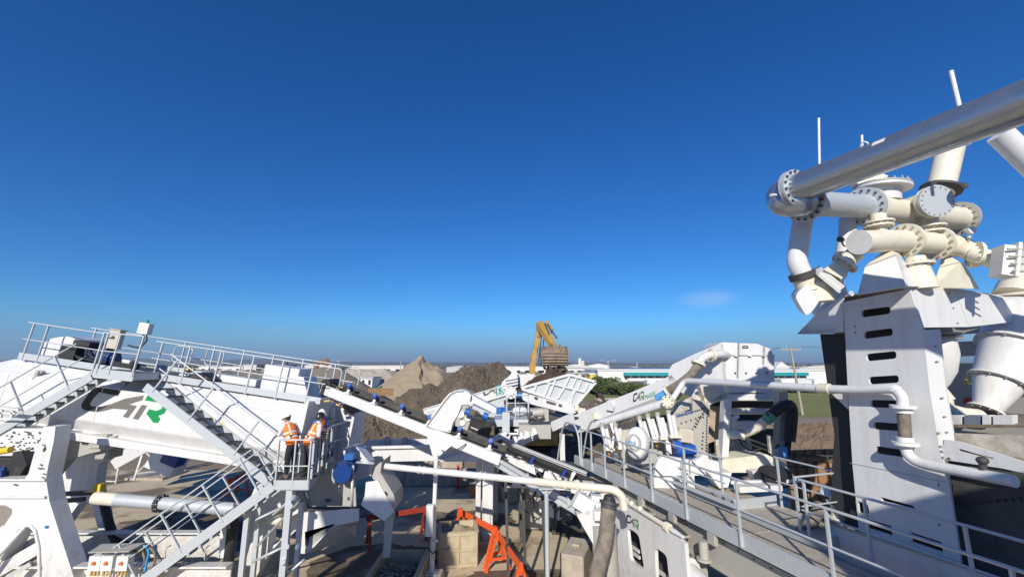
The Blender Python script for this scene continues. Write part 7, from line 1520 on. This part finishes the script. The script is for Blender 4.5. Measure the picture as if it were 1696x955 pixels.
# ================================================================= people on the platform
SKIN1 = mat('skin', (.50, .27, .19), .5); SKIN2 = mat('darker_skin', (.26, .14, .095), .5)
VEST = mat('orange_vest', (.90, .22, .02), .75, bump=.2, bscale=20); REFL = mat('reflective_strip', (.66, .64, .55), .35)
SHIRT = mat('white_shirt', (.74, .70, .73), .8, bump=.25, bscale=16); SHIRTD = mat('dark_red_shirt', (.20, .05, .05), .8); SHIRTB = mat('blue_sleeve', (.04, .12, .55), .8)
TROUS = mat('dark_trousers', (.018, .018, .026), .85, bump=.3, bscale=14); SHOE = mat('brown_shoe', (.16, .11, .07), .7); SHOEB = mat('black_shoe', (.03, .03, .03), .6)
HELW = mat('white_helmet', (.80, .80, .79), .25); HELB = mat('black_helmet', (.022, .024, .028), .22); HAIR = mat('dark_hair', (.03, .022, .018), .8); EYE_M = mat('eye_dark', (.01, .01, .01), .3)
def skin_mesh(joints, edges, sub=1):
    """joints: list of (point, radius); grown with a Skin modifier."""
    me = bpy.data.meshes.new('tmp'); me.from_pydata([tuple(p) for p, r in joints], edges, []); o = bpy.data.objects.new('tmp', me); COL.objects.link(o)
    o.modifiers.new('s', 'SKIN'); 
    sv = me.skin_vertices[0].data
    for v, (p, r) in zip(sv, joints): v.radius = (r, r) if not isinstance(r, tuple) else r
    sv[0].use_root = True
    if sub: o.modifiers.new('u', 'SUBSURF').levels = sub
    bpy.context.view_layer.update(); r = bpy.data.meshes.new_from_object(o.evaluated_get(bpy.context.evaluated_depsgraph_get()))
    bpy.data.objects.remove(o); bpy.data.meshes.remove(me); return r
def remesh(parts, vox):
    b = bmesh.new()
    for p in parts:
        if isinstance(p, MB): q = mesh_of('q', p, HELW); b.from_mesh(q); bpy.data.meshes.remove(q)
        else: b.from_mesh(p)
    me = bpy.data.meshes.new('tmp'); b.to_mesh(me); b.free(); o = bpy.data.objects.new('tmp', me); COL.objects.link(o)
    m = o.modifiers.new('r', 'REMESH'); m.mode = 'VOXEL'; m.voxel_size = vox
    m2 = o.modifiers.new('sm', 'SMOOTH'); m2.factor = .5; m2.iterations = 3
    bpy.context.view_layer.update(); r = bpy.data.meshes.new_from_object(o.evaluated_get(bpy.context.evaluated_depsgraph_get())); bpy.data.objects.remove(o)
    for f in r.polygons: f.use_smooth = True
    return r
def person(lab, at, heading, lean, head_pitch, head_turn, armL, armR, legspread, skin, helmet, shirt, sleeve, shoes, h=1.76):
    """armL/armR: (elbow, wrist, finger direction) in the person's own frame (x right, y forward, z up), metres for a 1.76 m figure."""
    t = thing('person', lab, 'person', at); s = h / 1.76
    def bend(p):
        p = V(p)
        if p.z > .92:
            w = min(1, (p.z - .92) / .25); a = lean * w; z = p.z - .92; y = p.y
            p = V((p.x, y * math.cos(a) + z * math.sin(a), .92 + z * math.cos(a) - y * math.sin(a)))
        return p
    neck = bend((0, 0, 1.50))
    def headf(p):              # head frame: origin at skull base
        p = V(p); c, q = math.cos(head_pitch), math.sin(head_pitch)
        p = V((p.x, p.y * c + p.z * q, p.z * c - p.y * q)); c, q = math.cos(head_turn), math.sin(head_turn)
        return neck + V((p.x * c + p.y * q, p.y * c - p.x * q, p.z)) + V((0, .02, .05))
    def put(name, me, m, parent=t):
        me.transform(Matrix.Rotation(heading, 4, 'Z') @ Matrix.Scale(s, 4)); me.materials.clear(); me.materials.append(m)
        o = bpy.data.objects.new(name, me); COL.objects.link(o); o.parent = parent; ORG[o.name] = org(t); return o
    shL, shR = bend((-.19, 0, 1.43)), bend((.19, 0, 1.43))
    fl, fr = (-.10 - legspread * .3, -.02, .08), (.10 + legspread * .3, .05, .08)
    kl, kr = (-.10 - legspread * .15, .02, .50), (.10 + legspread * .15, .05, .50)
    J = [((0, 0, .95), .13), (bend((0, -.01, 1.12)), .125), (bend((0, 0, 1.30)), .14), (bend((0, 0, 1.42)), .11), (bend((0, 0, 1.50)), .06), (headf((0, 0, .06)), .055),
         (shL, .062), (V(armL[0]), .046), (V(armL[1]), .031), (shR, .062), (V(armR[0]), .046), (V(armR[1]), .031),
         ((-.09, 0, .90), .095), (kl, .062), (fl, .042), ((fl[0], fl[1] + .13, .04), .035), ((.09, 0, .90), .095), (kr, .062), (fr, .042), ((fr[0], fr[1] + .13, .04), .035)]
    E = [(0, 1), (1, 2), (2, 3), (3, 4), (4, 5), (3, 6), (6, 7), (7, 8), (3, 9), (9, 10), (10, 11), (0, 12), (12, 13), (13, 14), (14, 15), (0, 16), (16, 17), (17, 18), (18, 19)]
    body = skin_mesh(J, E)
    hd = MB(); rows = []
    prof = [(-.015, .03, .03, .02), (.0, .055, .06, .02), (.03, .066, .082, .012), (.07, .072, .094, .006), (.11, .076, .098, 0), (.15, .077, .1, -.004), (.19, .07, .092, -.008), (.22, .05, .066, -.01), (.235, .012, .016, -.01)]
    for z, rx, ry, oy in prof: rows.append([headf((math.cos(a) * rx, oy + math.sin(a) * ry, z)) for a in [2 * math.pi * i / 16 for i in range(16)]])
    hd.strip(rows, True, True); hd.add(rows[0], [tuple(range(16))]); hd.add(rows[-1], [tuple(range(16))])
    hd.hexa([headf(p) for p in ((-.012, .09, .07), (.012, .09, .07), (.016, .125, .075), (-.016, .125, .075), (-.008, .092, .12), (.008, .092, .12), (.006, .1, .12), (-.006, .1, .12))])
    for e in (-1, 1): hd.ball(headf((e * .078, -.005, .095)), .024, 8, 6, (.5, .8, 1.1))
    hd.ball(headf((0, .092, .045)), .018, 8, 6, (1.4, .6, .5)); hd.ball(headf((0, .085, .012)), .024, 8, 6)
    hands = MB()
    for arm, sd in ((armL, -1), (armR, 1)):
        w, f = V(arm[1]), V(arm[2]).normalized(); side = f.cross(Z_); side = (side if side.length > .1 else V((0, 1, 0))).normalized(); nrm = side.cross(f)
        pm = w + f * .05; hands.box(pm, (.09, .075, .028), f, side, nrm)
        for i, L in enumerate((.062, .074, .07, .055)):
            b0 = w + f * .09 + side * (-.028 + .019 * i); k1 = b0 + f * L * .5 - nrm * .006; k2 = k1 + f * L * .35 - nrm * L * .42; hands.path([b0 - f * .02, b0, k1, k2], [.011, .0105, .0095, .008], 7)
        th = w + f * .03 + side * (-.036 * sd); hands.path([th, th + f * .03 + side * (-.025 * sd), th + f * .062 + side * (-.03 * sd) - nrm * .012], [.013, .0115, .009], 7)
    put('body', remesh([body, hd, hands], .0095), skin)
    for e in (-1, 1): k = MB(); k.ball(headf((e * .03, .088, .105)), .0105, 8, 6); put('eye', mesh_of('eye', k, EYE_M), EYE_M)
    k = MB(); rows = [[headf((math.cos(a) * rx, -.012 + math.sin(a) * ry, z)) for a in [math.pi + math.pi * i / 12 for i in range(13)]] for z, rx, ry in ((.05, .07, .09), (.09, .08, .1), (.14, .082, .104))]
    k.strip(rows, False, True); put('hair', mesh_of('hair', k, HAIR), HAIR)
    # helmet: shell, brim, ridge
    k = MB(); rows = []
    for i in range(8):
        a = math.pi / 2 * i / 7; rows.append([headf((math.cos(q) * .108 * math.cos(a), -.005 + math.sin(q) * .135 * math.cos(a), .135 + .125 * math.sin(a))) for q in [2 * math.pi * j / 22 for j in range(22)]])
    rows.insert(0, [headf((math.cos(q) * .122, .008 + math.sin(q) * (.165 if math.sin(q) > 0 else .142), .128)) for q in [2 * math.pi * j / 22 for j in range(22)]])
    k.strip(rows, True, True); hm = put('helmet', mesh_of('helmet', k, helmet), helmet)
    k = MB(); k.path([headf((0, -.005 + .13 * math.cos(a), .137 + .125 * math.sin(a))) for a in [math.pi * i / 10 for i in range(1, 10)]], .012, 6); put('helmet_ridge', mesh_of('r', k, helmet), helmet)
    # trousers, shirt, vest, shoes
    LJ = [((0, 0, .97), .145), ((0, 0, .90), .14), ((-.095, 0, .84), .11), (kl, .078), ((fl[0], fl[1], .1), .066), ((.095, 0, .84), .11), (kr, .078), ((fr[0], fr[1], .1), .066), (bend((0, 0, 1.04)), .135)]
    put('trousers', skin_mesh(LJ, [(0, 1), (1, 2), (2, 3), (3, 4), (1, 5), (5, 6), (6, 7), (0, 8)]), TROUS)
    def torso(zs, grow):
        k = MB(); rows = []
        for z, rx, ry, oy in zs: rows.append([bend((math.cos(a) * (rx + grow), oy + math.sin(a) * (ry + grow), z)) for a in [2 * math.pi * i / 24 for i in range(24)]])
        k.strip(rows, True, True); return k
    TS = [(.93, .165, .135, 0), (1.02, .165, .13, 0), (1.12, .165, .125, 0), (1.22, .175, .13, 0), (1.32, .188, .135, 0), (1.40, .19, .125, -.005), (1.46, .165, .1, -.005), (1.51, .095, .075, -.005), (1.545, .062, .062, .0)]
    put('shirt', mesh_of('s', torso(TS, .004), shirt), shirt)
    for sh, arm in ((shL, armL), (shR, armR)):
        e, w = V(arm[0]), V(arm[1]); k = MB(); q = lerp(e, w, .12); k.path([bend((0, 0, 1.42)) * .3 + sh * .7, sh, lerp(sh, e, .5), e, q], [.075, .075, .066, .06, .058], 12); put('sleeve', mesh_of('s', k, sleeve), sleeve)
    VS = [(.90, .178, .15, 0)] + TS[1:6] + [(1.45, .172, .105, -.005), (1.49, .12, .085, -.005)]
    vest = put('vest', mesh_of('v', torso(VS, .016), VEST), VEST)
    vest.modifiers.new('th', 'SOLIDIFY').thickness = .008
    for z0 in (1.06, 1.18):
        r = [(z0 + dz, .168 + (.01 if z0 > 1.1 else 0), .13, 0) for dz in (0, .05)]; put('reflective_strip', mesh_of('b', torso(r, .027), REFL), REFL)
    for e in (-1, 1):
        k = MB(); rows = []
        for z, rx, ry, oy in TS[2:7]: rows.append([bend((e * rx * f, oy - (ry + .026) * math.sqrt(max(0, 1 - f * f)), z)) for f in (.38, .62)])
        k.strip(rows); put('reflective_strip', mesh_of('b', k, REFL), REFL)
    for f in (fl, fr):
        k = MB(); rows = []
        for y, rx, hz in ((-.09, .03, .05), (-.06, .045, .085), (0, .047, .1), (.08, .048, .075), (.15, .046, .055), (.19, .02, .04)): rows.append([V((f[0] + math.cos(a) * rx, f[1] + y, max(0, hz * .5 + math.sin(a) * hz * .5))) for a in [2 * math.pi * i / 12 for i in range(12)]])
        k.strip(rows, True, True); put('shoe', mesh_of('s', k, shoes), shoes)
    return t
zf = PLZ + .005
def on_deck(x, y): p = PZ(x, y, zf); return V((p.x, p.y, zf))
m1 = on_deck(480, 790); m2 = on_deck(507, 789)
# heading: rotation of the person's forward (+y) about z
person('person in white helmet and orange vest bowed over the handrail looking down', m1, R(62), R(30), R(26), R(-10), ((-.25, .26, 1.18), (-.14, .50, 1.10), (.2, 1, -.2)), ((.27, .12, 1.12), (.22, .16, .88), (0, .15, -1)), .1, SKIN1, HELW, SHIRT, SHIRT, SHOE, 1.70)
person('person in black helmet and orange vest leaning on the handrail turned right', m2, R(-48), R(24), R(4), R(4), ((-.27, .22, 1.16), (-.1, .44, 1.10), (.6, .9, 0)), ((.28, .16, 1.14), (.13, .42, 1.08), (-.4, 1, -.1)), .25, SKIN2, HELB, SHIRT, SHIRT, SHOEB, 1.68)
m3 = V((m2.x - .16, m2.y + .85, zf))
person('person in white helmet with blue sleeves half hidden behind the black helmet', m3, R(-115), R(8), R(10), R(10), ((-.27, .16, 1.18), (-.1, .40, 1.16), (.6, .9, 0)), ((.27, .16, 1.18), (.1, .40, 1.14), (-.6, .9, 0)), .15, SKIN2, HELW, SHIRTD, SHIRTB, SHOEB, 1.66)
# ---------------------------------------------------------------- thin air haze over the whole place
hm_ = bpy.data.materials.new('haze_air'); hm_.use_nodes = True; tt_ = hm_.node_tree; tt_.nodes.clear()
ho = tt_.nodes.new('ShaderNodeOutputMaterial'); hv = tt_.nodes.new('ShaderNodeVolumePrincipled'); hv.inputs['Density'].default_value = .00022; hv.inputs['Color'].default_value = (.72, .82, .95, 1); hv.inputs['Anisotropy'].default_value = .2
tt_.links.new(hv.outputs[0], ho.inputs['Volume'])
k = MB(); k.box((0, 800, 26.5), (26000, 26000, 55)); structure('haze', k, hm_)['kind'] = 'stuff'
# ================================================================= tidy up: pieces that stand apart become parts of their own
def split_islands(o):
    b = bmesh.new(); b.from_mesh(o.data); b.verts.ensure_lookup_table(); seen = set(); isl = []
    bmesh.ops.remove_doubles(b, verts=b.verts, dist=1e-5)
    b.verts.ensure_lookup_table()
    for v in b.verts:
        if v in seen: continue
        st, g = [v], []; seen.add(v)
        while st:
            q = st.pop(); g.append(q)
            for e in q.link_edges:
                w = e.other_vert(q)
                if w not in seen: seen.add(w); st.append(w)
        isl.append(g)
    if len(isl) < 2: b.free(); return
    meshes = []
    for g in isl:
        gi = {v: i for i, v in enumerate(g)}; fs = {f for v in g for f in v.link_faces}
        me = bpy.data.meshes.new(o.name.split('.')[0]); me.from_pydata([v.co[:] for v in g], [], [[gi[v] for v in f.verts] for f in fs])
        me.polygons.foreach_set('use_smooth', [f.smooth for f in fs])
        for m in o.data.materials: me.materials.append(m)
        meshes.append(me)
    b.free(); o.data = meshes[0]
    for me in meshes[1:]:
        c = o.copy(); c.data = me; COL.objects.link(c)
SPLIT = ('skid_frame', 'side_deck_edge', 'seam', 'tie_beam', 'lashing_ring', 'pipe_clamp', 'support_leg', 'stay_tube', 'brace', 'small_hose', 'hydraulic_hose', 'drain_hose', 'lower_beam', 'inner_bracket', 'chassis', 'top_rail', 'pipe_support', 'coupling_bolt', 'stand')
for o in list(bpy.data.objects):
    if o.type == 'MESH' and o.name.split('.')[0] in SPLIT and not o.children and 'kind' not in o: split_islands(o)
